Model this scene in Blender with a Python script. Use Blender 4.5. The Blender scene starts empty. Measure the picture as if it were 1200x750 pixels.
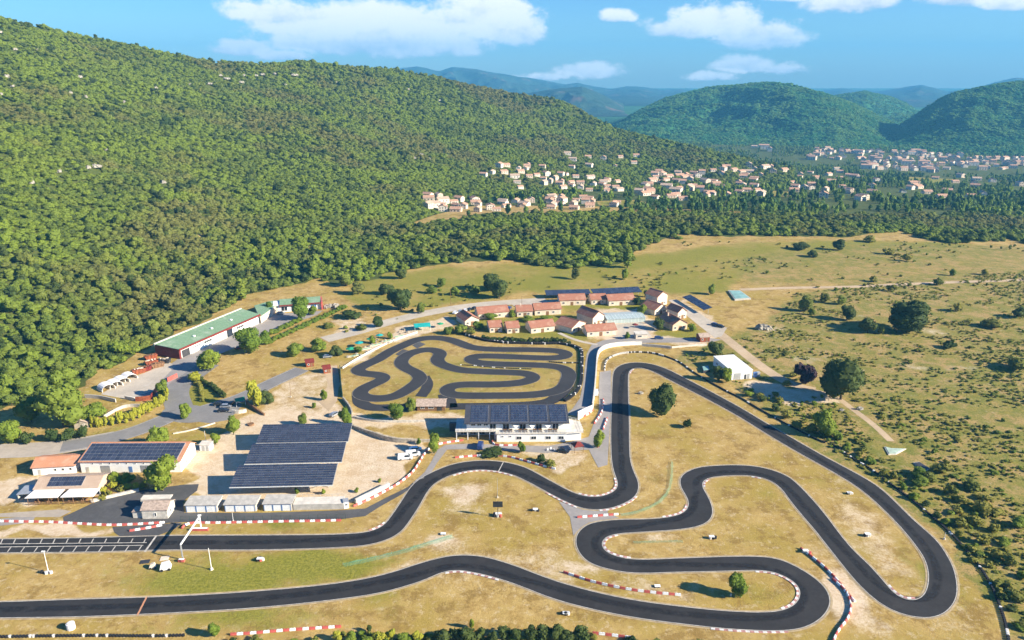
EXPOSURE, SKY, CLOUD, HAZE = 1.42, 0.068, 0.49, 0.00011
HAZE_COL = (.13, .50, .90)
import bpy, bmesh, math, random
import numpy as np
from mathutils import Vector, Matrix
from mathutils.geometry import tessellate_polygon

random.seed(7)
RNG = np.random.default_rng(11)
R = math.radians
scene = bpy.context.scene
COL = scene.collection

# ------------------------------------------------------------------ camera
CAM_H, FPX, CX, CY, YH = 125.0, 870.0, 600.0, 375.0, 85.0
PITCH = math.atan((CY - YH) / FPX)
cam_data = bpy.data.cameras.new('camera')
cam_data.sensor_width = 36.0
cam_data.lens = 36.0 * FPX / 1200.0
cam_data.clip_start = 1.0
cam_data.clip_end = 60000.0
cam = bpy.data.objects.new('camera', cam_data)
COL.objects.link(cam)
cam.location = (0, 0, CAM_H)
cam.rotation_euler = (math.pi / 2 - PITCH, 0, 0)
scene.camera = cam

def ray(px, py):
    u, v = px - CX, py - CY
    return (u, FPX * math.cos(PITCH) - v * math.sin(PITCH), -(FPX * math.sin(PITCH) + v * math.cos(PITCH)))

def G(px, py, z=0.0):
    """map position read off the survey picture -> point of the flat ground"""
    d = ray(px, py)
    t = (z - CAM_H) / d[2]
    return (d[0] * t, d[1] * t)

def az_of(px, py):
    d = ray(px, py)
    return math.atan2(d[0], d[1])

def elev_tan(px, py):
    d = ray(px, py)
    return d[2] / math.hypot(d[0], d[1])

# ------------------------------------------------------------------ render / world
scene.render.engine = 'CYCLES'
scene.view_settings.view_transform = 'Standard'
scene.view_settings.look = 'None'
scene.view_settings.gamma = 1.0
scene.view_settings.use_curve_mapping = False
scene.view_settings.exposure = EXPOSURE
cy = scene.cycles
cy.max_bounces = 5
cy.diffuse_bounces = 3
cy.glossy_bounces = 2
cy.transmission_bounces = 2
cy.transparent_max_bounces = 6
cy.volume_bounces = 0
cy.use_denoising = True
cy.use_adaptive_sampling = True
cy.adaptive_threshold = 0.02

SUN_EL = R(25.5)
SUN_AZ = math.atan2(0.95, -0.30)          # clockwise from +Y
sdir = Vector((math.sin(SUN_AZ) * math.cos(SUN_EL), math.cos(SUN_AZ) * math.cos(SUN_EL), math.sin(SUN_EL)))
sl = bpy.data.lights.new('sun', 'SUN')
sl.energy = 5.0
sl.angle = R(0.5)
sl.color = (1.0, 0.90, 0.72)
so = bpy.data.objects.new('sun', sl)
COL.objects.link(so)
so.location = (300, -200, 500)
so.rotation_euler = (-sdir).to_track_quat('-Z', 'Y').to_euler()

# ---- small node helper
class NT:
    def __init__(self, tree):
        self.t = tree; self.n = tree.nodes; self.l = tree.links
    def new(self, typ, **kw):
        n = self.n.new(typ)
        for k, v in kw.items():
            setattr(n, k, v)
        return n
    def put(self, sock, v):
        if hasattr(v, 'is_linked') or isinstance(v, bpy.types.NodeSocket):
            self.l.new(v, sock)
        elif v is not None:
            sock.default_value = v
    def math(self, op, a, b=None, c=None, clamp=False):
        n = self.new('ShaderNodeMath', operation=op, use_clamp=clamp)
        self.put(n.inputs[0], a)
        if b is not None: self.put(n.inputs[1], b)
        if c is not None: self.put(n.inputs[2], c)
        return n.outputs[0]
    def noise(self, vec, scale, detail=3.0, rough=0.55, dist=0.0, out=0):
        n = self.new('ShaderNodeTexNoise')
        n.inputs['Scale'].default_value = scale
        n.inputs['Detail'].default_value = detail
        n.inputs['Roughness'].default_value = rough
        n.inputs['Distortion'].default_value = dist
        if vec is not None: self.put(n.inputs['Vector'], vec)
        return n.outputs[out]
    def ramp(self, f, a, b, smooth=True):
        n = self.new('ShaderNodeMapRange', interpolation_type='SMOOTHSTEP' if smooth else 'LINEAR')
        self.put(n.inputs[0], f)
        n.inputs[1].default_value = a; n.inputs[2].default_value = b
        return n.outputs[0]
    def mix(self, f, a, b, typ='MIX'):
        n = self.new('ShaderNodeMix', data_type='RGBA', blend_type=typ)
        self.put(n.inputs[0], f)
        for s, v in ((n.inputs[6], a), (n.inputs[7], b)):
            if isinstance(v, tuple): s.default_value = (*v[:3], 1)
            else: self.put(s, v)
        return n.outputs[2]

world = bpy.data.worlds.new('World')
scene.world = world
world.use_nodes = True
w = NT(world.node_tree)
w.n.clear()
sky = w.new('ShaderNodeTexSky', sky_type='NISHITA')
sky.sun_disc = False
sky.sun_elevation = SUN_EL
sky.sun_rotation = SUN_AZ
sky.altitude = 200
sky.air_density = 1.0
sky.dust_density = 0.3
sky.ozone_density = 3.0
bg1 = w.new('ShaderNodeBackground')
hs = w.new('ShaderNodeHueSaturation')
hs.inputs['Saturation'].default_value = 1.25
w.l.new(sky.outputs[0], hs.inputs['Color'])
w.l.new(w.mix(1.0, hs.outputs[0], (.50, .71, .98), 'MULTIPLY'), bg1.inputs[0])
bg1.inputs[1].default_value = SKY
# cumulus clouds, placed by bearing and elevation
geo = w.new('ShaderNodeTexCoord')
sep = w.new('ShaderNodeSeparateXYZ')
w.l.new(geo.outputs['Generated'], sep.inputs[0])
az = w.math('ARCTAN2', sep.outputs[0], sep.outputs[1])
el = w.math('ARCSINE', sep.outputs[2])
cmb = w.new('ShaderNodeCombineXYZ')
w.l.new(az, cmb.inputs[0])
w.l.new(w.math('MULTIPLY', el, 1.5), cmb.inputs[1])
n1 = w.noise(cmb.outputs[0], 15.0, 8.0, 0.6, 0.0)
n2 = w.noise(cmb.outputs[0], 48.0, 8.0, 0.65)
nz = w.math('ADD', w.math('MULTIPLY', w.math('SUBTRACT', n1, 0.5), 3.0), w.math('MULTIPLY', w.math('SUBTRACT', n2, 0.5), 1.7))
#        px    py   half-w half-h  weight softness
CLOUDS = [(330, 18, 80, 22, 1.0), (400, 30, 130, 30, 1.1), (480, 38, 90, 34, 1.15), (565, 26, 84, 40, 1.15), (450, 52, 170, 26, 1.05), (600, 40, 50, 26, 1.0),
          (285, 58, 46, 13, 1.0), (335, 66, 40, 9, .9), (830, 30, 80, 26, 1.1), (885, 44, 66, 24, 1.1), (800, 34, 50, 18, 1.0), (872, 78, 46, 15, 1.1), (915, 82, 40, 10, .75), (835, 90, 44, 9, .7),
          (722, 20, 28, 11, .75), (690, 84, 66, 14, .78), (640, 90, 40, 9, .6), (1000, 2, 76, 20, 1.0), (940, -6, 60, 14, .9), (1130, -4, 80, 18, 1.0), (1190, 4, 50, 12, .9),
          (-200, 20, 120, 30, 1.0), (1420, 40, 120, 30, 1.0), (150, -120, 160, 36, 1.0), (760, -150, 200, 40, 1.0), (1250, -130, 120, 30, .9)]
dens = None
shade = None
for (px, py, hw, hh, wt) in CLOUDS:
    a0 = az_of(px, py); e0 = math.atan(elev_tan(px, py))
    wa = hw / FPX * 1.0 / math.cos(e0) ; wa = abs(az_of(px + hw, py) - az_of(px - hw, py)) / 2
    we = hh / FPX * 0.95
    dx = w.math('DIVIDE', w.math('SUBTRACT', az, a0), wa)
    dy0 = w.math('DIVIDE', w.math('SUBTRACT', el, e0), we)
    dy = w.math('MAXIMUM', dy0, w.math('MULTIPLY', dy0, -1.7))      # flat base
    d = w.math('SQRT', w.math('ADD', w.math('MULTIPLY', dx, dx), w.math('MULTIPLY', dy, dy)))
    m = w.math('MULTIPLY', w.math('SUBTRACT', 1.15, d), wt)
    h = w.math('MULTIPLY', w.math('ADD', w.math('MULTIPLY', dy0, 0.5), 0.5), w.ramp(m, -0.3, 0.3))
    dens = m if dens is None else w.math('MAXIMUM', dens, m)
    shade = h if shade is None else w.math('MAXIMUM', shade, h)
dtot = w.math('ADD', dens, w.math('MULTIPLY', nz, 0.50))
cov = w.math('MULTIPLY', w.ramp(dtot, 0.16, 0.60), 0.97)
lit = w.math('ADD', shade, w.math('ADD', w.math('MULTIPLY', w.math('SUBTRACT', n1, 0.5), 1.3), w.math('MULTIPLY', w.math('SUBTRACT', n2, 0.5), 0.8)))
ccol = w.mix(w.ramp(lit, 0.05, 0.80), (0.50, 0.58, 0.70), (1.0, 0.985, 0.96))
bg2 = w.new('ShaderNodeBackground')
w.l.new(ccol, bg2.inputs[0])
bg2.inputs[1].default_value = CLOUD
mx = w.new('ShaderNodeMixShader')
w.l.new(cov, mx.inputs[0]); w.l.new(bg1.outputs[0], mx.inputs[1]); w.l.new(bg2.outputs[0], mx.inputs[2])
wo = w.new('ShaderNodeOutputWorld')
w.l.new(mx.outputs[0], wo.inputs[0])

# ------------------------------------------------------------------ tagging
def tag(o, label=None, cat=None, group=None, kind=None):
    if label: o['label'] = label
    if cat: o['category'] = cat
    if group: o['group'] = group
    if kind: o['kind'] = kind
    return o

def empty(name, label, cat, loc=(0, 0, 0), rz=0.0, group=None):
    o = bpy.data.objects.new(name, None)
    o.empty_display_size = 0.5
    COL.objects.link(o)
    o.location = loc; o.rotation_euler = (0, 0, rz)
    return tag(o, label, cat, group)

class MB:
    """collects faces, becomes ONE mesh"""
    def __init__(self):
        self.v = []; self.f = []; self.uv = None
    def add(self, vs, fs):
        o = len(self.v)
        self.v += [tuple(p) for p in vs]
        self.f += [tuple(i + o for i in f) for f in fs]
        return self
    def box(self, c, s, rz=0.0):
        x, y, z = s[0] / 2, s[1] / 2, s[2] / 2
        cs, sn = math.cos(rz), math.sin(rz)
        vs = []
        for dz in (-z, z):
            for dx, dy in ((-x, -y), (x, -y), (x, y), (-x, y)):
                vs.append((c[0] + dx * cs - dy * sn, c[1] + dx * sn + dy * cs, c[2] + dz))
        return self.add(vs, [(3, 2, 1, 0), (4, 5, 6, 7), (0, 1, 5, 4), (1, 2, 6, 5), (2, 3, 7, 6), (3, 0, 4, 7)])
    def bx(self, x0, x1, y0, y1, z0, z1):
        return self.box(((x0 + x1) / 2, (y0 + y1) / 2, (z0 + z1) / 2), (x1 - x0, y1 - y0, z1 - z0))
    def hexa(self, b, t):
        return self.add(list(b) + list(t), [(3, 2, 1, 0), (4, 5, 6, 7), (0, 1, 5, 4), (1, 2, 6, 5), (2, 3, 7, 6), (3, 0, 4, 7)])
    def slab(self, q, th):
        """quad q (counter-clockwise seen from above) thickened downwards"""
        q = [Vector(p) for p in q]
        n = (q[1] - q[0]).cross(q[3] - q[0]).normalized() * th
        return self.hexa([p - n for p in q], q)
    def prism(self, poly, z0, z1):
        n = len(poly)
        a = sum(poly[i][0] * poly[(i + 1) % n][1] - poly[(i + 1) % n][0] * poly[i][1] for i in range(n))
        if a < 0: poly = poly[::-1]
        vs = [(p[0], p[1], z0) for p in poly] + [(p[0], p[1], z1) for p in poly]
        fs = [tuple(range(n))[::-1], tuple(range(n, 2 * n))] + [(i, (i + 1) % n, n + (i + 1) % n, n + i) for i in range(n)]
        return self.add(vs, fs)
    def cyl(self, p0, p1, r0, r1=None, n=8, cap=True):
        r1 = r0 if r1 is None else r1
        p0, p1 = Vector(p0), Vector(p1)
        d = (p1 - p0).normalized()
        a = d.orthogonal().normalized(); b = d.cross(a)
        vs = [p + (a * math.cos(2 * math.pi * i / n) + b * math.sin(2 * math.pi * i / n)) * r for p, r in ((p0, r0), (p1, r1)) for i in range(n)]
        fs = [(i, (i + 1) % n, n + (i + 1) % n, n + i) for i in range(n)]
        if cap: fs += [tuple(range(n))[::-1], tuple(range(n, 2 * n))]
        return self.add(vs, fs)
    def ball(self, c, r, seg=8, rings=5, sz=1.0):
        vs = [(c[0], c[1], c[2] + r * sz)]
        for i in range(1, rings):
            t = math.pi * i / rings
            for j in range(seg):
                p = 2 * math.pi * j / seg
                vs.append((c[0] + r * math.sin(t) * math.cos(p), c[1] + r * math.sin(t) * math.sin(p), c[2] + r * sz * math.cos(t)))
        vs.append((c[0], c[1], c[2] - r * sz))
        fs = [(0, 1 + j, 1 + (j + 1) % seg) for j in range(seg)]
        for i in range(rings - 2):
            for j in range(seg):
                a = 1 + i * seg + j; b = 1 + i * seg + (j + 1) % seg
                fs.append((a, a + seg, b + seg, b))
        l = len(vs) - 1; o = 1 + (rings - 2) * seg
        fs += [(o + j, l, o + (j + 1) % seg) for j in range(seg)]
        return self.add(vs, fs)
    def mesh(self, name, mat, smooth=False):
        me = bpy.data.meshes.new(name)
        me.from_pydata(self.v, [], self.f)
        me.materials.append(mat)
        if smooth:
            me.polygons.foreach_set('use_smooth', [True] * len(me.polygons))
        me.update()
        return me
    def build(self, name, mat, parent=None, smooth=False):
        return link(name, self.mesh(name, mat, smooth), parent)

def link(name, me, parent=None):
    o = bpy.data.objects.new(name, me)
    COL.objects.link(o)
    if parent is not None: o.parent = parent
    return o

# ------------------------------------------------------------------ materials
def material(name, rough=0.8, spec=0.3):
    m = bpy.data.materials.new(name)
    m.use_nodes = True
    t = NT(m.node_tree)
    b = t.n['Principled BSDF']
    b.inputs['Roughness'].default_value = rough
    b.inputs['Specular IOR Level'].default_value = spec
    return m, t, b

def plain(name, c, rough=0.7, var=0.15, scale=1.2, metal=0.0, spec=0.3, bump=0.0):
    """flat paint / plaster / metal with a little weathering"""
    m, t, b = material(name, rough, spec)
    tc = t.new('ShaderNodeTexCoord').outputs['Object']
    n = t.noise(tc, scale, 5.0, 0.6)
    col = t.mix(t.ramp(n, 0.3, 0.75), tuple(x * (1 - var) for x in c), tuple(min(x * (1 + var), .95) for x in c))
    t.l.new(col, b.inputs['Base Color'])
    b.inputs['Metallic'].default_value = metal
    if bump:
        bp = t.new('ShaderNodeBump'); bp.inputs['Strength'].default_value = bump; bp.inputs['Distance'].default_value = 0.05
        t.l.new(t.noise(tc, scale * 8, 4), bp.inputs['Height']); t.l.new(bp.outputs[0], b.inputs['Normal'])
    return m

M = {}
M['white_plaster'] = plain('white_plaster', (.80, .79, .76), .8, .05, .6)
M['cream_plaster'] = plain('cream_plaster', (.66, .56, .44), .85, .12, .6)
M['ochre_plaster'] = plain('ochre_plaster', (.60, .45, .32), .85, .12, .6)
M['white_paint'] = plain('white_paint', (.78, .78, .76), .5, .08, 1.0)
M['red_paint'] = plain('red_paint', (.50, .11, .09), .5, .2, 1.0)
M['dark_red'] = plain('dark_red', (.17, .028, .022), .6, .2, .8)
M['rust'] = plain('rust', (.26, .07, .03), .8, .4, 1.6)
M['glass_dark'] = plain('glass_dark', (.02, .028, .04), .12, .3, .5, 0, .6)
M['blue_door'] = plain('blue_door', (.10, .19, .40), .5, .1, 1.0)
M['grey_metal'] = plain('grey_metal', (.42, .43, .44), .45, .12, 1.0, .3)
M['dark_metal'] = plain('dark_metal', (.06, .06, .065), .5, .2, 1.0, .2)
M['concrete'] = plain('concrete', (.46, .43, .38), .9, .18, .7)
M['pale_concrete'] = plain('pale_concrete', (.62, .57, .49), .9, .15, .5)
M['awning'] = plain('awning_cloth', (.80, .77, .74), .7, .05, .5)
M['wood'] = plain('wood', (.22, .12, .06), .8, .35, 2.0)
M['shingle'] = plain('shingle', (.40, .31, .25), .9, .3, 1.5)
M['turquoise'] = plain('turquoise', (.02, .33, .31), .5, .15, .6)
M['green_cloth'] = plain('green_cloth', (.03, .30, .15), .6, .15, .6)
M['green_net'] = plain('green_net', (.10, .36, .24), .8, .25, 1.0)
M['rubber'] = plain('rubber', (.022, .022, .024), .75, .4, 2.0)
M['rubber_white'] = plain('painted_tyre', (.66, .64, .60), .7, .25, 2.0)
M['stone'] = plain('stone', (.42, .37, .29), .95, .35, .8, 0, .2, .6)
M['limestone'] = plain('limestone', (.56, .52, .45), .95, .25, .9, 0, .2, .6)
M['bark'] = plain('bark', (.10, .075, .05), .95, .4, 3.0)
M['brown_bark'] = M['bark']
M['car_white'] = plain('car_white', (.74, .75, .76), .25, .03, .5, 0, .5)
M['car_silver'] = plain('car_silver', (.38, .40, .43), .3, .05, .5, .4, .5)
M['car_black'] = plain('car_black', (.02, .022, .026), .25, .1, .5, 0, .5)
M['car_red'] = plain('car_red', (.24, .015, .02), .28, .05, .5, 0, .5)
M['car_blue'] = plain('car_blue', (.03, .06, .18), .28, .05, .5, 0, .5)
M['dark_green'] = plain('dark_green', (.015, .05, .035), .8, .3, .8)
M['tyre'] = plain('tyre', (.02, .02, .02), .8, .2)
M['panel_blue'] = None

def tile_mat(name, a, b_, c):
    m, t, b = material(name, .9, .2)
    tc = t.new('ShaderNodeTexCoord').outputs['Object']
    n = t.noise(tc, .35, 4, .6); n2 = t.noise(tc, 3.2, 3, .6)
    col = t.mix(t.ramp(n2, .3, .7), a, b_)
    col = t.mix(t.ramp(n, .45, .75), col, c)
    wv = t.new('ShaderNodeTexWave', wave_type='BANDS', bands_direction='X')
    wv.inputs['Scale'].default_value = 1.3; wv.inputs['Distortion'].default_value = .4
    t.l.new(tc, wv.inputs['Vector'])
    col = t.mix(t.math('MULTIPLY', wv.outputs['Fac'], .16), col, tuple(x * .55 for x in a))
    t.l.new(col, b.inputs['Base Color'])
    bp = t.new('ShaderNodeBump'); bp.inputs['Strength'].default_value = .5; bp.inputs['Distance'].default_value = .08
    t.l.new(wv.outputs['Fac'], bp.inputs['Height']); t.l.new(bp.outputs[0], b.inputs['Normal'])
    return m
M['tiles'] = tile_mat('terracotta_tiles', (.33, .135, .085), (.42, .20, .13), (.46, .27, .19))
M['tiles_orange'] = tile_mat('orange_tiles', (.50, .22, .115), (.58, .29, .17), (.60, .35, .23))
M['tiles_pale'] = tile_mat('pale_tiles', (.44, .31, .22), (.52, .39, .29), (.55, .43, .33))

def panel_mat():
    m, t, b = material('solar_cell', .22, .5)
    tc = t.new('ShaderNodeTexCoord').outputs['Object']
    g = t.new('ShaderNodeNewGeometry')
    r = g.outputs['Random Per Island']
    col = t.mix(r, (.030, .037, .062), (.050, .060, .092))
    t.l.new(col, b.inputs['Base Color'])
    return m
M['panel_blue'] = panel_mat()

def green_roof_mat():
    m, t, b = material('green_roof', .9, .2)
    tc = t.new('ShaderNodeTexCoord').outputs['Object']
    n = t.noise(tc, .15, 4, .6); n2 = t.noise(tc, 1.2, 4, .6)
    col = t.mix(t.ramp(n2, .3, .7), (.16, .27, .16), (.24, .36, .22))
    col = t.mix(t.ramp(n, .5, .8), col, (.34, .42, .30))
    t.l.new(col, b.inputs['Base Color'])
    return m
M['green_roof'] = green_roof_mat()
# ------------------------------------------------------------------ terrain
def plain_z(r):
    r = np.asarray(r, float)
    s = np.clip((r - 620) / 1280, 0, 1)
    return -82.0 * (s + 0.0) * np.clip((r - 560) / 200, 0, 1)

SKYLINE = [(-900, 40, 1100), (-500, 0, 1050), (-300, -12, 1050), (-100, 8, 1080), (0, 22, 1100), (50, 33, 1130), (100, 45, 1160), (150, 55, 1190), (200, 62, 1220), (250, 67, 1260), (300, 69, 1300),
           (350, 68, 1350), (400, 74, 1400), (450, 81, 1450), (520, 92, 1520), (560, 98, 1560), (600, 104, 1600), (640, 110, 1620), (660, 116, 1600), (690, 132, 1560), (720, 148, 1520), (780, 163, 1450),
           (820, 172, 1420), (860, 181, 1400), (900, 190, 1400), (930, 195, 1400)]
BASE = [(-900, 560), (-500, 520), (-300, 490), (-120, 462), (0, 438), (60, 428), (120, 410), (180, 378), (240, 345), (300, 322), (400, 296), (480, 262), (560, 226), (650, 208), (750, 200), (830, 194), (900, 190), (930, 189)]
sk_az = np.array([az_of(p[0], p[1]) for p in SKYLINE])
sk_r = np.array([p[2] for p in SKYLINE], float)
sk_z = np.array([CAM_H + p[2] * elev_tan(p[0], p[1]) for p in SKYLINE]) - 4.0
ba_az = np.array([az_of(*p) for p in BASE])
ba_r = np.array([math.hypot(*G(*p)) for p in BASE])

def fbm(x, y, s, seed=0, octs=4):
    z = 0; a = 1.0; rr = np.random.default_rng(seed)
    for o in range(octs):
        for k in range(3):
            th = rr.uniform(0, 2 * np.pi); ph = rr.uniform(0, 6.28); ph2 = rr.uniform(0, 6.28)
            fx = (x * np.cos(th) + y * np.sin(th)) / s
            fy = (-x * np.sin(th) + y * np.cos(th)) / s
            z = z + a * np.sin(fx * 2.1 + ph + 1.3 * np.sin(fy * 1.1 + ph2)) / 3
        a *= .5; s *= .5
    return z

def hill_s(x, y):
    az = np.arctan2(x, y); r = np.hypot(x, y)
    r0 = np.interp(az, ba_az, ba_r); r1 = np.interp(az, sk_az, sk_r)
    s = (r - r0) / (r1 - r0)
    return np.where(az > sk_az[-1], -1, s), az, r, r0, r1

def terrain(x, y):
    x = np.asarray(x, float); y = np.asarray(y, float)
    s, az, r, r0, r1 = hill_s(x, y)
    zp = plain_z(r)
    z1 = np.interp(az, sk_az, sk_z)
    sc = np.clip(s, 0, 1)
    e = sc * (0.55 + 0.45 * sc) ** 0.6
    e = np.where(sc < .08, e * sc / .08, e)
    up = (z1 - zp) * e
    n = fbm(x, y, 190, 3) * 9 * np.clip(s * 3, 0, 1) * np.clip((1.15 - s) * 4, 0.25, 1) * np.clip((z1 - zp) / 60, 0, 1)
    z = zp + np.maximum(up, 0) + np.where(s > 0, n, 0)
    over = np.clip(r - r1, 0, None)
    z = z - np.where(s > 1, np.minimum(over * .22, np.maximum(z1 - zp, 0)), 0)
    return z

def GT(px, py):
    """picture position -> point on the terrain"""
    d = ray(px, py); h = math.hypot(d[0], d[1])
    ux, uy, uz = d[0] / h, d[1] / h, d[2] / h
    r = np.arange(120, 3200, 1.5)
    below = CAM_H + uz * r < terrain(ux * r, uy * r)
    if not below.any(): return None
    rr = r[below.argmax()]
    return (ux * rr, uy * rr, float(terrain(ux * rr, uy * rr)))

def in_poly(x, y, poly):
    inside = np.zeros(np.shape(x), bool)
    n = len(poly)
    for i in range(n):
        x0, y0 = poly[i]; x1, y1 = poly[(i + 1) % n]
        if y0 == y1: continue
        c = ((y0 > y) != (y1 > y)) & (x < (x1 - x0) * (y - y0) / (y1 - y0) + x0)
        inside ^= c
    return inside

def gp(pts): return [G(*p) for p in pts]

WOOD = gp([(380, 334), (392, 300), (430, 268), (500, 262), (560, 250), (700, 243), (850, 240), (1000, 238), (1200, 229), (1500, 226), (1560, 282), (1290, 284), (1200, 280), (1180, 269), (1150, 279), (1095, 282),
           (1050, 262), (1000, 277), (930, 276), (860, 277), (800, 274), (748, 290), (735, 308), (700, 313), (640, 311), (590, 304), (520, 309), (470, 316), (430, 330)])
# open dry places inside the wood
WOOD2 = gp([(-400, 470), (-400, 540), (-120, 500), (0, 478), (55, 470), (98, 448), (125, 432), (150, 420), (176, 404), (212, 386), (250, 370), (268, 362), (300, 345), (400, 320), (380, 270), (240, 330), (120, 400), (0, 430)])
GLADE = [gp([(262, 364), (285, 346), (330, 337), (385, 329), (397, 347), (330, 348), (300, 358), (272, 370)]), [GT(*p)[:2] for p in ((234, 253.2), (250, 251.2), (288, 250.8), (270, 253.6))], [GT(*p)[:2] for p in ((222, 277), (240, 274), (246, 277), (232, 279))], [GT(*p)[:2] for p in ((346, 295), (366, 288), (372, 290), (352, 298))]]

# ---- ground sheet: polar grid, fine near the circuit
n_az = 520
azs = np.concatenate([np.linspace(-1.35, -0.72, 40, endpoint=False), np.linspace(-0.72, 0.72, 520), np.linspace(0.72, 1.35, 41)[1:]])
rs = [60.0]
while rs[-1] < 2600: rs.append(rs[-1] * 1.0 + max(0.9, rs[-1] * 0.0052))
rs = np.array(rs)
A, RR = np.meshgrid(azs, rs)
X = np.sin(A) * RR; Y = np.cos(A) * RR
Z = terrain(X, Y)
na, nr = len(azs), len(rs)
verts = np.stack([X, Y, Z], -1).reshape(-1, 3)
idx = np.arange(nr * na).reshape(nr, na)
faces = np.stack([idx[:-1, :-1], idx[:-1, 1:], idx[1:, 1:], idx[1:, :-1]], -1).reshape(-1, 4)

def fast_mesh(name, v, f, mat, smooth=True):
    me = bpy.data.meshes.new(name)
    v = np.asarray(v, np.float32); f = np.asarray(f, np.int32)
    me.vertices.add(len(v)); me.vertices.foreach_set('co', v.ravel())
    k = f.shape[1]
    me.loops.add(f.size); me.loops.foreach_set('vertex_index', f.ravel())
    me.polygons.add(len(f))
    me.polygons.foreach_set('loop_start', np.arange(0, f.size, k, dtype=np.int32))
    me.polygons.foreach_set('loop_total', np.full(len(f), k, np.int32))
    me.polygons.foreach_set('use_smooth', np.full(len(f), smooth))
    if mat: me.materials.append(mat)
    me.update(calc_edges=True)
    me.validate()
    return me

# ---- what grows where: weights per vertex
xf, yf = verts[:, 0], verts[:, 1]
wob_x = xf + 2.2 * np.sin(yf / 5.1 + xf / 9.0) + 1.2 * np.sin(yf / 1.9 - xf / 3.3)
wob_y = yf + 2.2 * np.sin(xf / 4.7 - yf / 8.0) + 1.2 * np.sin(xf / 2.1 + yf / 3.1)
zone = np.zeros((len(verts), 4), np.float32)          # r green, g bare earth, b scrub, a forest floor
def paint(ch, poly, wt): 
    m = in_poly(wob_x, wob_y, gp(poly)); zone[m, ch] = np.maximum(zone[m, ch], wt) if wt > 0 else zone[m, ch] * (1 + wt)
def spot(ch, px, py, rx, ry, wt):
    gx, gy = G(px, py)
    d = ((wob_x - gx) / rx) ** 2 + ((wob_y - gy) / ry) ** 2
    zone[:, ch] = np.clip(zone[:, ch] + wt * np.exp(-d), -1, 1)
hs_, _, hr_, _, _ = hill_s(xf, yf)
forest_v = (hs_ > 0.0) | in_poly(wob_x, wob_y, WOOD) | in_poly(wob_x, wob_y, WOOD2)
for g in GLADE: forest_v &= ~in_poly(xf, yf, g)
zone[forest_v, 3] = 1
zone[(hr_ > 800) & (hs_ <= 0), 3] = np.maximum(zone[(hr_ > 800) & (hs_ <= 0), 3], .75)
# right-hand scrub land
paint(2, [(790, 418), (860, 452), (960, 530), (1040, 580), (1100, 628), (1150, 690), (1205, 775), (1700, 775), (1700, 330), (1200, 318), (1050, 330), (930, 345), (890, 385), (840, 400)], .95)
paint(2, [(870, 335), (1700, 330), (1600, 285), (1200, 283), (1000, 285), (860, 300)], .55)
paint(0, [(420, 320), (560, 310), (740, 300), (870, 282), (1050, 280), (1180, 285), (1200, 300), (880, 320), (850, 345), (620, 345), (560, 355), (430, 365), (400, 350)], .62)
paint(0, [(1010, 470), (1110, 430), (1300, 430), (1400, 775), (1205, 775), (1165, 690), (1110, 625), (1050, 570), (1000, 520)], .55)
# pale grass with rock right of the trees
for p in ((1090, 388, 16, 9, .55), (1130, 432, 14, 6, .5), (1015, 372, 10, 5, .5), (1065, 335, 20, 8, .4), (960, 375, 10, 5, .4), (1170, 372, 15, 6, .4), (1060, 430, 12, 5, .5), (950, 420, 14, 8, .5), (905, 385, 10, 7, .6)): spot(1, *p)
# lawn along the straight, weedy green verges
for p in ((330, 665, 22, 8, .8), (250, 685, 16, 6, .55), (420, 660, 10, 5, .6), (210, 690, 20, 7, .4), (330, 720, 26, 6, .55), (230, 735, 24, 5, .4), (450, 700, 8, 5, .5), (330, 612, 24, 2.5, .8), (455, 600, 6, 4, .4), (720, 590, 8, 3, .6),
          (870, 640, 12, 6, .15), (895, 580, 8, 4, .55), (770, 555, 6, 8, .45), (770, 505, 7, 6, .4), (560, 560, 16, 4, .45), (1120, 690, 8, 14, .45), (940, 695, 5, 5, .35), (890, 690, 6, 5, .3), (660, 640, 8, 6, .2), (110, 660, 18, 6, .2),
          (600, 530, 18, 3, .5), (830, 700, 20, 3, .3), (1085, 668, 3, 14, .5), (960, 560, 5, 5, .4), (430, 570, 6, 6, .5), (610, 480, 40, 6, .4), (480, 445, 60, 50, .28), (610, 430, 60, 40, .3)): spot(0, *p)
paint(0, [(555, 372), (640, 366), (700, 372), (700, 398), (660, 398), (560, 392)], .75)
paint(0, [(655, 352), (700, 352), (760, 358), (760, 380), (700, 368), (655, 362)], .75)
paint(0, [(765, 385), (815, 380), (822, 400), (775, 402)], .7)
paint(0, [(215, 455), (250, 448), (262, 470), (235, 482), (220, 470)], .8)
paint(0, [(100, 505), (200, 480), (170, 500), (110, 520)], .55)
paint(0, [(205, 512), (260, 498), (285, 497), (262, 525), (215, 520)], .45)
paint(0, [(60, 480), (100, 478), (112, 520), (30, 520), (0, 510)], .4)
paint(0, [(72, 575), (160, 560), (140, 580), (72, 600), (0, 602), (0, 595), (60, 585)], .4)
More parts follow.
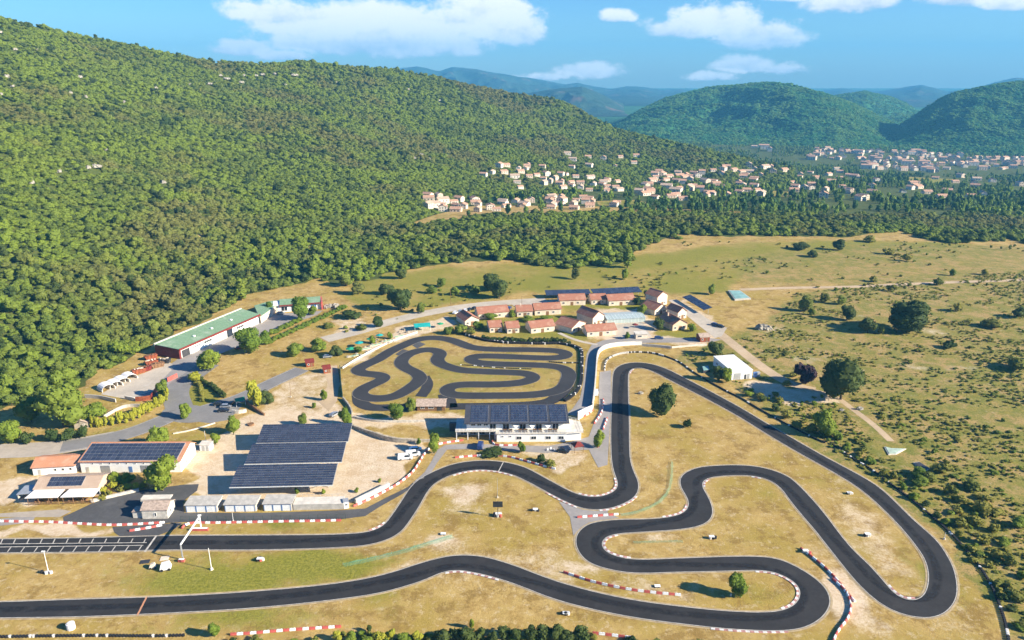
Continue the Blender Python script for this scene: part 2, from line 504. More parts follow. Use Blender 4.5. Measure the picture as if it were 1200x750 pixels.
# pale sandy yards
SAND = .95
paint(1, [(205, 548), (235, 522), (268, 498), (300, 484), (395, 482), (412, 492), (440, 512), (492, 516), (492, 534), (472, 562), (430, 586), (330, 590), (228, 586), (204, 572), (232, 552)], SAND)
paint(1, [(-60, 560), (20, 556), (90, 550), (110, 558), (42, 575), (36, 592), (-60, 592)], .8)
paint(1, [(-60, 614), (150, 617), (160, 626), (-60, 630)], .85)
paint(1, [(310, 468), (345, 440), (388, 428), (396, 440), (398, 470), (395, 484), (300, 486)], .55)
paint(1, [(375, 470), (396, 465), (415, 487), (545, 484), (545, 500), (500, 502), (430, 500), (380, 490)], .7)
paint(1, [(400, 430), (425, 412), (470, 385), (530, 368), (540, 380), (500, 392), (455, 402), (405, 432)], .85)
paint(1, [(640, 520), (680, 524), (690, 545), (655, 552), (600, 528)], .6)
paint(1, [(700, 362), (760, 360), (775, 395), (815, 396), (830, 385), (820, 372), (790, 352), (800, 348), (850, 385), (830, 405), (700, 400), (690, 396)], .75)
paint(1, [(380, 372), (430, 372), (440, 385), (395, 395)], .6)
paint(1, [(860, 448), (900, 446), (960, 460), (990, 472), (940, 476), (880, 462)], .8)
for p in ((860, 598, 10, 8, .1), (995, 600, 10, 16, .45), (990, 560, 7, 8, .35), (1045, 660, 9, 16, .45), (640, 660, 20, 10, .25), (540, 590, 9, 18, .5), (520, 640, 12, 4, .5), (775, 633, 14, 3, .5), (770, 690, 14, 4, .55), (945, 640, 8, 6, .45),
          (985, 690, 6, 12, .6), (1000, 715, 8, 10, .6), (555, 575, 10, 6, .45), (800, 505, 10, 6, .3), (610, 660, 30, 8, .2), (470, 670, 12, 3, .5), (60, 675, 24, 8, .25), (570, 685, 20, 6, .2), (930, 740, 10, 3, .4), (745, 500, 2, 30, .35), (1130, 735, 6, 10, .4),
          (650, 565, 10, 5, .3), (40, 735, 30, 4, .2), (690, 660, 8, 4, .3), (30, 590, 20, 6, .3)): spot(1, *p)
paint(1, [(700, 560), (708, 560), (722, 585), (700, 592), (690, 588)], .1)
FIELDS = []
for fp in ([(1060, 207), (1085, 208.5), (1116, 210), (1118, 215), (1062, 212)], [(630, 222), (655, 224), (656, 231), (632, 230)], [(820, 211), (855, 209), (858, 217), (822, 219)], [(700, 236), (745, 234.5), (762, 239), (705, 242)], [(905, 224), (925, 224), (926, 230), (906, 230)]):
    q = [GT(*p) for p in fp]
    FIELDS.append([(p[0], p[1]) for p in q])
    m_ = in_poly(xf, yf, FIELDS[-1]); zone[m_] = (.8, 0, 0, 0)
zz = zone.reshape(nr, na, 4)
for ch, it in ((0, 9), (2, 9), (1, 2), (3, 2)):
    q_ = zz[..., ch].copy()
    for _ in range(it):
        q_[1:-1] = (q_[:-2] + 2 * q_[1:-1] + q_[2:]) / 4
        q_[:, 1:-1] = (q_[:, :-2] + 2 * q_[:, 1:-1] + q_[:, 2:]) / 4
    zz[..., ch] = q_
zone = zz.reshape(-1, 4)
fine = fbm(xf, yf, 26, 5)
zone[:, 0] = np.clip(zone[:, 0] + .16 * fine * (zone[:, 3] < .5), 0, 1)

def ground_mat():
    m, t, b = material('ground', .95, .15)
    tc = t.new('ShaderNodeTexCoord').outputs['Object']
    at = t.new('ShaderNodeAttribute', attribute_name='zone')
    sp = t.new('ShaderNodeSeparateColor'); t.l.new(at.outputs['Color'], sp.inputs[0])
    green, earth, scrub, forest = sp.outputs[0], sp.outputs[1], sp.outputs[2], at.outputs['Alpha']
    nL = t.noise(tc, .035, 5, .6); nM = t.noise(tc, .22, 5, .65); nS = t.noise(tc, 1.3, 6, .7); nT = t.noise(tc, 5.0, 3, .7)
    mix4 = t.math('ADD', t.math('MULTIPLY', nM, .55), t.math('MULTIPLY', nS, .45))
    dry = t.mix(t.ramp(mix4, .36, .62), (.345, .220, .064), (.49, .345, .122))
    dry = t.mix(t.ramp(t.math('ADD', nL, t.math('MULTIPLY', nS, .25)), .55, .75), dry, (.35, .25, .056))
    dry = t.mix(t.math('MULTIPLY', t.ramp(t.noise(tc, .6, 5, .7), .55, .75), .55), dry, (.50, .375, .18))
    dry = t.mix(t.math('MULTIPLY', t.ramp(t.noise(tc, .13, 7, .75), .49, .60), .75), dry, (.235, .145, .038))
    dry = t.mix(t.math('MULTIPLY', t.ramp(t.noise(tc, .42, 7, .78), .53, .63), .65), dry, (.54, .42, .24))
    def amt(c, lo=.15, hi=.55, k=.75):
        return t.ramp(t.math('ADD', c, t.math('MULTIPLY', t.math('SUBTRACT', mix4, .5), k * 1.6)), lo, hi)
    grass = t.mix(t.ramp(nS, .35, .65), (.125, .145, .012), (.27, .25, .035))
    col = t.mix(t.math('MULTIPLY', amt(green, .22, .75), .9), dry, grass)
    scol = t.mix(t.ramp(nM, .4, .6), (.27, .225, .050), (.17, .18, .032))
    scol = t.mix(t.ramp(t.noise(tc, .10, 6, .72), .46, .60), scol, (.40, .27, .105))
    scol = t.mix(t.math('MULTIPLY', t.ramp(t.noise(tc, .33, 6, .75), .56, .66), .7), scol, (.44, .36, .22))
    scol = t.mix(t.math('MULTIPLY', t.ramp(nS, .48, .62), .75), scol, (.105, .115, .022))
    col = t.mix(t.math('MULTIPLY', amt(scrub, .2, .7), .88), col, scol)
    ecol = t.mix(t.ramp(mix4, .38, .62), (.55, .40, .25), (.68, .56, .41))
    col = t.mix(t.math('MULTIPLY', amt(earth, .3, .75), .92), col, ecol)
    fcol = t.mix(t.ramp(nM, .4, .6), (.055, .08, .014), (.09, .105, .022))
    col = t.mix(t.ramp(t.math('ADD', forest, t.math('MULTIPLY', t.math('SUBTRACT', mix4, .5), .7)), .4, .6), col, fcol)
    # tufts
    tuft = t.ramp(nT, .54, .66)
    col = t.mix(t.math('MULTIPLY', tuft, .22), col, (.11, .095, .028))
    t.l.new(col, b.inputs['Base Color'])
    bp = t.new('ShaderNodeBump'); bp.inputs['Strength'].default_value = .55; bp.inputs['Distance'].default_value = .35
    t.l.new(t.math('ADD', nS, t.math('MULTIPLY', nT, .5)), bp.inputs['Height']); t.l.new(bp.outputs[0], b.inputs['Normal'])
    return m
ground_me = fast_mesh('ground', verts, faces, ground_mat())
att = ground_me.color_attributes.new('zone', 'FLOAT_COLOR', 'POINT')
att.data.foreach_set('color', zone.ravel())
ground = link('ground', ground_me); tag(ground, kind='structure')

# ---- far hills
def hill_mat(name, a, b_, c):
    m, t, b = material(name, .95, .1)
    tc = t.new('ShaderNodeTexCoord').outputs['Object']
    n1 = t.noise(tc, .006, 5, .65); n2 = t.noise(tc, .05, 4, .7); n3 = t.noise(tc, .0022, 4, .6)
    col = t.mix(t.ramp(n2, .35, .65), a, b_)
    col = t.mix(t.math('MULTIPLY', t.ramp(n1, .55, .72), .6), col, c)
    t.l.new(col, b.inputs['Base Color'])
    bp = t.new('ShaderNodeBump'); bp.inputs['Strength'].default_value = .9; bp.inputs['Distance'].default_value = 6
    t.l.new(n2, bp.inputs['Height']); t.l.new(bp.outputs[0], b.inputs['Normal'])
    return m
hm_wood = hill_mat('wooded_hill', (.026, .10, .034), (.055, .15, .046), (.09, .16, .05))
hm_far = hill_mat('far_mountain', (.02, .05, .035), (.04, .07, .05), (.20, .12, .10))

FAR_HILLS = []
def far_hill(name, line, D, r0, mat, gully=18, seed=1, n_a=220, n_r=90, back=900, base=-84):
    az_l = np.array([az_of(*p) for p in line]); z_l = np.array([CAM_H + D * elev_tan(*p) for p in line])
    a_ = np.linspace(az_l[0], az_l[-1], n_a)
    s_ = np.concatenate([np.linspace(0, 1, n_r), 1 + np.linspace(.02, 1, 24)])
    def f(a, s):
        r1 = D * (1 + .05 * np.sin(a * 23 + seed))
        zr = (np.interp(a, az_l, z_l) - CAM_H) * r1 / D + CAM_H
        r = np.where(s <= 1, r0 + (r1 - r0) * s, r1 + (s - 1) * back)
        x, y = np.sin(a) * r, np.cos(a) * r
        e = np.clip(s, 0, 1); e = e * e * (3 - 2 * e) * .45 + e * .55
        g = np.abs(fbm(x, y, D * .055, seed, 5)) * 1.0 - .3
        z = base + (zr - base) * e
        amp = gully * np.clip(e * 2.5, 0, 1) * np.clip((zr - base) / 120, 0, 1) * np.clip((1.02 - s) * 3.0, .12, 1)
        z = z - g * amp
        z = np.where(s > 1, z - (s - 1) * np.maximum(zr - base, 0), z)
        return x, y, z
    S, A_ = np.meshgrid(s_, a_, indexing='ij')
    x, y, z = f(A_, S)
    v = np.stack([x, y, z], -1).reshape(-1, 3)
    i = np.arange(v.shape[0]).reshape(S.shape)
    fc = np.stack([i[:-1, :-1], i[:-1, 1:], i[1:, 1:], i[1:, :-1]], -1).reshape(-1, 4)
    o = link(name, fast_mesh(name, v, fc, mat)); tag(o, kind='structure')
    FAR_HILLS.append((f, az_l[0], az_l[-1], r0, D))
    return o
far_hill('hill', [(600, 200), (660, 182), (700, 160), (720, 147), (745, 132), (775, 117), (800, 109), (830, 102), (860, 99), (900, 97), (925, 99), (950, 105), (980, 114), (1000, 122), (1030, 136), (1060, 152), (1090, 168), (1120, 182), (1160, 192)], 3050, 2360, hm_wood, 40, 2)
far_hill('hill', [(960, 190), (1000, 178), (1030, 164), (1050, 152), (1075, 133), (1100, 117), (1125, 107), (1150, 102), (1175, 98), (1200, 95), (1260, 86), (1330, 90), (1420, 110), (1600, 150)], 2980, 2360, hm_wood, 40, 5)
far_hill('hill', [(880, 150), (920, 128), (950, 118), (980, 112), (1000, 109), (1014, 107), (1030, 111), (1042, 113), (1060, 120), (1080, 134), (1110, 150)], 4300, 3200, hm_wood, 40, 8)
far_hill('mountain', [(560, 130), (600, 112), (640, 105), (665, 103), (682, 101), (700, 108), (720, 118), (740, 130), (780, 150)], 5200, 3900, hm_far, 60, 9)
far_hill('mountain', [(400, 110), (440, 92), (467, 80), (490, 78), (515, 83), (530, 79), (560, 81), (590, 87), (612, 90), (640, 95), (665, 99), (690, 104), (720, 110), (760, 120)], 8500, 5200, hm_far, 110, 12)
far_hill('mountain', [(600, 125), (640, 108), (662, 99), (677, 97), (695, 101), (715, 104), (735, 101), (755, 102), (775, 105), (800, 104), (830, 108), (880, 118)], 9000, 5400, hm_far, 110, 15)
far_hill('mountain', [(880, 122), (930, 112), (960, 108), (985, 103), (1000, 105), (1030, 107), (1055, 103), (1080, 99), (1095, 103), (1110, 107), (1140, 104), (1165, 97), (1190, 91), (1215, 92), (1260, 100), (1400, 112)], 9500, 5600, hm_far, 110, 18)
# valley floor beyond the ground sheet
vf = MB(); vf.prism([(-2500, 2300), (9000, 1500), (12000, 11000), (-6000, 11000)], -95, -86.5)
tag(vf.build('valley_ground', hm_wood), kind='structure')

# ------------------------------------------------------------------ foliage
def leaf_mat(name, dark, light, warm, olive=None):
    m, t, b = material(name, .75, .2)
    oi = t.new('ShaderNodeObjectInfo'); g = t.new('ShaderNodeNewGeometry')
    loc = oi.outputs['Location']
    n1 = t.noise(loc, .012, 4, .6); n2 = t.noise(loc, .05, 2, .6)
    f = t.math('ADD', t.math('MULTIPLY', oi.outputs['Random'], .62), t.math('MULTIPLY', g.outputs['Random Per Island'], .38))
    col = t.mix(f, dark, light)
    w_ = t.ramp(t.math('ADD', t.math('ADD', n1, t.math('MULTIPLY', n2, .35)), t.math('MULTIPLY', oi.outputs['Random'], .16)), .62, .86)
    col = t.mix(w_, col, warm)
    if olive:
        n3 = t.noise(loc, .0065, 4, .65)
        col = t.mix(t.math('MULTIPLY', t.ramp(n3, .50, .62), .75), col, t.mix(f, tuple(x * .55 for x in olive), olive))
    t.l.new(col, b.inputs['Base Color'])
    tl = t.new('ShaderNodeBsdfTranslucent'); t.l.new(col, tl.inputs['Color'])
    ms_ = t.new('ShaderNodeMixShader'); ms_.inputs[0].default_value = .32
    t.l.new(b.outputs[0], ms_.inputs[1]); t.l.new(tl.outputs[0], ms_.inputs[2]); t.l.new(ms_.outputs[0], t.n['Material Output'].inputs[0])
    return m
M['oak_leaf'] = leaf_mat('oak_leaves', (.088, .134, .021), (.178, .212, .038), (.185, .245, .028), (.225, .205, .066))
M['dark_leaf'] = leaf_mat('dark_leaves', (.036, .066, .015), (.072, .108, .024), (.08, .11, .026))
M['bright_leaf'] = leaf_mat('bright_leaves', (.09, .155, .016), (.165, .235, .028), (.195, .25, .028))
M['yellow_leaf'] = leaf_mat('yellow_leaves', (.25, .26, .022), (.37, .36, .04), (.35, .35, .035))
M['purple_leaf'] = leaf_mat('purple_leaves', (.030, .014, .026), (.075, .035, .060), (.05, .03, .04))
M['shrub_leaf'] = leaf_mat('shrub_leaves', (.115, .145, .024), (.205, .22, .044), (.25, .235, .042))
M['valley_leaf'] = leaf_mat('valley_leaves', (.030, .085, .024), (.070, .135, .034), (.19, .27, .04))

def crown(name, mat, n_leaf=170, lobes=7, size=.30, seed=0, rx=1.0, rz=.8, up=.85, core=True, cone=0.0, spread=.62):
    """leaf clumps spread through several lobes; radius about 1, base at z = 0"""
    r_ = np.random.default_rng(seed)
    C_ = []; Q = []
    for i in range(lobes):
        while True:
            p = r_.uniform(-1, 1, 3)
            if np.linalg.norm(p) < 1: break
        rad = r_.uniform(.36, .56)
        z = p[2] * (1 - rad * .6)
        sh = 1 - cone * (z * .5 + .5)
        C_.append(np.array([p[0] * spread * rx * sh, p[1] * spread * rx * sh, z * rz])); Q.append(rad * (1 - .45 * cone * (z * .5 + .5)))
    C_.append(np.array([0, 0, 0.])); Q.append(.62 * (1 - .3 * cone))
    V = []; F = []
    w_ = np.array(Q) ** 2; w_ /= w_.sum()
    for k in r_.choice(len(C_), n_leaf, p=w_):
        d = r_.normal(size=3); d[2] += .25; d /= np.linalg.norm(d)
        pos = C_[k] + d * Q[k] * r_.uniform(.82, 1.06) * np.array([rx, rx, rz if rz < 1 else 1])
        n = d + r_.normal(size=3) * .55; n /= np.linalg.norm(n)
        a = np.cross(n, r_.normal(size=3)); a /= np.linalg.norm(a); b = np.cross(n, a)
        s = size * r_.uniform(.6, 1.25)
        o = len(V)
        V += [pos - a * s * .5, pos - b * s * .42 + n * s * .08, pos + a * s * .5, pos + b * s * .42 - n * s * .1]
        F.append((o, o + 1, o + 2, o + 3))
    if core:
        for c, q in zip(C_, Q):
            bm = bmesh.new(); bmesh.ops.create_icosphere(bm, subdivisions=2 if n_leaf > 300 else 1, radius=q * .86)
            o = len(V)
            ph = r_.uniform(0, 6, 3)
            for v in bm.verts:
                p = np.array(v.co)
                p *= 1 + .16 * math.sin(p[0] * 9 + ph[0]) * math.sin(p[1] * 8 + ph[1]) + .10 * math.sin(p[2] * 11 + ph[2]) + r_.uniform(-.07, .07)
                V.append(c + p * np.array([rx, rx, rz if rz < 1 else 1]))
            F += [tuple(v.index + o for v in f.verts) for f in bm.faces]
            bm.free()
    V = np.array(V)
    V[:, 2] -= V[:, 2].min()
    me = bpy.data.meshes.new(name)
    me.from_pydata([tuple(p) for p in V], [], F)
    me.materials.append(mat); me.update()
    return me

def trunk_mesh(h=1.0, r=.07, limbs=4, seed=0):
    r_ = random.Random(seed); mb = MB()
    mb.cyl((0, 0, -.05), (.02, .01, h * .55), r, r * .7, 7)
    mb.cyl((.02, .01, h * .55), (.03, -.02, h), r * .7, r * .35, 6)
    for i in range(limbs):
        a = r_.uniform(0, 6.28); z = h * r_.uniform(.4, .75)
        mb.cyl((.02, 0, z), (.02 + .38 * math.cos(a), .38 * math.sin(a), z + r_.uniform(.25, .5)), r * .45, r * .15, 5)
    return mb.mesh('trunk', M['bark'])

# scatter of one mass by geometry nodes
def scatter(name, pts, sc, pick, meshes, rot=None, zs=None):
    me = bpy.data.meshes.new(name)
    pts = np.asarray(pts, np.float32)
    me.vertices.add(len(pts)); me.vertices.foreach_set('co', pts.ravel())
    for an, typ, data in (('sc', 'FLOAT', sc), ('pick', 'INT', pick), ('rot', 'FLOAT', RNG.uniform(0, 6.28, len(pts)) if rot is None else rot), ('zs', 'FLOAT', RNG.uniform(.8, 1.2, len(pts)) if zs is None else zs)):
        a = me.attributes.new(an, typ, 'POINT')
        a.data.foreach_set('value', np.asarray(data, np.int32 if typ == 'INT' else np.float32))
    me.update()
    o = link(name, me)
    c = bpy.data.collections.new(name + '_kinds')
    for k, m_ in enumerate(meshes):
        q = bpy.data.objects.new(f'{name}_kind_{chr(97 + k)}', m_); c.objects.link(q)
    ng = bpy.data.node_groups.new(name, 'GeometryNodeTree')
    ng.interface.new_socket('Geometry', in_out='INPUT', socket_type='NodeSocketGeometry')
    ng.interface.new_socket('Geometry', in_out='OUTPUT', socket_type='NodeSocketGeometry')
    N = ng.nodes; L = ng.links
    gi = N.new('NodeGroupInput'); go = N.new('NodeGroupOutput')
    iop = N.new('GeometryNodeInstanceOnPoints')
    ci = N.new('GeometryNodeCollectionInfo'); ci.inputs['Collection'].default_value = c
    ci.inputs['Separate Children'].default_value = True; ci.inputs['Reset Children'].default_value = True
    def named(n, t):
        x = N.new('GeometryNodeInputNamedAttribute'); x.data_type = t; x.inputs[0].default_value = n
        return x.outputs['Attribute']
    L.new(gi.outputs[0], iop.inputs['Points']); L.new(ci.outputs[0], iop.inputs['Instance'])
    iop.inputs['Pick Instance'].default_value = True
    L.new(named('pick', 'INT'), iop.inputs['Instance Index'])
    cr = N.new('ShaderNodeCombineXYZ'); L.new(named('rot', 'FLOAT'), cr.inputs[2]); L.new(cr.outputs[0], iop.inputs['Rotation'])
    cs = N.new('ShaderNodeCombineXYZ'); s_ = named('sc', 'FLOAT')
    mu = N.new('ShaderNodeMath'); mu.operation = 'MULTIPLY'; L.new(s_, mu.inputs[0]); L.new(named('zs', 'FLOAT'), mu.inputs[1])
    L.new(s_, cs.inputs[0]); L.new(s_, cs.inputs[1]); L.new(mu.outputs[0], cs.inputs[2]); L.new(cs.outputs[0], iop.inputs['Scale'])
    L.new(iop.outputs[0], go.inputs[0])
    md = o.modifiers.new('scatter', 'NODES'); md.node_group = ng
    tag(o, kind='stuff')
    return o

oak_meshes = [crown('crown', M['oak_leaf'], 330, 9, .24, s, 1.0, .78, spread=.55) for s in range(5)]
far_meshes = [crown('crown', M['oak_leaf'], 60, 5, .5, 20 + s, 1.0, .75) for s in range(4)]
hill_meshes = [crown('crown', leaf_mat('hill_leaves', (.048, .185, .060), (.10, .27, .078), (.16, .29, .07)), 40, 4, .5, 40 + s, 1.0, .6) for s in range(3)]
valley_meshes = [crown('crown', M['valley_leaf'], 60, 5, .5, 30 + s, 1.0, 1.0) for s in range(4)]
oak_trunk = trunk_mesh(.9, .09, 4, 1)

def jitter_grid(x0, x1, y0, y1, d, j=.45):
    gx, gy = np.meshgrid(np.arange(x0, x1, d), np.arange(y0, y1, d))
    gx = gx.ravel() + RNG.uniform(-j, j, gx.size) * d; gy = gy.ravel() + RNG.uniform(-j, j, gy.size) * d
    return gx, gy

fx, fy, fd = [], [], []
for (ra, rb, d) in ((150, 480, 3.7), (480, 850, 4.1), (850, 1250, 4.6), (1250, 1750, 5.2)):
    x, y = jitter_grid(-rb * .9, rb * .9, 100, rb, d)
    r = np.hypot(x, y); a = np.arctan2(x, y)
    k = (r >= ra) & (r < rb) & (np.abs(a) < .82)
    x, y = x[k], y[k]
    s, az_, r, r0, r1 = hill_s(x, y)
    gapw = fbm(x, y, 13, 19)
    wx_ = x + 7 * fbm(x, y, 17, 61); wy_ = y + 9 * fbm(x, y, 17, 62)
    f_ = ((s > 0.004) & (s < 1.06)) | (in_poly(wx_, wy_, WOOD) & (gapw > -.62)) | in_poly(x, y, WOOD2)
    for g in GLADE: f_ &= ~in_poly(x, y, g)
    gap = fbm(x, y, 16, 9) + .6 * fbm(x, y, 60, 10)
    f_ &= gap > np.where(s > .75, -.95, -1.15)
    f_ &= RNG.uniform(size=x.size) < .95
    fx.append(x[f_]); fy.append(y[f_]); fd.append(np.full(f_.sum(), d))
fx = np.concatenate(fx); fy = np.concatenate(fy); fd = np.concatenate(fd)
fsc = fd * RNG.uniform(.56, .98, fx.size) * np.where(RNG.uniform(size=fx.size) < .14, 1.35, 1.0)
fz = terrain(fx, fy)
# ------------------------------------------------------------------ paved surfaces
def smooth_line(pts, closed=False, step=1.2):
    """Catmull-Rom through the points, resampled evenly"""
    P = [np.array(p, float) for p in pts]; n = len(P); out = []
    segs = n if closed else n - 1
    for i in range(segs):
        p1, p2 = P[i], P[(i + 1) % n]
        p0 = P[(i - 1) % n] if closed or i > 0 else 2 * p1 - p2
        p3 = P[(i + 2) % n] if closed or i + 2 < n else 2 * p2 - p1
        # centripetal
        t1 = max(np.linalg.norm(p1 - p0), 1e-3) ** .5; t2 = t1 + max(np.linalg.norm(p2 - p1), 1e-3) ** .5; t3 = t2 + max(np.linalg.norm(p3 - p2), 1e-3) ** .5
        k = max(2, int(np.linalg.norm(p2 - p1) / .4))
        for t in np.linspace(t1, t2, k, endpoint=False):
            a1 = (t1 - t) / t1 * p0 + t / t1 * p1
            a2 = (t2 - t) / (t2 - t1) * p1 + (t - t1) / (t2 - t1) * p2
            a3 = (t3 - t) / (t3 - t2) * p2 + (t - t2) / (t3 - t2) * p3
            b1 = (t2 - t) / t2 * a1 + t / t2 * a2
            b2 = (t3 - t) / (t3 - t1) * a2 + (t - t1) / (t3 - t1) * a3
            out.append((t2 - t) / (t2 - t1) * b1 + (t - t1) / (t2 - t1) * b2)
    if not closed: out.append(P[-1])
    else: out.append(out[0])
    out = np.array(out)
    L = np.concatenate([[0], np.cumsum(np.linalg.norm(np.diff(out, axis=0), axis=1))])
    m = max(2, int(round(L[-1] / step)) + 1)
    s = np.linspace(0, L[-1], m)
    res = np.stack([np.interp(s, L, out[:, 0]), np.interp(s, L, out[:, 1])], 1)
    return res[:-1] if closed else res

def relax(p, it=3, closed=False):
    for _ in range(it):
        q = p.copy()
        q[1:-1] = .25 * p[:-2] + .5 * p[1:-1] + .25 * p[2:]
        if closed:
            q[0] = .25 * p[-1] + .5 * p[0] + .25 * p[1]; q[-1] = .25 * p[-2] + .5 * p[-1] + .25 * p[0]
        p = q
    return p

def normals(p, closed=False):
    if closed: d = np.roll(p, -1, 0) - np.roll(p, 1, 0)
    else: d = np.gradient(p, axis=0)
    d = d / np.maximum(np.linalg.norm(d, axis=1, keepdims=True), 1e-6)
    return np.stack([-d[:, 1], d[:, 0]], 1), d

def ribbon(mb, p, o0, o1, z, closed=False, z1=None):
    """strip between the offsets o0 and o1 (left of travel positive)"""
    nrm, _ = normals(p, closed)
    a = p + nrm * o0; b = p + nrm * o1
    n = len(p); z1 = z if z1 is None else z1
    vs = [(q[0], q[1], z) for q in a] + [(q[0], q[1], z1) for q in b]
    fs = [(n + i, n + (i + 1) % n, (i + 1) % n, i) for i in range(n if closed else n - 1)]
    if o0 < o1: fs = [f[::-1] for f in fs]
    return mb.add(vs, fs)

def sheet(name, poly, z, mat, kind='structure'):
    tri = tessellate_polygon([[Vector((p[0], p[1], 0)) for p in poly]])
    mb = MB()
    vs = [(p[0], p[1], z) for p in poly]
    fs = []
    for a, b, c in tri:
        A_, B_, C_ = vs[a], vs[b], vs[c]
        cr = (B_[0] - A_[0]) * (C_[1] - A_[1]) - (B_[1] - A_[1]) * (C_[0] - A_[0])
        fs.append((a, b, c) if cr > 0 else (a, c, b))
    mb.add(vs, fs)
    return tag(mb.build(name, mat), kind=kind)

def asphalt(name, c, var=.25, patch=None, streak=.0):
    m, t, b = material(name, .88, .25)
    tc = t.new('ShaderNodeTexCoord').outputs['Object']
    n = t.noise(tc, .09, 5, .65); n2 = t.noise(tc, .9, 5, .7); n3 = t.noise(tc, 9, 2, .6)
    f = t.math('ADD', t.math('MULTIPLY', n, .5), t.math('ADD', t.math('MULTIPLY', n2, .3), t.math('MULTIPLY', n3, .2)))
    col = t.mix(t.ramp(f, .38, .62), tuple(x * (1 - var) for x in c), tuple(x * (1 + var) for x in c))
    if patch: col = t.mix(t.math('MULTIPLY', t.ramp(t.noise(tc, .16, 4, .6), .56, .7), .6), col, patch)
    t.l.new(col, b.inputs['Base Color'])
    bp = t.new('ShaderNodeBump'); bp.inputs['Strength'].default_value = .25; bp.inputs['Distance'].default_value = .02
    t.l.new(n3, bp.inputs['Height']); t.l.new(bp.outputs[0], b.inputs['Normal'])
    return m
M['track'] = asphalt('track_asphalt', (.030, .028, .028), .22, (.046, .042, .040))
M['kids_track'] = asphalt('small_track_asphalt', (.038, .037, .040), .16)
M['road'] = asphalt('road_asphalt', (.21, .20, .19), .12, (.27, .255, .24))
M['pit'] = asphalt('pit_asphalt', (.085, .083, .083), .2, (.12, .115, .11))
M['lane'] = asphalt('pale_asphalt', (.29, .265, .245), .12, (.36, .33, .30))
M['gravel'] = asphalt('gravel', (.46, .40, .32), .15, (.52, .47, .40))
M['pale_road'] = asphalt('pale_road', (.40, .34, .27), .15, (.34, .30, .25))
M['dirt'] = asphalt('dirt', (.47, .35, .22), .15, (.53, .42, .29))
M['line'] = plain('line_paint', (.46, .43, .38), .8, .25, .8)
M['kerb_white'] = plain('kerb_white', (.70, .67, .63), .8, .2, .8)
M['kerb_red'] = plain('kerb_red', (.46, .24, .21), .8, .3, .8)
M['verge'] = plain('verge_sand', (.42, .32, .18), .95, .25, .5)

LEFT = [(-160, 709), (0, 705), (100, 701.7), (200, 698.5), (300, 692.5), (400, 682.5), (450, 673), (500, 657.5), (533, 650.5), (566, 652), (600, 661.5), (650, 680), (700, 694), (750, 704), (800, 710.5), (850, 715.5),
        (900, 717), (920, 714), (932, 707), (937, 697), (935, 687), (925, 679), (910, 672), (900, 669.8), (880, 669), (850, 670), (800, 671), (740, 672), (710, 667), (690, 660), (680, 651), (674.5, 640), (674, 631), (676, 625),
        (682, 618.5), (690, 613.5), (705, 610.5), (725, 608.7), (760, 608), (785, 605.5), (800, 601), (806, 594), (806, 587), (802, 579), (798, 573), (796, 566), (797, 559.5), (801, 555), (808, 551), (820, 547.3), (850, 545), (870, 545),
        (890, 547), (910, 552.3), (925, 559), (938, 570), (955, 588), (970, 606), (985, 626), (1000, 644), (1020, 663), (1040, 685.5), (1048, 695), (1057, 701.5), (1068, 704), (1078, 701), (1084, 693.5), (1087, 682), (1087, 670),
        (1083, 656), (1075, 643), (1058, 621.7), (1045, 607.5), (1028, 591), (1015, 579.5), (1000, 568.3), (975, 553), (950, 539), (924, 524.3), (900, 510), (866.7, 489.3), (833, 470.5), (800, 453.5), (783, 444.8), (766.7, 436.5),
        (756.7, 432.5), (747, 431), (741, 432.3), (737.5, 437), (736.7, 450), (737, 466.7), (737.7, 483), (738, 500), (738.3, 525), (739.5, 540), (743, 552), (748, 563), (749, 573), (745, 582), (733, 590), (716.7, 596), (700, 598),
        (683, 596.5), (666, 590), (645, 579.5), (625, 568.5), (608, 560), (600, 556.7), (583, 552.7), (566.7, 551), (550, 552), (533, 555.8), (520, 561), (508, 568.5), (500, 579), (491.7, 594), (480, 611.7), (471.7, 622.5), (458, 631.5),
        (433, 639), (400, 642), (300, 645), (200, 645), (100, 647.5), (0, 648.5), (-160, 650)]
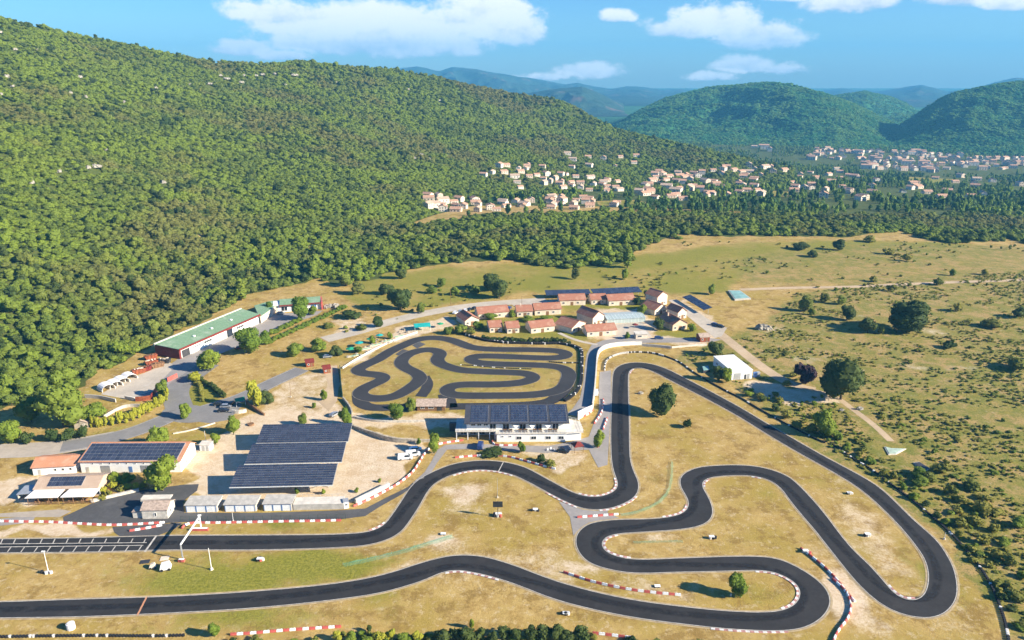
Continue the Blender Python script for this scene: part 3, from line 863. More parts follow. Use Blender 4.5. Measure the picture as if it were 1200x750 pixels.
RIGHT = [(-160, 728), (0, 725), (100, 723.3), (200, 719), (300, 713), (400, 702.5), (450, 694.5), (500, 679.5), (516, 672), (533, 668.7), (566, 674), (600, 684), (650, 703), (700, 716), (750, 725.5), (800, 732), (850, 737.5), (900, 740),
         (930, 739), (945, 735.5), (960, 727.5), (970, 717), (974, 703), (968, 689), (955, 677), (935, 664.5), (915, 655.5), (900, 652.7), (880, 651.7), (850, 652), (800, 653.7), (740, 655), (720, 651), (708, 644.5), (705.5, 636.5),
         (710, 630), (720, 626.7), (750, 624.3), (790, 621.7), (805, 620), (820, 617), (832, 610.5), (836, 601), (834, 590), (828, 578), (823, 568), (827, 562), (840, 559), (870, 557.5), (890, 559.5), (905, 565), (915, 573), (925, 586.5),
         (940, 605), (955, 622.5), (975, 648), (1000, 679), (1015, 694.5), (1030, 707), (1050, 718), (1070, 723.5), (1090, 725), (1105, 720.5), (1116, 711), (1122, 698), (1122, 683), (1118, 665.5), (1110, 650), (1100, 635.5),
         (1088, 624), (1073, 611), (1058, 596.5), (1043, 581.7), (1031.7, 572), (1016.7, 562), (1000, 552.7), (966.7, 535), (945, 522.7), (900, 496.8), (866.7, 477), (833, 458.7), (800, 441.5), (783, 433), (765, 426.8), (750, 424.7),
         (736.7, 425.2), (726.7, 428), (720.5, 432.5), (718, 438.5), (717, 450), (716.3, 466.7), (715.8, 483), (715.3, 500), (715.4, 525), (716.5, 542), (719, 554), (723, 565), (723, 571.5), (717, 577), (706.7, 581), (695, 582.3),
         (683, 580.7), (671.7, 577), (655, 568.5), (633, 556.5), (616.7, 548), (600, 543), (583, 540.3), (566.7, 539.5), (545, 541), (526.7, 545), (506.7, 553), (490, 562), (480, 571.7), (470, 587), (458, 604.5), (448, 616.5),
         (433, 622.7), (400, 625.7), (300, 627), (200, 627.5), (100, 630), (0, 631.5), (-160, 633)]
Lw = relax(smooth_line(gp(LEFT), step=1.0), 6)
Rw = relax(smooth_line(gp(RIGHT), step=1.0), 6)
sheet('race_track', [tuple(p) for p in Lw] + [tuple(p) for p in Rw[::-1]], .08, M['track'])
vb = MB()
ribbon(vb, Lw, 0.0, .5, .045); ribbon(vb, Rw, 0.0, -.5, .045)
tag(vb.build('sand_verge', M['verge']), kind='structure')
lb = MB()
ribbon(lb, Lw, -.28, -.06, .095); ribbon(lb, Rw, .28, .06, .095)
tag(lb.build('edge_line', M['line']), kind='structure')

# striped kerbs, a low ramp beside the asphalt
def kerb(edge, side, pa, pb, w_=.6, seg=1.0):
    a, b = np.array(G(*pa)), np.array(G(*pb))
    i = int(np.argmin(np.linalg.norm(edge - a, axis=1))); j = int(np.argmin(np.linalg.norm(edge - b, axis=1)))
    if j < i: i, j = j, i
    p = smooth_line([tuple(q) for q in edge[i:j + 1:3]], step=seg)
    for par, mt in ((0, 'kerb_white'), (1, 'kerb_red')):
        mb = MB(); nrm, _ = normals(p)
        for k in range(par, len(p) - 1, 2):
            q = [(p[k], nrm[k]), (p[k + 1], nrm[k + 1])]
            o0, o1 = (.02 * side, w_ * side)
            pts = [(q[0][0] + q[0][1] * o0, .10), (q[1][0] + q[1][1] * o0, .10), (q[1][0] + q[1][1] * o1, .16), (q[0][0] + q[0][1] * o1, .16)]
            t4 = [(x[0][0], x[0][1], x[1]) for x in pts]; b4 = [(x[0][0], x[0][1], .0) for x in pts]
            if side < 0: t4 = t4[::-1]; b4 = b4[::-1]
            mb.hexa(b4[::-1] if side > 0 else b4[::-1], t4[::-1] if side > 0 else t4[::-1])
        tag(mb.build('kerb', M[mt]), kind='structure')
for e_, s_, pa, pb in ((Lw, 1, (900, 669.8), (915, 715)), (Rw, -1, (832, 735.5), (922, 739.5)), (Rw, -1, (520, 670.5), (585, 679)), (Rw, -1, (740, 655), (722, 626.5)), (Lw, 1, (778, 606), (806, 590)), (Rw, -1, (824, 570), (832, 560.5)),
                       (Lw, 1, (1040, 685.5), (1074, 703)), (Rw, -1, (723, 572), (674, 578)), (Lw, 1, (600, 556.7), (530, 556.8)), (Rw, -1, (452, 613), (425, 623.6)), (Lw, 1, (675, 593), (640, 577)), (Lw, 1, (900, 669.8), (880, 669)), (Rw, -1, (880, 558.3), (893, 560)), (Lw, 1, (745, 582), (700, 598)), (Lw, 1, (741, 432.3), (737, 440)), (Rw, -1, (718, 560), (722, 572))):
    kerb(e_, s_, pa, pb)

# darker line rubbered in by the karts, wandering across the width
def rubber_mat():
    m, t, b = material('rubbered_line', .8, .3)
    tc = t.new('ShaderNodeTexCoord').outputs['Object']
    b.inputs['Base Color'].default_value = (.019, .018, .020, 1)
    at = t.new('ShaderNodeAttribute', attribute_name='fade')
    f = t.math('MULTIPLY', at.outputs['Fac'], t.ramp(t.noise(tc, .25, 5, .7), .30, .62))
    tr = t.new('ShaderNodeBsdfTransparent'); mx_ = t.new('ShaderNodeMixShader')
    t.l.new(t.math('MULTIPLY', f, .85), mx_.inputs[0]); t.l.new(tr.outputs[0], mx_.inputs[1]); t.l.new(b.outputs[0], mx_.inputs[2])
    t.l.new(mx_.outputs[0], t.n['Material Output'].inputs[0]); return m
mid = []
for q in Lw[::3]:
    d_ = np.linalg.norm(Rw - q, axis=1); mid.append((q + Rw[int(d_.argmin())]) / 2)
mid = relax(smooth_line([tuple(m_) for m_ in relax(np.array(mid), 3)], step=2.0), 4)
_, tg = normals(mid)
cv = np.zeros(len(mid)); cv[1:-1] = tg[:-2, 0] * tg[2:, 1] - tg[:-2, 1] * tg[2:, 0]
k_ = np.hanning(23); cv = np.convolve(cv, k_ / k_.sum(), 'same')
nm, _ = normals(mid)
ln = mid + nm * np.clip(cv * 14, -.7, .7)[:, None]
n_ = len(ln); vs = []; fd_ = []
for o_, f_ in ((-1.3, 0), (-.5, 1), (.5, 1), (1.3, 0)):
    vs += [(p[0] + w_[0] * o_, p[1] + w_[1] * o_, .087) for p, w_ in zip(ln, nm)]; fd_ += [f_] * n_
rb = MB(); rb.add(vs, [(k * n_ + i, k * n_ + i + 1, (k + 1) * n_ + i + 1, (k + 1) * n_ + i) for k in range(3) for i in range(n_ - 1)])
ro = tag(rb.build('rubber_line', rubber_mat()), kind='structure')
fa = ro.data.attributes.new('fade', 'FLOAT', 'POINT'); fa.data.foreach_set('value', np.array(fd_, np.float32))
# start grid and lines across the track
mk = MB()
def stripe(pts, w_=.28, z=.10):
    p = smooth_line(gp(pts), step=4.0) if len(pts) > 2 else np.array(gp(pts))
    ribbon(mk, p, -w_ / 2, w_ / 2, z)
stripe([(-60, 638.3), (172, 636.2)], .30); stripe([(-60, 642.0), (168, 639.3)], .30)
for x in (20, 110, 205, 298, 388, 480, 570, 658, 750, 842, 935, 1025):
    stripe([(x / 6, 631.9 - x / 2400), ((x - 16) / 6, 637.4 - x / 1400)], .30, .106)
    stripe([((x - 28) / 6, 640.6 - x / 1400), ((x - 58) / 6, 647.4 - x / 2400)], .30, .106)
stripe([(183.5, 627.8), (169.8, 647)], .55, .11)
tag(mk.build('track_marking', M['line']), kind='structure')
mk = MB(); stripe([(172, 699.7), (161, 721.5)], .45)
tag(mk.build('track_marking', M['tiles_orange']), kind='structure')
mk = MB(); stripe([(590, 541.5), (584, 553)], .3); stripe([(487, 563), (497, 560)], .3)
tag(mk.build('track_marking', M['line']), kind='structure')

# ---- small kart track
KIDS = [(540, 402.6), (553, 407.3), (573, 409.3), (620, 410), (650, 411), (661, 413), (664.7, 415.7), (660, 418.3), (646.7, 419.7), (606.7, 418.5), (566.7, 417.3), (554.7, 418.2), (550.5, 421), (556, 424.4), (573, 426.3), (620, 427.7),
        (646.7, 429), (660, 431.7), (666.3, 436.5), (664.7, 447), (659, 455), (646.7, 459.7), (620, 463), (580, 463.8), (540, 463.6), (528, 462.4), (523, 457.5), (529, 452.6), (543.3, 450.8), (580, 450.7), (606.7, 449), (620, 446.3),
        (626, 442.3), (620, 438.5), (606.7, 437), (573, 435.8), (540, 433.8), (528, 430.8), (514.5, 425.5), (512.3, 420.3), (516.5, 415.5), (513.5, 411.8), (504.7, 409.8), (491.3, 411), (479.3, 415), (471.5, 421), (470, 426.5), (476.7, 432),
        (488.7, 437.7), (492.5, 444.3), (486, 451), (472.7, 459.7), (460.7, 465.3), (446, 467.3), (430, 466.3), (421.5, 462.3), (424, 457), (435.3, 451), (447.5, 445.7), (450, 441.7), (441, 439), (424.7, 437.7), (418.5, 433.5), (427.3, 428.3),
        (443.3, 421), (456.7, 412.3), (475.3, 403.7), (490, 397.9), (507.3, 395.9), (526, 397.9)]
kw = relax(smooth_line(gp(KIDS), True, 1.0), 8, True)
kb = MB(); ribbon(kb, kw, -3.3, 3.3, .10, True)
tag(kb.build('kart_track', M['kids_track']), kind='structure')
kb = MB(); ribbon(kb, kw, -3.35, -3.1, .112, True); ribbon(kb, kw, 3.1, 3.35, .112, True)
M['faint_line'] = plain('faint_line', (.20, .18, .15), .8, .3, .6)
tag(kb.build('edge_line', M['faint_line']), kind='structure')
kb = MB()
for pts, hw in (([(497, 441), (501, 449), (499.5, 456), (493, 465)], 2.4), ([(421, 463), (424, 473), (436, 477.5), (463, 477.5), (500, 477.5)], 3.0), ([(522, 462), (525, 470), (527, 478)], 3.2), ([(664, 452), (655, 463), (645, 470), (628, 473.5), (590, 475.5), (527, 476.5)], 3.0)):
    ribbon(kb, smooth_line(gp(pts), step=1.5), -hw, hw, .07)
tag(kb.build('kart_lane', M['kids_track']), kind='structure')
kb = MB()
for q in ([(463, 415.5), (472, 409.5), (479, 411), (470, 417.5)], [(483, 405), (491, 400.5), (499, 403.5), (489, 408.5)]):
    sheet('painted_pad', gp(q), .075, M['pit'])

# ---- roads
def road(name, pts, hw, mat, z=.03, line=False):
    p = relax(smooth_line(gp(pts), step=1.5), 4)
    mb = MB(); ribbon(mb, p, -hw, hw, z)
    o = tag(mb.build(name, mat), kind='structure')
    if line:
        mb = MB(); ribbon(mb, p, -hw + .35, -hw + .55, z + .01); ribbon(mb, p, hw - .55, hw - .35, z + .01)
        tag(mb.build('edge_line', M['line']), kind='structure')
    return p
road('road', [(-150, 548), (-60, 538), (0, 528.5), (40, 527), (72, 523.5), (100, 519), (133, 513)], 5.5, M['pale_road'], .03, True)
road('road', [(72, 523.5), (100, 519), (133, 512.5), (158, 505.5), (180, 497), (200, 488.5), (212, 483)], 4.6, M['road'], .04, True)
ring = [(219 + 30 * math.cos(t), 485 + 10.5 * math.sin(t)) for t in np.linspace(0, 6.283, 28)[:-1]]
sheet('roundabout', [tuple(p) for p in smooth_line(gp(ring), True)], .05, M['road'])
road('road', [(212, 483), (209, 474), (206, 463), (210, 452), (225, 441), (245, 427)], 5.0, M['road'], .044)
road('road', [(236, 481), (258, 474), (280, 467), (300, 458), (320, 448), (340, 439), (354, 432.5)], 4.2, M['road'], .038, True)
sheet('car_park', gp([(228, 478), (246, 478), (262, 471), (284, 474), (278, 482), (268, 492), (246, 496), (230, 494)]), .034, M['road'])
sheet('forecourt', gp([(178, 452), (192, 433), (212, 418), (250, 398), (285, 384), (304, 374), (322, 368), (378, 364), (372, 369), (352, 376), (322, 386), (300, 396), (272, 409), (245, 420), (224, 433), (209, 446), (196, 462), (160, 468), (150, 466)]), .026, M['lane'])
sheet('yard', gp([(118, 462), (145, 446), (172, 436), (198, 424), (205, 430), (190, 445), (178, 458), (150, 468)]), .032, M['gravel'])
sheet('pit_yard', gp([(74, 606), (110, 589), (150, 577), (215, 568), (233, 567.5), (231, 575), (214, 588), (216, 601), (310, 601), (400, 598), (428, 596), (455, 582), (478, 571), (484, 565.5), (486, 569), (470, 580), (445, 594), (428, 605), (400, 608.5), (310, 610), (216, 612), (196, 613), (186, 616), (75, 611.5)]), .055, M['pit'])
sheet('pit_exit', gp([(132, 617.5), (190, 614.5), (204, 613), (214, 613), (205, 620), (186, 627.5), (140, 628.5), (134, 624)]), .06, M['pit'])
sheet('pit_lane', gp([(484, 566), (498, 553), (506, 540), (513, 527), (522, 521.5), (548, 520), (600, 521.5), (642, 523), (668, 518), (690, 512), (702, 480), (702, 450), (703, 436), (716, 434), (716, 470), (714.5, 500), (712, 545), (701, 548), (690, 527), (640, 531), (600, 528.5), (545, 526.5), (524, 527), (512, 543), (506, 553), (494, 562)]), .062, M['lane'])
sheet('runoff', gp([(655, 588), (664, 590.5), (683, 597.5), (700, 599), (713, 596.8), (712, 601), (726, 607), (705, 609.5), (690, 612.5), (681, 618), (675, 624), (672, 628), (668, 606)]), .052, M['lane'])
sheet('paved_lane', gp([(664, 485), (671, 479), (680, 466), (683.5, 448), (685.5, 430), (687.5, 415), (693, 404.5), (706, 399), (724, 396.5), (738, 396), (830, 396), (846, 398), (834, 401), (735, 402), (712, 406), (702, 414), (699, 432), (697, 468), (688, 479), (676, 488)]), .04, M['lane'])
sheet('paved_terrace', gp([(716, 380), (752, 377), (764, 395), (740, 398), (722, 396), (716, 388)]), .036, M['gravel'])
sheet('car_park', gp([(600, 357), (622, 353.5), (655, 351), (656, 355), (640, 357), (604, 360)]), .034, M['gravel'])
road('dirt_road', [(380, 398), (420, 388), (450, 379), (480, 371), (510, 365), (540, 360), (575, 356), (600, 354), (640, 351.5)], 4.6, M['gravel'], .03)
sheet('yard', gp([(783, 351.5), (793, 351), (818, 366), (842, 382), (852, 384), (846, 394), (838, 396), (822, 384), (800, 366)]), .042, M['gravel'])
road('dirt_road', [(840, 388), (860, 404), (885, 424), (905, 438), (925, 449), (945, 455), (955, 457)], 2.8, M['dirt'], .03)
road('dirt_road', [(945, 455.5), (975, 463), (1000, 480), (1025, 499), (1044, 517)], 1.3, M['dirt'], .026)
road('dirt_road', [(868, 339.5), (920, 337.5), (1000, 336), (1050, 333.5), (1110, 331), (1200, 328), (1400, 322)], 2.4, M['dirt'], .03)
road('dirt_road', [(-100, 620), (0, 612), (40, 608)], 2.0, M['lane'], .028)
sheet('yard', gp([(10, 601), (70, 597), (84, 599), (70, 606), (0, 606), (-60, 606)]), .03, M['pale_road'])
road('footpath', [(655, 390), (668, 396), (684, 401), (700, 404)], 1.1, M['gravel'], .046)
# court and pond-like slabs far right
sheet('paved_terrace', gp([(378, 430), (395, 428), (398, 445), (395, 470), (385, 482), (372, 470), (385, 452)]), .02, M['dirt'])

# ------------------------------------------------------------------ barriers round the track
def along(pts, step):
    p = relax(smooth_line(gp(pts), step=.5), 3)
    p = smooth_line([tuple(q) for q in p[::3]] + [tuple(p[-1])], step=step)
    return p
def block_mesh(mat, L_):
    mb = MB(); h = L_ / 2 - .04
    prof = [(-.27, 0), (.27, 0), (.25, .18), (.17, .28), (.13, .55), (-.13, .55), (-.17, .28), (-.25, .18)]
    n = len(prof)
    mb.add([(s * h, a, z) for s in (-1, 1) for a, z in prof], [(i, (i + 1) % n, n + (i + 1) % n, n + i) for i in range(n)] + [tuple(range(n))[::-1], tuple(range(n, 2 * n))])
    for s in (-.25, .25): mb.box((s * L_, 0, .59), (.22, .2, .1))
    return mb.mesh('block', M[mat])
BL = 1.5
red_block = block_mesh('red_paint', BL); white_block = block_mesh('white_paint', BL)
def barrier(label, pts, start=0, group='red and white barriers of the circuit', ratio=2):
    p = along(pts, BL)
    c = p.mean(0)
    root = empty('track_barrier', label, 'barrier', (c[0], c[1], 0), 0, group)
    for i in range(len(p) - 1):
        q = (p[i] + p[i + 1]) / 2; d = p[i + 1] - p[i]
        red = (i + start) % ratio == 0
        o = link('red_block' if red else 'white_block', red_block if red else white_block, root)
        o.location = (q[0] - c[0], q[1] - c[1], .05); o.rotation_euler.z = math.atan2(d[1], d[0])
    return root
barrier('long red and white barrier left of the stone hut, behind the start grid', [(-30, 611.3), (0, 611.5), (25, 612), (60, 612.5), (90, 614.3), (130, 616), (160, 615), (193, 613)])
barrier('short red and white barrier in the pit entry wedge beside the start grid', [(152, 622.8), (170, 620), (190, 616)])
barrier('red and white barrier along the pit lane in front of the row of garages', [(213, 620), (216, 616), (224, 613.6), (250, 613.4), (300, 612.4), (350, 611.5), (400, 610.5)])
barrier('curving red and white barrier climbing from the concrete wall to the pit lane', [(414, 594), (430, 587), (448, 578), (470, 565), (484, 553), (492, 541), (500, 529), (508, 523), (522, 519.5), (543, 516.5)])
barrier('curved red and white barrier on the grass above the bend below the clubhouse', [(533, 536.8), (550, 535.3), (575, 534), (597, 536), (618, 541.5), (638, 547), (651, 550)])
barrier('short red and white barrier against the lower wall of the clubhouse', [(577, 517), (578, 521), (588, 522.5), (606, 522.3)])
barrier('straight red and white barrier on the grey run-off between two bends', [(676, 606.8), (700, 605), (725, 603.3)])
barrier('red and white barrier on dry grass left of the lone tree inside the hairpin', [(660, 671), (675, 676), (690, 681), (710, 686), (735, 691), (765, 695), (798, 698)])
barrier('long red and white barrier curving down the dirt strip right of the hairpin', [(938, 643), (955, 656), (970, 669), (983, 683), (993, 697), (997, 712), (992, 727), (984, 737), (977, 750), (974, 770)])
barrier('second short red and white barrier doubled against the long one right of the hairpin', [(975, 679), (983, 685.5), (992, 695), (1002, 706)])
barrier('curved barrier on the grey strip beside the right straight, upper of the pair', [(707, 468), (707, 477), (703, 487), (696, 497)])
barrier('short barrier on the grey strip beside the right straight, lower of the pair', [(711.5, 490), (709, 497), (706.5, 504)])
barrier('short red and white barrier by the round tree at the clubhouse corner', [(705, 513), (703, 519), (700, 525)])
barrier('short red and white barrier standing below the white sloping wall', [(684, 488.5), (690, 485), (695, 480.5)])
barrier('low red and white barrier at the bottom edge of the dry grass', [(270, 744.3), (295, 742.8), (320, 740.6), (345, 738.6), (370, 737), (400, 735)], 0, None)
barrier('short red and white barrier half hidden by the hedge at the bottom edge', [(694, 742.5), (715, 744.8), (740, 748.2)], 0, None)

# tyre walls
def tyre_stack(mb, x, y, n=3, r=.36, z0=.04):
    for k in range(n):
        z = z0 + k * .24
        mb.cyl((x, y, z), (x, y, z + .215), r, r, 8)
def tyre_wall(name, label, pts, white=.12, n=3, rows=1, step=.78, seed=1, group=None, w_first=False):
    p = along(pts, step); c = p.mean(0); nrm, _ = normals(p); r_ = random.Random(seed)
    root = empty(name, label, 'tyre wall', (c[0], c[1], 0), 0, group)
    a, b = MB(), MB()
    for i, q in enumerate(p):
        for k in range(rows):
            x, y = q - c + nrm[i] * k * .74
            tyre_stack(b if r_.random() < white else a, x, y, n)
    a.build('black_tyres', M['rubber'], root)
    if b.v: b.build('white_tyres', M['rubber_white'], root)
    return root
tyre_wall('tyre_wall', 'long tyre wall bounding the right and top of the small kart track', [(572, 400.5), (593, 402.6), (615, 403.3), (633, 403.8), (655, 403.6), (670, 406), (679, 410), (681, 418), (680.6, 432), (679.3, 450), (674, 460), (666, 467), (661, 470)], .08, 4, 2)
tyre_wall('tyre_wall', 'thin tyre line between two lanes of the small kart track', [(540, 427.8), (556, 428.6), (567, 429.8), (593, 431.6), (622, 432.6)], .15, 1, 1)
tyre_wall('tyre_wall', 'short tyre line beside the right hairpin of the small kart track', [(644, 424.4), (660, 425.5), (677, 425.6)], .1, 2, 1)
tyre_wall('tyre_wall', 'pale tyre wall round the outside of the top bend of the big circuit', [(708.5, 434), (709, 428), (713, 421), (722, 416.5), (735, 413.9), (752, 413.5), (768, 415), (779, 418)], .6, 3, 1)
tyre_wall('tyre_wall', 'long dark tyre bank beside the right hand straight of the big circuit', [(780, 418), (795, 424), (812, 436), (830, 447), (850, 458), (870, 468), (890, 480), (910, 491), (930, 502), (950, 512), (966, 519)], .12, 2, 1)
tyre_wall('tyre_wall', 'long dark tyre bank along the scrub right of the far bend', [(974, 520), (985, 528), (1000, 538), (1020, 550), (1040, 565), (1060, 580), (1078, 594), (1092, 606), (1108, 620), (1122, 634), (1136, 650), (1150, 668), (1163, 690), (1172, 712), (1180, 740), (1184, 770)], .10, 2, 1)
tyre_wall('tyre_wall', 'dark tyre line hidden in shade behind the top left of the small kart track', [(534, 389), (545, 393), (556, 396.5), (570, 400)], .06, 4, 2)
tyre_wall('tyre_wall', 'broken line of tyres along the bottom edge of the photo', [(-40, 748), (0, 747), (60, 746), (120, 745.6), (180, 746), (215, 745.3)], .2, 2, 1)
# ------------------------------------------------------------------ buildings
def frame(P0, P1):
    a, b = G(*P0), G(*P1)
    return a, math.atan2(b[1] - a[1], b[0] - a[0]), math.hypot(b[0] - a[0], b[1] - a[1])

def wall_solid(w_, d, eave, ridge, axis, yr=None):
    """walls of a gabled house as one closed body; ridge along x or y"""
    mb = MB(); t = .12
    if axis == 'x':
        yr = d / 2 if yr is None else yr
        prof = [(0, 0), (d, 0), (d, eave - t), (yr, ridge - t), (0, eave - t)]
        n = 5
        vs = [(x, y, z) for x in (0, w_) for y, z in prof]
    else:
        prof = [(0, 0), (w_, 0), (w_, eave - t), (w_ / 2, ridge - t), (0, eave - t)]
        n = 5
        vs = [(x, y, z) for y in (d, 0) for x, z in prof]
    mb.add(vs, [tuple(range(n))[::-1], tuple(range(n, 2 * n))] + [(i, (i + 1) % n, n + (i + 1) % n, n + i) for i in range(n)])
    return mb

def gable_roof(w_, d, eave, ridge, axis, over=.45, th=.18, yr=None):
    mb = MB(); o = over
    if axis == 'x':
        yr = d / 2 if yr is None else yr
        s1 = (ridge - eave) / yr; s2 = (ridge - eave) / (d - yr)
        f = eave - s1 * o; b = eave - s2 * o
        mb.slab([(-o, -o, f + .1), (w_ + o, -o, f + .1), (w_ + o, yr, ridge + .1), (-o, yr, ridge + .1)], th)
        mb.slab([(-o, yr + .002, ridge + .1), (w_ + o, yr + .002, ridge + .1), (w_ + o, d + o, b + .1), (-o, d + o, b + .1)], th)
        mb.box((w_ / 2, yr, ridge + .14), (w_ + 2 * o, .34, .14))
    else:
        s = (ridge - eave) / (w_ / 2); f = eave - s * o
        mb.slab([(-o, -o, f + .1), (w_ / 2, -o, ridge + .1), (w_ / 2, d + o, ridge + .1), (-o, d + o, f + .1)], th)
        mb.slab([(w_ / 2 + .002, -o, ridge + .1), (w_ + o, -o, f + .1), (w_ + o, d + o, f + .1), (w_ / 2 + .002, d + o, ridge + .1)], th)
        mb.box((w_ / 2, d / 2, ridge + .14), (.34, d + 2 * o, .14))
    return mb

def window(root, side, u, z0, w_, h, W=0, D=0, name='window', frame_mat='white_paint', pane_mat='glass_dark'):
    """frame with a pane on the front (f), right (r), left (l) face; u along the face"""
    f, p = MB(), MB(); t = .09
    def bx(mb, u0, u1, za, zb, o0, o1):
        if side == 'f': mb.bx(u0, u1, -o1, -o0, za, zb)
        elif side == 'r': mb.bx(W + o0, W + o1, u0, u1, za, zb)
        else: mb.bx(-o1, -o0, u0, u1, za, zb)
    for (a, b, c, d_) in ((u, u + w_, z0, z0 + t), (u, u + w_, z0 + h - t, z0 + h), (u, u + t, z0 + t, z0 + h - t), (u + w_ - t, u + w_, z0 + t, z0 + h - t)):
        bx(f, a, b, c, d_, .004, .09)
    if w_ > 1.1: bx(f, u + w_ / 2 - t / 3, u + w_ / 2 + t / 3, z0 + t, z0 + h - t, .004, .08)
    bx(p, u + t, u + w_ - t, z0 + t, z0 + h - t, .006, .03)
    o = f.build(name, M[frame_mat], root)
    p.build('pane', M[pane_mat], o)
    return o

def panels(name, root, q, nx, ny, gap=.07, lift=.10, th=.05, bed='grey_metal', bed_over=.12):
    """solar field on the slope q = front left, front right, back right, back left"""
    q = [Vector(p) for p in q]
    n = (q[1] - q[0]).cross(q[3] - q[0]).normalized()
    mb = MB(); lx = (q[1] - q[0]).length; ly = (q[3] - q[0]).length
    def at(u, v): return q[0] * (1 - u) * (1 - v) + q[1] * u * (1 - v) + q[2] * u * v + q[3] * (1 - u) * v + n * lift
    gx, gy = gap / lx / 2, gap / ly / 2
    for i in range(nx):
        for j in range(ny):
            u0, u1, v0, v1 = i / nx + gx, (i + 1) / nx - gx, j / ny + gy, (j + 1) / ny - gy
            mb.slab([at(u0, v0), at(u1, v0), at(u1, v1), at(u0, v1)], th)
    o = mb.build(name, M['panel_blue'], root)
    if bed:
        b = MB(); e = bed_over
        ex, ey = e / lx, e / ly
        b.slab([at(-ex, -ey) - n * (th + .012), at(1 + ex, -ey) - n * (th + .012), at(1 + ex, 1 + ey) - n * (th + .012), at(-ex, 1 + ey) - n * (th + .012)], .06)
        b.build('panel_frame', M[bed], root)
    return o

def house(name, label, cat, P0, P1, d, eave, ridge, axis, wall='cream_plaster', roof='tiles', group=None, wins=(), doors=(), yr=None, over=.45, chimney=None):
    (x, y), rz, w_ = frame(P0, P1)
    root = empty(name, label, cat, (x, y, 0), rz, group)
    wall_solid(w_, d, eave, ridge, axis, yr).build('wall', M[wall], root)
    r_ = gable_roof(w_, d, eave, ridge, axis, over, yr=yr).build('roof', M[roof], root)
    for (s, u, z0, a, h) in wins:
        uu = u * (w_ if s == 'f' else d)
        window(root, s, uu, z0, a, h, w_, d)
    for (s, u, a, h, mt) in doors:
        uu = u * (w_ if s == 'f' else d)
        mb = MB()
        if s == 'f': mb.bx(uu, uu + a, -.07, -.004, .02, h)
        else: mb.bx(w_ + .004, w_ + .07, uu, uu + a, .02, h)
        mb.build('door', M[mt], root)
    if chimney:
        mb = MB(); cx_, cy_ = chimney[0] * w_, chimney[1] * d
        mb.box((cx_, cy_, ridge + .1), (.6, .6, 1.5)); mb.box((cx_, cy_, ridge + .93), (.8, .8, .12))
        mb.build('chimney', M[wall], r_)
    return root, w_

# ---- the clubhouse of the circuit
(x, y), rz, W_ = frame((546, 518.2), (682, 517.4))
club = empty('clubhouse', 'two storey white clubhouse with a long dark solar roof and terrace beside the circuit', 'building', (x, y, 0), rz)
mb = MB(); mb.bx(11, 35.5, 0, 11.8, 0, 3.2)
mb.build('lower_wall', M['white_plaster'], club)
mb = MB(); mb.prism([(35.5, .6), (41.2, 1.2), (40.6, 8.6), (35.5, 11.4)], 0, 3.18); mb.build('lower_wing', M['white_plaster'], club)
mb = MB(); mb.bx(-3.6, 11.0, 5.6, 11.8, 0, 3.05); mb.build('lower_wall', M['concrete'], club)
mb = MB(); mb.prism([(-3.8, 1.6), (10.6, 1.6), (10.6, -.3), (35.5, -.3), (41.9, .6), (41.2, 9.2), (36, 12.2), (-3.8, 12.2)], 3.2, 3.5)
mb.build('terrace_deck', M['pale_concrete'], club)
mb = MB(); mb.bx(.2, 36.0, 3.0, 13.4, 3.5, 6.5)
mb.add([(.2, 3.0, 6.5), (36, 3.0, 6.5), (36, 13.4, 6.5), (.2, 13.4, 6.5), (.2, 13.4, 7.75), (36, 13.4, 7.75)], [(0, 3, 2, 1), (0, 1, 5, 4), (1, 2, 5), (0, 4, 3), (2, 3, 4, 5)])
mb.build('upper_wall', M['white_plaster'], club)
mb = MB(); mb.slab([(-.6, 1.4, 6.60), (36.9, 1.4, 6.60), (36.9, 14.2, 8.15), (-.6, 14.2, 8.15)], .28)
rf = mb.build('roof', M['grey_metal'], club)
def rz_(yy): return 6.60 + (yy - 1.4) / 12.8 * 1.55
M['slate_roof'] = plain('slate_roof', (.060, .060, .070), .6, .15, .4)
rf.data.materials.clear(); rf.data.materials.append(M['slate_roof'])
for k, (a, b) in enumerate(((1.6, 7.9), (8.9, 15.3), (16.1, 22.2), (22.9, 29.3), (30.2, 36.2))):
    panels('solar_panels', club, [(a, 2.3, rz_(2.3)), (b, 2.3, rz_(2.3)), (b, 13.4, rz_(13.4)), (a, 13.4, rz_(13.4))], 6, 7, .12, .10, .05, 'grey_metal', .0)
for u in (18.0, 23.2, 28.4, 33.0): window(club, 'f', u, .95, 1.9, 1.3, name='window')
for u in (12.6, 15.4): window(club, 'f', u, 1.9, .9, .6)
def fwin(u, z0, w_, h, yy, root=club, nm='window'):
    f, p = MB(), MB()
    f.bx(u, u + w_, yy - .09, yy - .004, z0, z0 + h)
    o = f.build(nm, M['white_paint'], root)
    for k in range(2): p.bx(u + .08 + k * w_ / 2, u + (k + 1) * w_ / 2 - .06, yy - .12, yy - .092, z0 + .08, z0 + h - .08)
    p.build('pane', M['glass_dark'], o)
for u in (1.8, 4.0, 6.3): fwin(u, 5.0, 1.5, .95, 3.0)
for u in (8.5, 13.2, 19.2, 25.0, 31.0): fwin(u, 3.56, 2.2, 2.35, 3.0, nm='glass_door')
for u in (-2.2, 1.2, 4.4, 7.6): fwin(u, .3, 2.2, 2.3, 5.6, nm='glass_door')
for px_ in (-3.4, .6, 4.5, 8.4, 10.4):
    mb = MB(); mb.bx(px_ - .14, px_ + .14, 1.8, 2.08, 0, 3.2); mb.build('post', M['white_paint'], club)
rl = MB()
edge = [(-3.7, 1.7), (10.7, 1.7), (10.7, -.2), (35.4, -.2), (41.8, .7), (41.1, 9.1), (36.2, 12.0)]
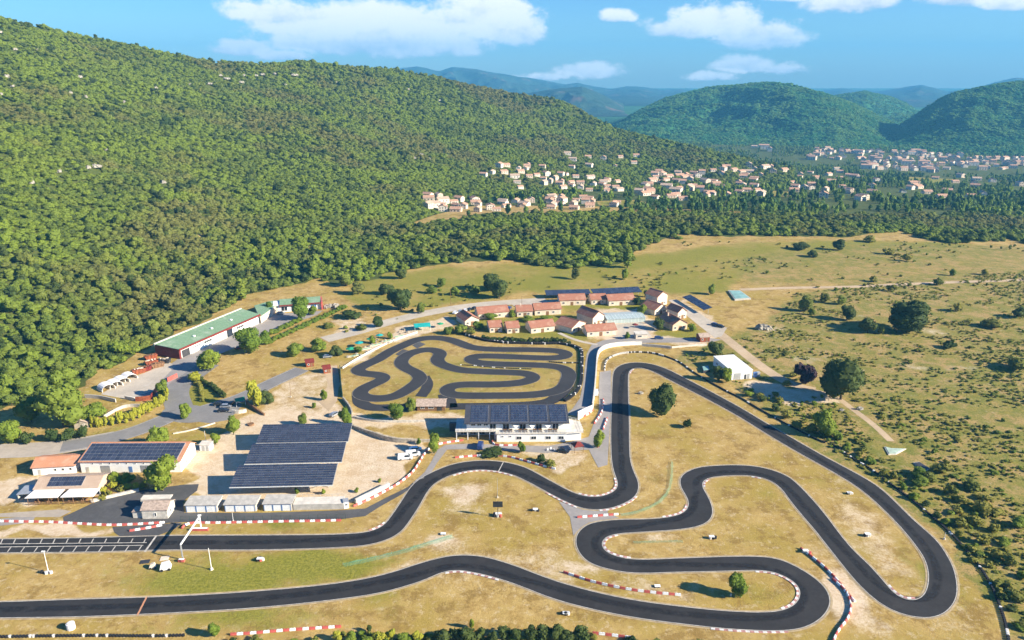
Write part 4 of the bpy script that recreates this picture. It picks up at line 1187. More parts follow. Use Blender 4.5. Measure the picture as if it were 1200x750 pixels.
for i in range(len(edge) - 1):
    a, b = Vector((*edge[i], 0)), Vector((*edge[i + 1], 0)); L_ = (b - a).length; n_ = max(1, int(L_ / 1.3))
    for k in range(n_ + 1):
        p = a.lerp(b, k / n_); rl.cyl((p.x, p.y, 3.5), (p.x, p.y, 4.45), .045, .045, 5)
    for h in (3.95, 4.45): rl.cyl((a.x, a.y, h), (b.x, b.y, h), .04, .04, 5)
rl.build('railing', M['white_paint'], club)
mb = MB(); mb.bx(-6.4, -3.9, 8.4, 9.6, 0, 3.3); mb.build('outside_stair', M['dark_metal'], club)
for k, u in enumerate((16.2, 22.0, 27.6)):
    t_ = empty('sun_sail', 'white triangular sun sail on the clubhouse terrace, %s from the left' % ('first', 'second', 'third')[k], 'sun sail', G(546, 518.2) + (0,), rz, 'sun sails on the clubhouse terrace')
    mb = MB(); mb.add([(u, 2.8, 6.0), (u + 3.2, 2.8, 5.7), (u + 1.6, .4, 5.0), (u, 2.8, 5.96), (u + 3.2, 2.8, 5.66), (u + 1.6, .4, 4.96)], [(0, 2, 1), (3, 4, 5), (0, 1, 4, 3), (1, 2, 5, 4), (2, 0, 3, 5)])
    mb.build('cloth', M['awning'], t_)
    mb = MB(); mb.cyl((u + 1.6, .35, 3.5), (u + 1.6, .35, 5.05), .06, .06, 6); mb.build('pole', M['grey_metal'], t_)
for k, u in enumerate((14.0, 19.4, 24.6, 30.0)):
    for j in range(2):
        c, s = math.cos(rz), math.sin(rz); ux, uy = u + j * 1.9, 1.35
        t_ = empty('terrace_table', 'dark table on the clubhouse terrace, %s pair from the left, its %s one' % (('first', 'second', 'third', 'fourth')[k], ('left', 'right')[j]), 'table',
                   (x + ux * c - uy * s, y + ux * s + uy * c, 3.5), rz, 'tables on the clubhouse terrace')
        mb = MB(); mb.bx(-.7, .7, -.4, .4, .70, .76); mb.build('tabletop', M['wood'], t_)
        for s_ in (-1, 1):
            mb = MB(); mb.bx(-.7, .7, s_ * .8 - .16, s_ * .8 + .16, .40, .46); mb.build('bench', M['wood'], t_)
        mb = MB(); mb.bx(-.5, -.4, -.9, .9, 0, .70); mb.bx(.4, .5, -.9, .9, 0, .70); mb.build('frame', M['dark_metal'], t_)

# white sloping wall and the long curved wall
def wall_line(name, label, pts, h, th, mat, cat='wall', cap=None, z0=0.0):
    p = relax(smooth_line(gp(pts), step=1.5), 2); c = p.mean(0); q = p - c
    nrm, _ = normals(q)
    a = q + nrm * th / 2; b = q - nrm * th / 2; n = len(q)
    hh = h if hasattr(h, '__len__') else [h] * n
    hh = np.interp(np.linspace(0, 1, n), np.linspace(0, 1, len(hh)), hh)
    root = empty(name, label, cat, (c[0], c[1], 0), 0)
    mb = MB()
    vs = [(v[0], v[1], z0) for v in a] + [(v[0], v[1], z0) for v in b] + [(v[0], v[1], k) for v, k in zip(a, hh)] + [(v[0], v[1], k) for v, k in zip(b, hh)]
    fs = []
    for i in range(n - 1):
        fs += [(i, i + 1, 2 * n + i + 1, 2 * n + i)[::-1], (n + i, n + i + 1, 3 * n + i + 1, 3 * n + i), (2 * n + i, 2 * n + i + 1, 3 * n + i + 1, 3 * n + i)[::-1]]
    fs += [(0, 2 * n, 3 * n, n), (n - 1, 2 * n - 1, 4 * n - 1, 3 * n - 1)]
    mb.add(vs, fs); mb.build('wall', M[mat], root)
    if cap:
        mb = MB(); o = th / 2 + .08
        a2 = q + nrm * o; b2 = q - nrm * o
        for i in range(n - 1):
            mb.hexa([(a2[i][0], a2[i][1], hh[i] + .004), (b2[i][0], b2[i][1], hh[i] + .004), (b2[i + 1][0], b2[i + 1][1], hh[i + 1] + .004), (a2[i + 1][0], a2[i + 1][1], hh[i + 1] + .004)],
                    [(a2[i][0], a2[i][1], hh[i] + .12), (b2[i][0], b2[i][1], hh[i] + .12), (b2[i + 1][0], b2[i + 1][1], hh[i + 1] + .12), (a2[i + 1][0], a2[i + 1][1], hh[i + 1] + .12)])
        mb.build('coping', M[cap], root)
    return root
wall_line('boundary_wall', 'long curved pale wall between the shaded lane and the top bend of the big circuit', [(694.5, 478), (696.5, 462), (698, 446), (699, 432), (700, 420), (703, 412.5), (711, 408), (724, 405.6), (740, 404.5), (752, 404.3)], 1.9, .4, 'white_plaster', cap='pale_concrete')
wall_line('sloping_wall', 'white sloping wall at the right end of the clubhouse', [(677, 492), (686, 486.5), (694.5, 480.5)], [3.4, 3.0, 2.2], .4, 'white_paint')
wall_line('boundary_wall', 'low dark wall at the top of the bend in front of the holiday homes', [(752, 405.5), (770, 407), (786, 408.6)], 1.3, .5, 'concrete')
wall_line('boundary_wall', 'low pale kerb wall running towards the white workshop', [(787, 408), (815, 405.5), (828, 404.8)], .8, .5, 'pale_concrete')
wall_line('boundary_wall', 'slanting white concrete wall beside the red and white pit barrier', [(417, 590), (436, 580.5), (456, 570.5)], 1.5, .8, 'pale_concrete')
wall_line('boundary_wall', 'dark green screen wall along the left end of the small kart track', [(398.5, 432), (399.5, 448), (401.5, 466)], 1.8, .3, 'dark_green' if 'dark_green' in M else 'dark_metal')
wall_line('boundary_wall', 'low white wall along the slanting top left edge of the small kart track', [(401.5, 432), (412, 425), (424, 418), (440, 409.5), (457, 401.5), (474, 395), (489, 390)], .7, .3, 'white_plaster')
wall_line('retaining_wall', 'long stone retaining wall above the sandy car park left of the clubhouse', [(413, 500), (424, 505.5), (438, 511), (452, 516), (466, 518.5), (485, 518.5), (505, 517.5)], [.9, 1.4, 1.8, 1.8, 1.4, .9], .6, 'stone')
wall_line('retaining_wall', 'upper stone retaining wall below the grey shed of the small kart track', [(414, 489.5), (428, 492.5), (444, 494.5), (470, 495), (498, 494.5)], .8, .5, 'limestone')
wall_line('retaining_wall', 'short stone wall along the asphalt in front of the solar roofed cafe', [(106, 589), (120, 585.5), (135, 582), (150, 578.5), (163, 575.5)], .9, .7, 'limestone')
wall_line('retaining_wall', 'curved dark stone wall below the corner of the small kart track', [(402, 468), (407, 474), (411, 480), (413, 486)], 1.2, .5, 'stone')
wall_line('retaining_wall', 'concrete edge of the grey basin left of the tall yellow hedge', [(100, 466), (118, 467.5), (136, 471.5)], 1.5, .4, 'concrete')
wall_line('retaining_wall', 'curved concrete edge above the tall yellow hedge', [(122, 490), (134, 483), (146, 477.5), (158, 476.5), (170, 477.5)], 1.2, .4, 'concrete')
M['road_curb'] = M['pale_concrete']
wall_line('kerb_wall', 'pale kerb along the grass below the roundabout', [(203, 508.5), (222, 505), (240, 500), (252, 496)], .35, .5, 'pale_concrete')

# ---- workshop, barn and the other white buildings
def simple_flat(name, label, cat, P0, P1, d, h, wall, roofm, slope=0.0, over=.25, th=.2):
    (x, y), rz, w_ = frame(P0, P1)
    root = empty(name, label, cat, (x, y, 0), rz)
    mb = MB(); mb.hexa([(0, 0, 0), (w_, 0, 0), (w_, d, 0), (0, d, 0)], [(0, 0, h), (w_, 0, h), (w_, d, h + slope), (0, d, h + slope)]); mb.build('wall', M[wall], root)
    s = slope / d
    mb = MB(); mb.slab([(-over, -over, h - s * over + th + .005), (w_ + over, -over, h - s * over + th + .005), (w_ + over, d + over, h + slope + s * over + th + .005), (-over, d + over, h + slope + s * over + th + .005)], th)
    mb.build('roof', M[roofm], root)
    return root, w_, rz, (x, y)
ws, w_, rz, _o = simple_flat('workshop', 'white flat roofed workshop beside the dirt road at right', 'building', (857, 445.5), (881, 443.5), 17.5, 3.9, 'white_paint', 'white_paint', .3, .15)
mb = MB(); mb.bx(w_ * .62, w_ * .62 + .9, -.07, -.004, .02, 2.1); mb.build('door', M['dark_metal'], ws)
mb = MB(); mb.bx(w_ * .76, w_ * .76 + 1.2, -.07, -.004, .02, 2.4); mb.build('door', M['grey_metal'], ws)
mb = MB(); mb.bx(w_ * .1, w_ * .1 + 3.2, -.06, -.004, .02, 3.0); mb.build('roller_door', M['grey_metal'], ws)
for u in (3.0, 8.0, 13.0): window(ws, 'l', u, 1.6, 1.6, .9, w_, 17.5)
for k, (px, py, c_) in enumerate(((884.5, 442, 'blue_door'), (888, 441.5, 'grey_metal'))):
    cx_, cy_ = G(px, py)
    t_ = empty('container', ('blue', 'grey')[k] + ' storage cabinet at the right end of the white workshop', 'cabinet', (cx_, cy_, 0), rz)
    mb = MB(); mb.bx(-.65, .65, -.6, .6, .1, 2.3); mb.build('body', M[c_], t_)
    mb = MB(); mb.bx(-.55, -.03, -.66, -.604, .2, 2.2); mb.bx(.03, .55, -.66, -.604, .2, 2.2); mb.build('door', M['car_blue' if k == 0 else 'concrete'], t_)

barn, bw = house('barn', 'long white barn whose front roof slope is covered in solar panels', 'building', (96, 554), (212.5, 553.2), 12.5, 4.2, 6.3, 'x', 'white_plaster', 'tiles_orange', None,
                 [('f', .115 + .085 * k, 3.1, .7, .5) for k in range(8)] + [('r', .3, 1.0, 1.2, 1.2)], [('f', .20, 3.0, 2.6, 'car_silver'), ('f', .48, 1.1, 2.2, 'blue_door'), ('f', .05, 1.0, 2.1, 'concrete'), ('f', .60, 2.8, 2.6, 'car_silver')], yr=9.0)
def slope_q(w_, eave, ridge, yr, u0, u1, v0, v1):
    f = lambda v: eave + (ridge - eave) * v
    return [(u0 * w_, v0 * yr, f(v0) + .1), (u1 * w_, v0 * yr, f(v0) + .1), (u1 * w_, v1 * yr, f(v1) + .1), (u0 * w_, v1 * yr, f(v1) + .1)]
panels('solar_panels', barn, slope_q(bw, 4.2, 6.3, 9.0, .005, .965, .02, .93), 20, 5, .12, .12, .05, 'grey_metal')
annex, aw = house('annex', 'low white house with an orange hipped roof left of the long solar barn', 'house', (39.5, 557.3), (89, 554.3), 8.0, 3.0, 4.4, 'x', 'white_plaster', 'tiles_orange', None,
                  [('f', .50, 1.2, .9, .9), ('f', .68, 1.2, .9, .9), ('f', .86, 1.2, .9, .9)], [('f', .38, .9, 2.0, 'white_paint'), ('f', .12, .9, 2.0, 'concrete')])

# cafe with awnings
(x, y), rz, w_ = frame((33.5, 592.3), (107.5, 590.2))
cafe = empty('cafe', 'low cafe with pale tiled roof, a strip of solar panels and two white awnings', 'building', (x, y, 0), rz)
wm = wall_solid(w_, 8.6, 3.1, 4.7, 'x', 4.3); wm.v = [(a, b + 4.4, c) for a, b, c in wm.v]; wm.build('wall', M['ochre_plaster'], cafe)
rm = gable_roof(w_, 8.6, 3.1, 4.7, 'x', .45, yr=4.3); rm.v = [(a, b + 4.4, c) for a, b, c in rm.v]; rm.build('roof', M['tiles_pale'], cafe)
q = slope_q(w_, 3.1, 4.7, 4.3, .18, .74, .14, .95); q = [(a, b + 4.4, c) for a, b, c in q]
panels('solar_panels', cafe, q, 9, 2, .10, .1, .05, 'grey_metal', .03)
for a, b in ((-.2, 9.4), (10.3, 20.0)):
    mb = MB(); mb.slab([(a - .5, -.1, 2.55), (b - .3, -.1, 2.55), (b, 4.2, 2.98), (a + .4, 4.2, 2.98)], .09); mb.build('awning', M['awning'], cafe)
for u in (0, 3.1, 6.2, 9.0, 10.4, 13.4, 16.4, 19.2):
    mb = MB(); mb.cyl((u, .1, 0), (u, .1, 2.5), .09, .09, 6); mb.build('post', M['wood'], cafe)
mb = MB()
for a, b in ((0, 9.0), (10.4, 19.2)):
    for h in (.45, .95): mb.bx(a, b, -.02, .06, h, h + .12)
    for k in range(int((b - a) / .5)): mb.bx(a + k * .5, a + k * .5 + .1, .062, .10, .1, 1.05)
mb.build('fence_rail', M['wood'], cafe)
for u in (1.5, 5.0, 11.6, 15.0, 17.6):
    f, p = MB(), MB(); f.bx(u, u + 1.8, 4.31, 4.396, .6, 2.2); o_ = f.build('window', M['white_paint'], cafe); p.bx(u + .1, u + 1.7, 4.28, 4.308, .7, 2.1); p.build('pane', M['glass_dark'], o_)
mb = MB(); mb.bx(9.0, 10.3, 4.3, 4.396, .02, 2.2); mb.build('door', M['wood'], cafe)
mb = MB(); mb.slab([(-5.0, 3.0, 2.0), (-.6, 3.0, 2.3), (-.6, 8.0, 2.6), (-5.0, 8.0, 2.3)], .1); mb.build('lean_to', M['grey_metal'], cafe)
mb = MB(); mb.bx(-4.8, -4.6, 3.2, 7.8, 0, 2.0); mb.build('lean_to_wall', M['concrete'], cafe)
for k, (u, s_) in enumerate(((2.0, 1), (5.6, 1), (12.0, 1), (15.8, 1))):
    c, s = math.cos(rz), math.sin(rz); ux, uy = u, 1.9
    t_ = empty('picnic_table', 'wooden table under the white awnings of the cafe, %s from the left' % ('first', 'second', 'third', 'fourth')[k], 'table', (x + ux * c - uy * s, y + ux * s + uy * c, 0), rz, 'tables under the cafe awnings')
    mb = MB(); mb.bx(-.9, .9, -.4, .4, .72, .78); mb.build('tabletop', M['wood'], t_)
    for s_ in (-1, 1):
        mb = MB(); mb.bx(-.9, .9, s_ * .75 - .14, s_ * .75 + .14, .42, .47); mb.build('bench', M['wood'], t_)
    mb = MB(); mb.bx(-.65, -.55, -.85, .85, 0, .72); mb.bx(.55, .65, -.85, .85, 0, .72); mb.build('frame', M['wood'], t_)

# stone timing hut
hut, hw_ = house('stone_hut', 'small stone hut with a weathered tiled roof at the pit entry', 'building', (167.3, 608.4), (197, 607.9), 5.4, 3.1, 4.4, 'x', 'limestone', 'shingle', None, [('f', .48, .9, .7, 1.3), ('r', .35, 1.0, .9, 1.0)], (), over=.3)
mb = MB(); mb.bx(-3.0, -.004, .6, 3.4, 0, 2.1); mb.build('side_room', M['limestone'], hut)
mb = MB(); mb.slab([(-3.2, .4, 2.2), (-.05, .4, 2.45), (-.05, 3.6, 2.45), (-3.2, 3.6, 2.2)], .14); mb.build('side_roof', M['shingle'], hut)
mb = MB(); mb.bx(-2.6, 3.0, 5.46, 8.0, 0, 3.0); mb.build('back_room', M['concrete'], hut)
mb = MB(); mb.bx(-2.8, 6.0, 5.9, 8.2, 3.004, 3.2); mb.build('back_roof', M['pale_concrete'], hut)

# garages
for k, (a, b, word) in enumerate((((218, 600.3), (255, 599.9), 'left'), ((263.5, 599.7), (300.5, 599.2), 'middle'), ((309, 598.8), (342.5, 598.3), 'right'))):
    g_, gw, rz, (gx, gy) = simple_flat('garage', 'flat roofed garage with three white doors beside the pit lane, %s of the three' % word, 'garage', a, b, 4.6, 2.35, 'pale_concrete', 'concrete', .15)
    g_['group'] = 'garages along the pit lane'
    for j in range(3):
        mb = MB(); u0 = .35 + j * (gw - .5) / 3; u1 = u0 + (gw - .5) / 3 - .35
        mb.bx(u0, u1, -.05, -.004, .02, 2.05); o_ = mb.build('garage_door', M['white_paint'], g_)
        fb = MB(); fb.bx(u0 - .12, u0, -.09, -.004, .02, 2.2); fb.bx(u1, u1 + .12, -.09, -.004, .02, 2.2); fb.bx(u0, u1, -.09, -.004, 2.05, 2.2); fb.build('door_frame', M['blue_door'], o_)
pl, plw, _, _ = simple_flat('concrete_platform', 'long low concrete block with a flat top right of the garages', 'platform', (344, 598), (402, 596.8), 4.0, 1.9, 'concrete', 'pale_concrete', 0, .05, .12)
mb = MB()
for k in range(9): mb.cyl((k * (plw - .4) / 8 + .2, 3.9, 2.02), (k * (plw - .4) / 8 + .2, 3.9, 2.9), .04, .04, 5)
mb.cyl((.2, 3.9, 2.9), (plw - .2, 3.9, 2.9), .035, .035, 5); mb.build('railing', M['grey_metal'], pl)
t_, tw, _, _ = simple_flat('ticket_hut', 'small pale blue and white cabin at the right end of the concrete platform', 'cabin', (403, 596.5), (409, 595.5), 2.0, 2.2, 'white_paint', 'grey_metal', .1, .1, .1)
window(t_, 'f', .35, 1.0, .9, .7, tw, 2.0)
sh_, shw, _, _ = simple_flat('utility_hut', 'small white utility hut on the grass above the car park', 'hut', (234.5, 528.3), (246.7, 528.6), 2.6, 2.3, 'white_plaster', 'pale_concrete', .1, .2, .15)
mb = MB(); mb.bx(.8, 1.8, -.06, -.004, .02, 1.95); mb.build('door', M['grey_metal'], sh_); mb = MB(); mb.bx(2.2, 3.2, -.06, -.004, .02, 1.95); mb.build('door', M['grey_metal'], sh_)
kd, kdw = house('track_shed', 'grey shed with pinkish weathered roof beside the small kart track', 'shed', (489, 481.5), (521.5, 481.2), 6.4, 2.2, 3.5, 'x', 'wood', 'shingle', None, [('f', .40, .9, 2.2, .9), ('f', .12, .9, 1.6, .9)], [('f', .72, 1.8, 2.0, 'dark_metal')], over=.5)
ru, ruw = house('ruined_hut', 'small old stone hut in front of the big trees by the road', 'hut', (87.5, 502.5), (103.5, 501.5), 4.6, 2.3, 3.3, 'y', 'stone', 'shingle', None, (), [('f', .6, 1.0, 1.8, 'limestone')], over=.2)

# ---- the solar canopies over the car park
for k, (yf, yb, xl, word) in enumerate(((200.3, 210.2, -87.0, 'nearest'), (214.6, 224.8, -87.3, 'middle'), (228.9, 239.2, -88.2, 'farthest'))):
    cx0, z0, z1, w_ = xl, 4.0, 6.0, 31.6
    root = empty('solar_canopy', 'large tilted solar panel canopy over the sandy car park, %s of the three' % word, 'solar canopy', (cx0, yf, 0), R(2.4), 'solar canopies over the car park')
    d = yb - yf
    mb = MB(); mb.slab([(0, 0, z0), (w_, 0, z0), (w_, d, z1), (0, d, z1)], .10); mb.build('deck', M['grey_metal'], root)
    panels('solar_panels', root, [(.05, .05, z0 + .01), (w_ - .05, .05, z0 + .01), (w_ - .05, d - .05, z1 - .01), (.05, d - .05, z1 - .01)], 17, 9, .15, .10, .05, None)
    for j in range(5):
        u = 2.6 + j * (w_ - 5.2) / 4
        mb = MB(); zz = z0 + (z1 - z0) * .55
        mb.cyl((u, d * .55, 0), (u, d * .55, zz - .3), .16, .16, 8); mb.cyl((u, d * .55, 1.6), (u, d * .1, z0 + (z1 - z0) * .1 - .22), .09, .09, 6); mb.cyl((u, d * .55, 1.6), (u, d * .92, z0 + (z1 - z0) * .92 - .22), .09, .09, 6)
        mb.build('post', M['grey_metal'], root)
        mb = MB(); mb.hexa([(u - .1, .3, z0 + .06 - .4), (u + .1, .3, z0 + .06 - .4), (u + .1, d - .3, z1 - .06 - .4), (u - .1, d - .3, z1 - .06 - .4)], [(u - .1, .3, z0 - .06), (u + .1, .3, z0 - .06), (u + .1, d - .3, z1 - .20), (u - .1, d - .3, z1 - .20)]); mb.build('rafter', M['grey_metal'], root)
    mb = MB(); mb.bx(0, w_, .0, .14, z0 - .32, z0 - .115); mb.build('front_beam', M['white_paint'], root)

# ---- the green roofed building
A_, B_, A2 = np.array(G(211, 421)), np.array(G(304.5, 379)), np.array(G(181, 416.8))
ax = (B_ - A_); L_ = np.linalg.norm(ax); rz = math.atan2(ax[1], ax[0])
gb = empty('depot', 'long depot with flat green roof and dark red gable at the forest edge', 'building', (A_[0], A_[1], 0), rz)
D_ = 14.2
mb = MB(); mb.prism([(1.2, .5), (L_, .5), (L_ + 3, D_), (1.2, D_)], 0, 4.7); mb.build('wall', M['white_plaster'], gb)
mb = MB(); mb.bx(0, 1.18, .0, D_ + .2, 0, 4.9); mb.build('red_gable', M['dark_red'], gb)
mb = MB(); mb.slab([(-.2, -.4, 5.0), (L_ + .4, -.4, 5.0), (L_ + 3.4, D_ - .3, 5.5), (-.2, D_ - .3, 5.5)], .22); mb.build('roof', M['green_roof'], gb)
mb = MB(); mb.bx(-.3, L_ + .4, -.75, -.42, 4.2, 5.15); mb.build('fascia', M['dark_red'], gb)
mb = MB(); mb.bx(-.3, L_ + 3.4, D_ - .28, D_ + .5, 4.9, 5.85); mb.build('back_parapet', M['pale_concrete'], gb)
for k, u in enumerate((15, 27, 41)):
    mb = MB(); mb.bx(u, u + 1.1, 5.2 + k * .3, 6.2 + k * .3, 5.1, 5.75); mb.build('skylight', M['white_paint'], gb)
for k, u in enumerate((8.6, 16.0, 23.4, 38.6, 46.0)):
    f, p = MB(), MB(); f.bx(u, u + 5.2, .41, .496, 1.9, 3.3); o_ = f.build('window', M['white_paint'], gb)
    for j in range(4): p.bx(u + .15 + j * 1.27, u + 1.25 + j * 1.27, .38, .408, 2.05, 3.15)
    p.build('pane', M['glass_dark'] if k % 2 else M['car_silver'], o_)
mb = MB(); mb.bx(31.5, 35.5, .42, .496, .02, 3.6); mb.build('entrance', M['glass_dark'], gb)
mb = MB(); mb.bx(2.0, 6.8, .42, .496, .02, 3.4); mb.build('loading_door', M['dark_metal'], gb)
(x, y), rz2, w2 = frame((320.5, 366.6), (378, 362))
g2 = empty('depot_wing', 'far wing of the depot with green roof and a red end wall', 'building', (x, y, 0), rz2)
mb = MB(); mb.bx(0, w2 - .6, 0, 9, 0, 4.0); mb.build('wall', M['white_plaster'], g2)
mb = MB(); mb.bx(w2 - .58, w2 + .3, -1.4, 9.4, 0, 4.6); mb.build('red_gable', M['red_paint'], g2)
mb = MB(); mb.slab([(3.5, -1.0, 4.25), (w2 - .6, -1.0, 4.25), (w2 - .6, 9.2, 4.8), (3.5, 9.2, 4.8)], .2); mb.build('roof', M['green_roof'], g2)
mb = MB(); mb.bx(3.4, w2 - .6, -1.25, -1.02, 3.6, 4.35); mb.build('fascia', M['dark_red'], g2)
for j in range(4):
    u = 4.2 + j * 5.2
    f, p = MB(), MB(); f.bx(u, u + 3.4, -.09, -.004, .5, 3.2); o_ = f.build('window', M['white_paint'], g2); p.bx(u + .2, u + 1.6, -.12, -.092, .7, 3.0); p.bx(u + 1.8, u + 3.2, -.12, -.092, .7, 3.0); p.build('pane', M['blue_door' if j == 3 else 'glass_dark'], o_)
lk = empty('depot_link', 'low link with a grey green roof joining the two wings of the depot', 'building', (0, 0, 0))
pt = [G(306, 379), G(323, 366.5), G(341, 364.5), G(336, 358.5), G(316, 361), G(300, 366)]
c = np.mean(pt, 0); lk.location = (c[0], c[1], 0)
mb = MB(); mb.prism([(p[0] - c[0], p[1] - c[1]) for p in pt], 0, 3.6); mb.build('wall', M['cream_plaster'], lk)
mb = MB(); mb.prism([((p[0] - c[0]) * 1.06, (p[1] - c[1]) * 1.06) for p in pt], 3.604, 3.85); mb.build('roof', M['green_roof'], lk)

# ---- holiday bungalows
BW = [('f', .10, .9, 1.3, 1.2), ('f', .66, .9, 1.3, 1.2), ('r', .35, .9, 1.2, 1.1)]
BD = [('f', .42, 1.6, 2.1, 'wood')]
def bung(label, P0, P1, d, eave=2.8, ridge=4.4, axis='x', wall='cream_plaster', roof='tiles', w_=BW, dr=BD, **k):
    return house('bungalow', label, 'bungalow', P0, P1, d * 1.12, eave * 1.15, ridge * 1.22, axis, wall, roof, 'terracotta roofed holiday homes', w_, dr, **k)
bung('leftmost terracotta bungalow, gable end turned to the small kart track', (545, 382.5), (561.5, 379.8), 10, 2.7, 4.4, 'y')
bung('terracotta bungalow right behind the leftmost one, beside the parked cars', (561, 374.3), (596, 371.3), 8.5)
bung('narrow bungalow in the second row, left neighbour of a longer one', (606, 371.3), (624, 370.6), 8, 2.7, 4.2, chimney=(.3, .5))
bung('long bungalow in the second row in front of the left solar carport', (627, 369.8), (657.5, 368.2), 8.5)
bung('first small bungalow of the front row above the kart track tyre wall', (574, 390), (588.5, 389), 7.5, 2.6, 4.1)
bung('second small bungalow of the front row above the kart track tyre wall', (594.5, 391), (608.5, 390), 7.5, 2.6, 4.1)
bung('long bungalow at the right end of the front row above the tyre wall', (622.5, 391), (650, 388), 8, 2.7, 4.2)
bung('bungalow with its broad gable forward, left of the tall house by the glazed pool', (670, 391.2), (686, 384.5), 9.5, 2.8, 4.6, 'y')
bung('tall house touching the left side of the glazed pool hall', (694.5, 382), (707.5, 378.5), 11, 4.0, 6.0, 'y', 'cream_plaster')
bung('low bungalow in front of the glazed pool hall', (688, 394.8), (722, 392.2), 7.5, 2.5, 4.0, chimney=(.75, .6))
bung('back row bungalow under the left end of the solar carport', (656, 358.2), (686, 357.4), 8.5)
bung('short back row bungalow between two longer ones', (693, 357), (710.5, 356.3), 8, 2.6, 4.1)
bung('back row bungalow under the right solar carport', (713.5, 358.6), (743.5, 357), 8.5)
bung('gabled house right of the pool hall with a taller white block behind it', (767, 370), (782, 366), 9, 2.9, 4.7, 'y')
bung('tall cream house at the back, highest of the holiday homes', (770, 359.6), (781.5, 356.5), 8, 5.2, 6.8, 'y', 'cream_plaster')
bung('pinkish gabled house nearest the gravel parking strip on the right', (788, 388), (805, 385.5), 11, 3.0, 4.9, 'y', 'ochre_plaster', chimney=(.3, .7))
bung('pale house half hidden behind the pinkish gabled house', (794, 374.5), (804, 372.5), 8, 3.6, 5.2, 'y')
# glazed pool hall
(x, y), rz, w_ = frame((711.5, 379.6), (756, 377))
ph_ = empty('pool_hall', 'glazed pool hall with a pale shallow roof among the holiday homes', 'building', (x, y, 0), rz)
M['glazing'] = plain('milky_glazing', (.42, .50, .48), .25, .08, .4, 0, .5)
mb = MB(); mb.bx(0, w_, 0, 11, 0, 2.2); mb.build('glass_wall', M['glazing'], ph_)
mb = MB(); mb.slab([(-.3, -.3, 2.4), (w_ + .3, -.3, 2.4), (w_ + .3, 5.5, 3.1), (-.3, 5.5, 3.1)], .12); mb.slab([(-.3, 5.502, 3.1), (w_ + .3, 5.502, 3.1), (w_ + .3, 11.3, 2.4), (-.3, 11.3, 2.4)], .12); mb.build('roof', M['glazing'], ph_)
mb = MB()
for k in range(12): mb.hexa([(k * w_ / 11 - .06, -.34, 2.41), (k * w_ / 11 + .06, -.34, 2.41), (k * w_ / 11 + .06, 5.5, 3.12), (k * w_ / 11 - .06, 5.5, 3.12)], [(k * w_ / 11 - .06, -.34, 2.5), (k * w_ / 11 + .06, -.34, 2.5), (k * w_ / 11 + .06, 5.5, 3.2), (k * w_ / 11 - .06, 5.5, 3.2)])
for k in range(12): mb.bx(k * w_ / 11 - .05, k * w_ / 11 + .05, -.10, -.004, 0, 2.2)
mb.build('frame', M['white_paint'], ph_)
kk, kkw, _, _ = simple_flat('kiosk', 'cream flat roofed kiosk on the paved square below the pool hall', 'kiosk', (745, 397.3), (758.5, 396.8), 4, 2.4, 'cream_plaster', 'pale_concrete', .1)
window(kk, 'f', 1.0, .9, 2.0, 1.0, kkw, 4)
wh, whw = house('wooden_cabin', 'small reddish wooden cabin beside the gravel road', 'cabin', (820.5, 401), (831.5, 400.3), 5, 2.5, 3.6, 'x', 'rust', 'shingle', None, [('f', .15, .9, .9, .9)], [('f', .6, .9, 2.0, 'wood')], over=.3)
# solar carports behind the bungalows
for lab, a, b, d in (('long solar carport behind the back row of bungalows, left one', (640, 351), (692.5, 349.6), 7), ('long solar carport behind the back row of bungalows, right one', (696, 350), (752.5, 347), 8), ('slanting solar carport beside the gravel parking strip', (824.5, 368.5), (799, 353), -5.0)):
    (x, y), rz, w_ = frame(a, b)
    if d < 0:
        (x, y), rz, w_ = frame(b, a); d = -d
    cp = empty('solar_carport', lab, 'carport', (x, y, 0), rz)
    mb = MB(); mb.slab([(0, 0, 2.5), (w_, 0, 2.5), (w_, d, 3.6), (0, d, 3.6)], .1); mb.build('deck', M['dark_metal'], cp)
    panels('solar_panels', cp, [(0, 0, 2.5), (w_, 0, 2.5), (w_, d, 3.6), (0, d, 3.6)], int(w_ / 2), 4, .05, .09, .05, None)
    for k in range(6):
        u = .6 + k * (w_ - 1.2) / 5
        mb = MB(); mb.cyl((u, d * .6, 0), (u, d * .6, 2.5 + 1.1 * .6 - .12), .12, .12, 6); mb.build('post', M['grey_metal'], cp)
# slabs and covers in the scrub
def cover(name, label, cat, quad, z, mats, th=.12):
    q = gp(quad); c = np.mean(q, 0); root = empty(name, label, cat, (c[0], c[1], 0))
    mb = MB(); mb.prism([(p[0] - c[0], p[1] - c[1]) for p in q], 0, z); mb.build('base', M[mats[0]], root)
    mb = MB(); mb.prism([((p[0] - c[0]) * .86, (p[1] - c[1]) * .86) for p in q], z + .004, z + th); mb.build('cover', M[mats[1]], root)
    return root
M['pale_turquoise'] = plain('pale_turquoise', (.23, .40, .37), .6, .2, .25)
M['pale_green_cloth'] = plain('pale_green_cloth', (.40, .50, .40), .7, .2, .5)
cover('pool_cover', 'covered basin with a turquoise sheet standing alone in the open field', 'pool', [(853, 341.5), (867, 341.5), (880, 351), (861, 352.5)], .8, ('concrete', 'pale_turquoise'))
cover('tarpaulin', 'pale green tarpaulin spread at the end of the dirt track in the scrub', 'tarpaulin', [(1036, 524), (1044, 526), (1062, 526.5), (1050, 533), (1041, 533.5)], .3, ('pale_concrete', 'pale_green_cloth'))
cover('dark_slab', 'dark rectangular sheet lying in the scrub right of the pale tarpaulin', 'sheet', [(1070, 543), (1077, 542), (1090, 550), (1082, 554)], .35, ('concrete', 'dark_metal'))
cover('tarpaulin', 'small blue grey cover in the shade left of the white workshop', 'tarpaulin', [(822, 432), (830, 431), (832, 436), (824, 437.5)], 1.1, ('dark_metal', 'pale_turquoise'))
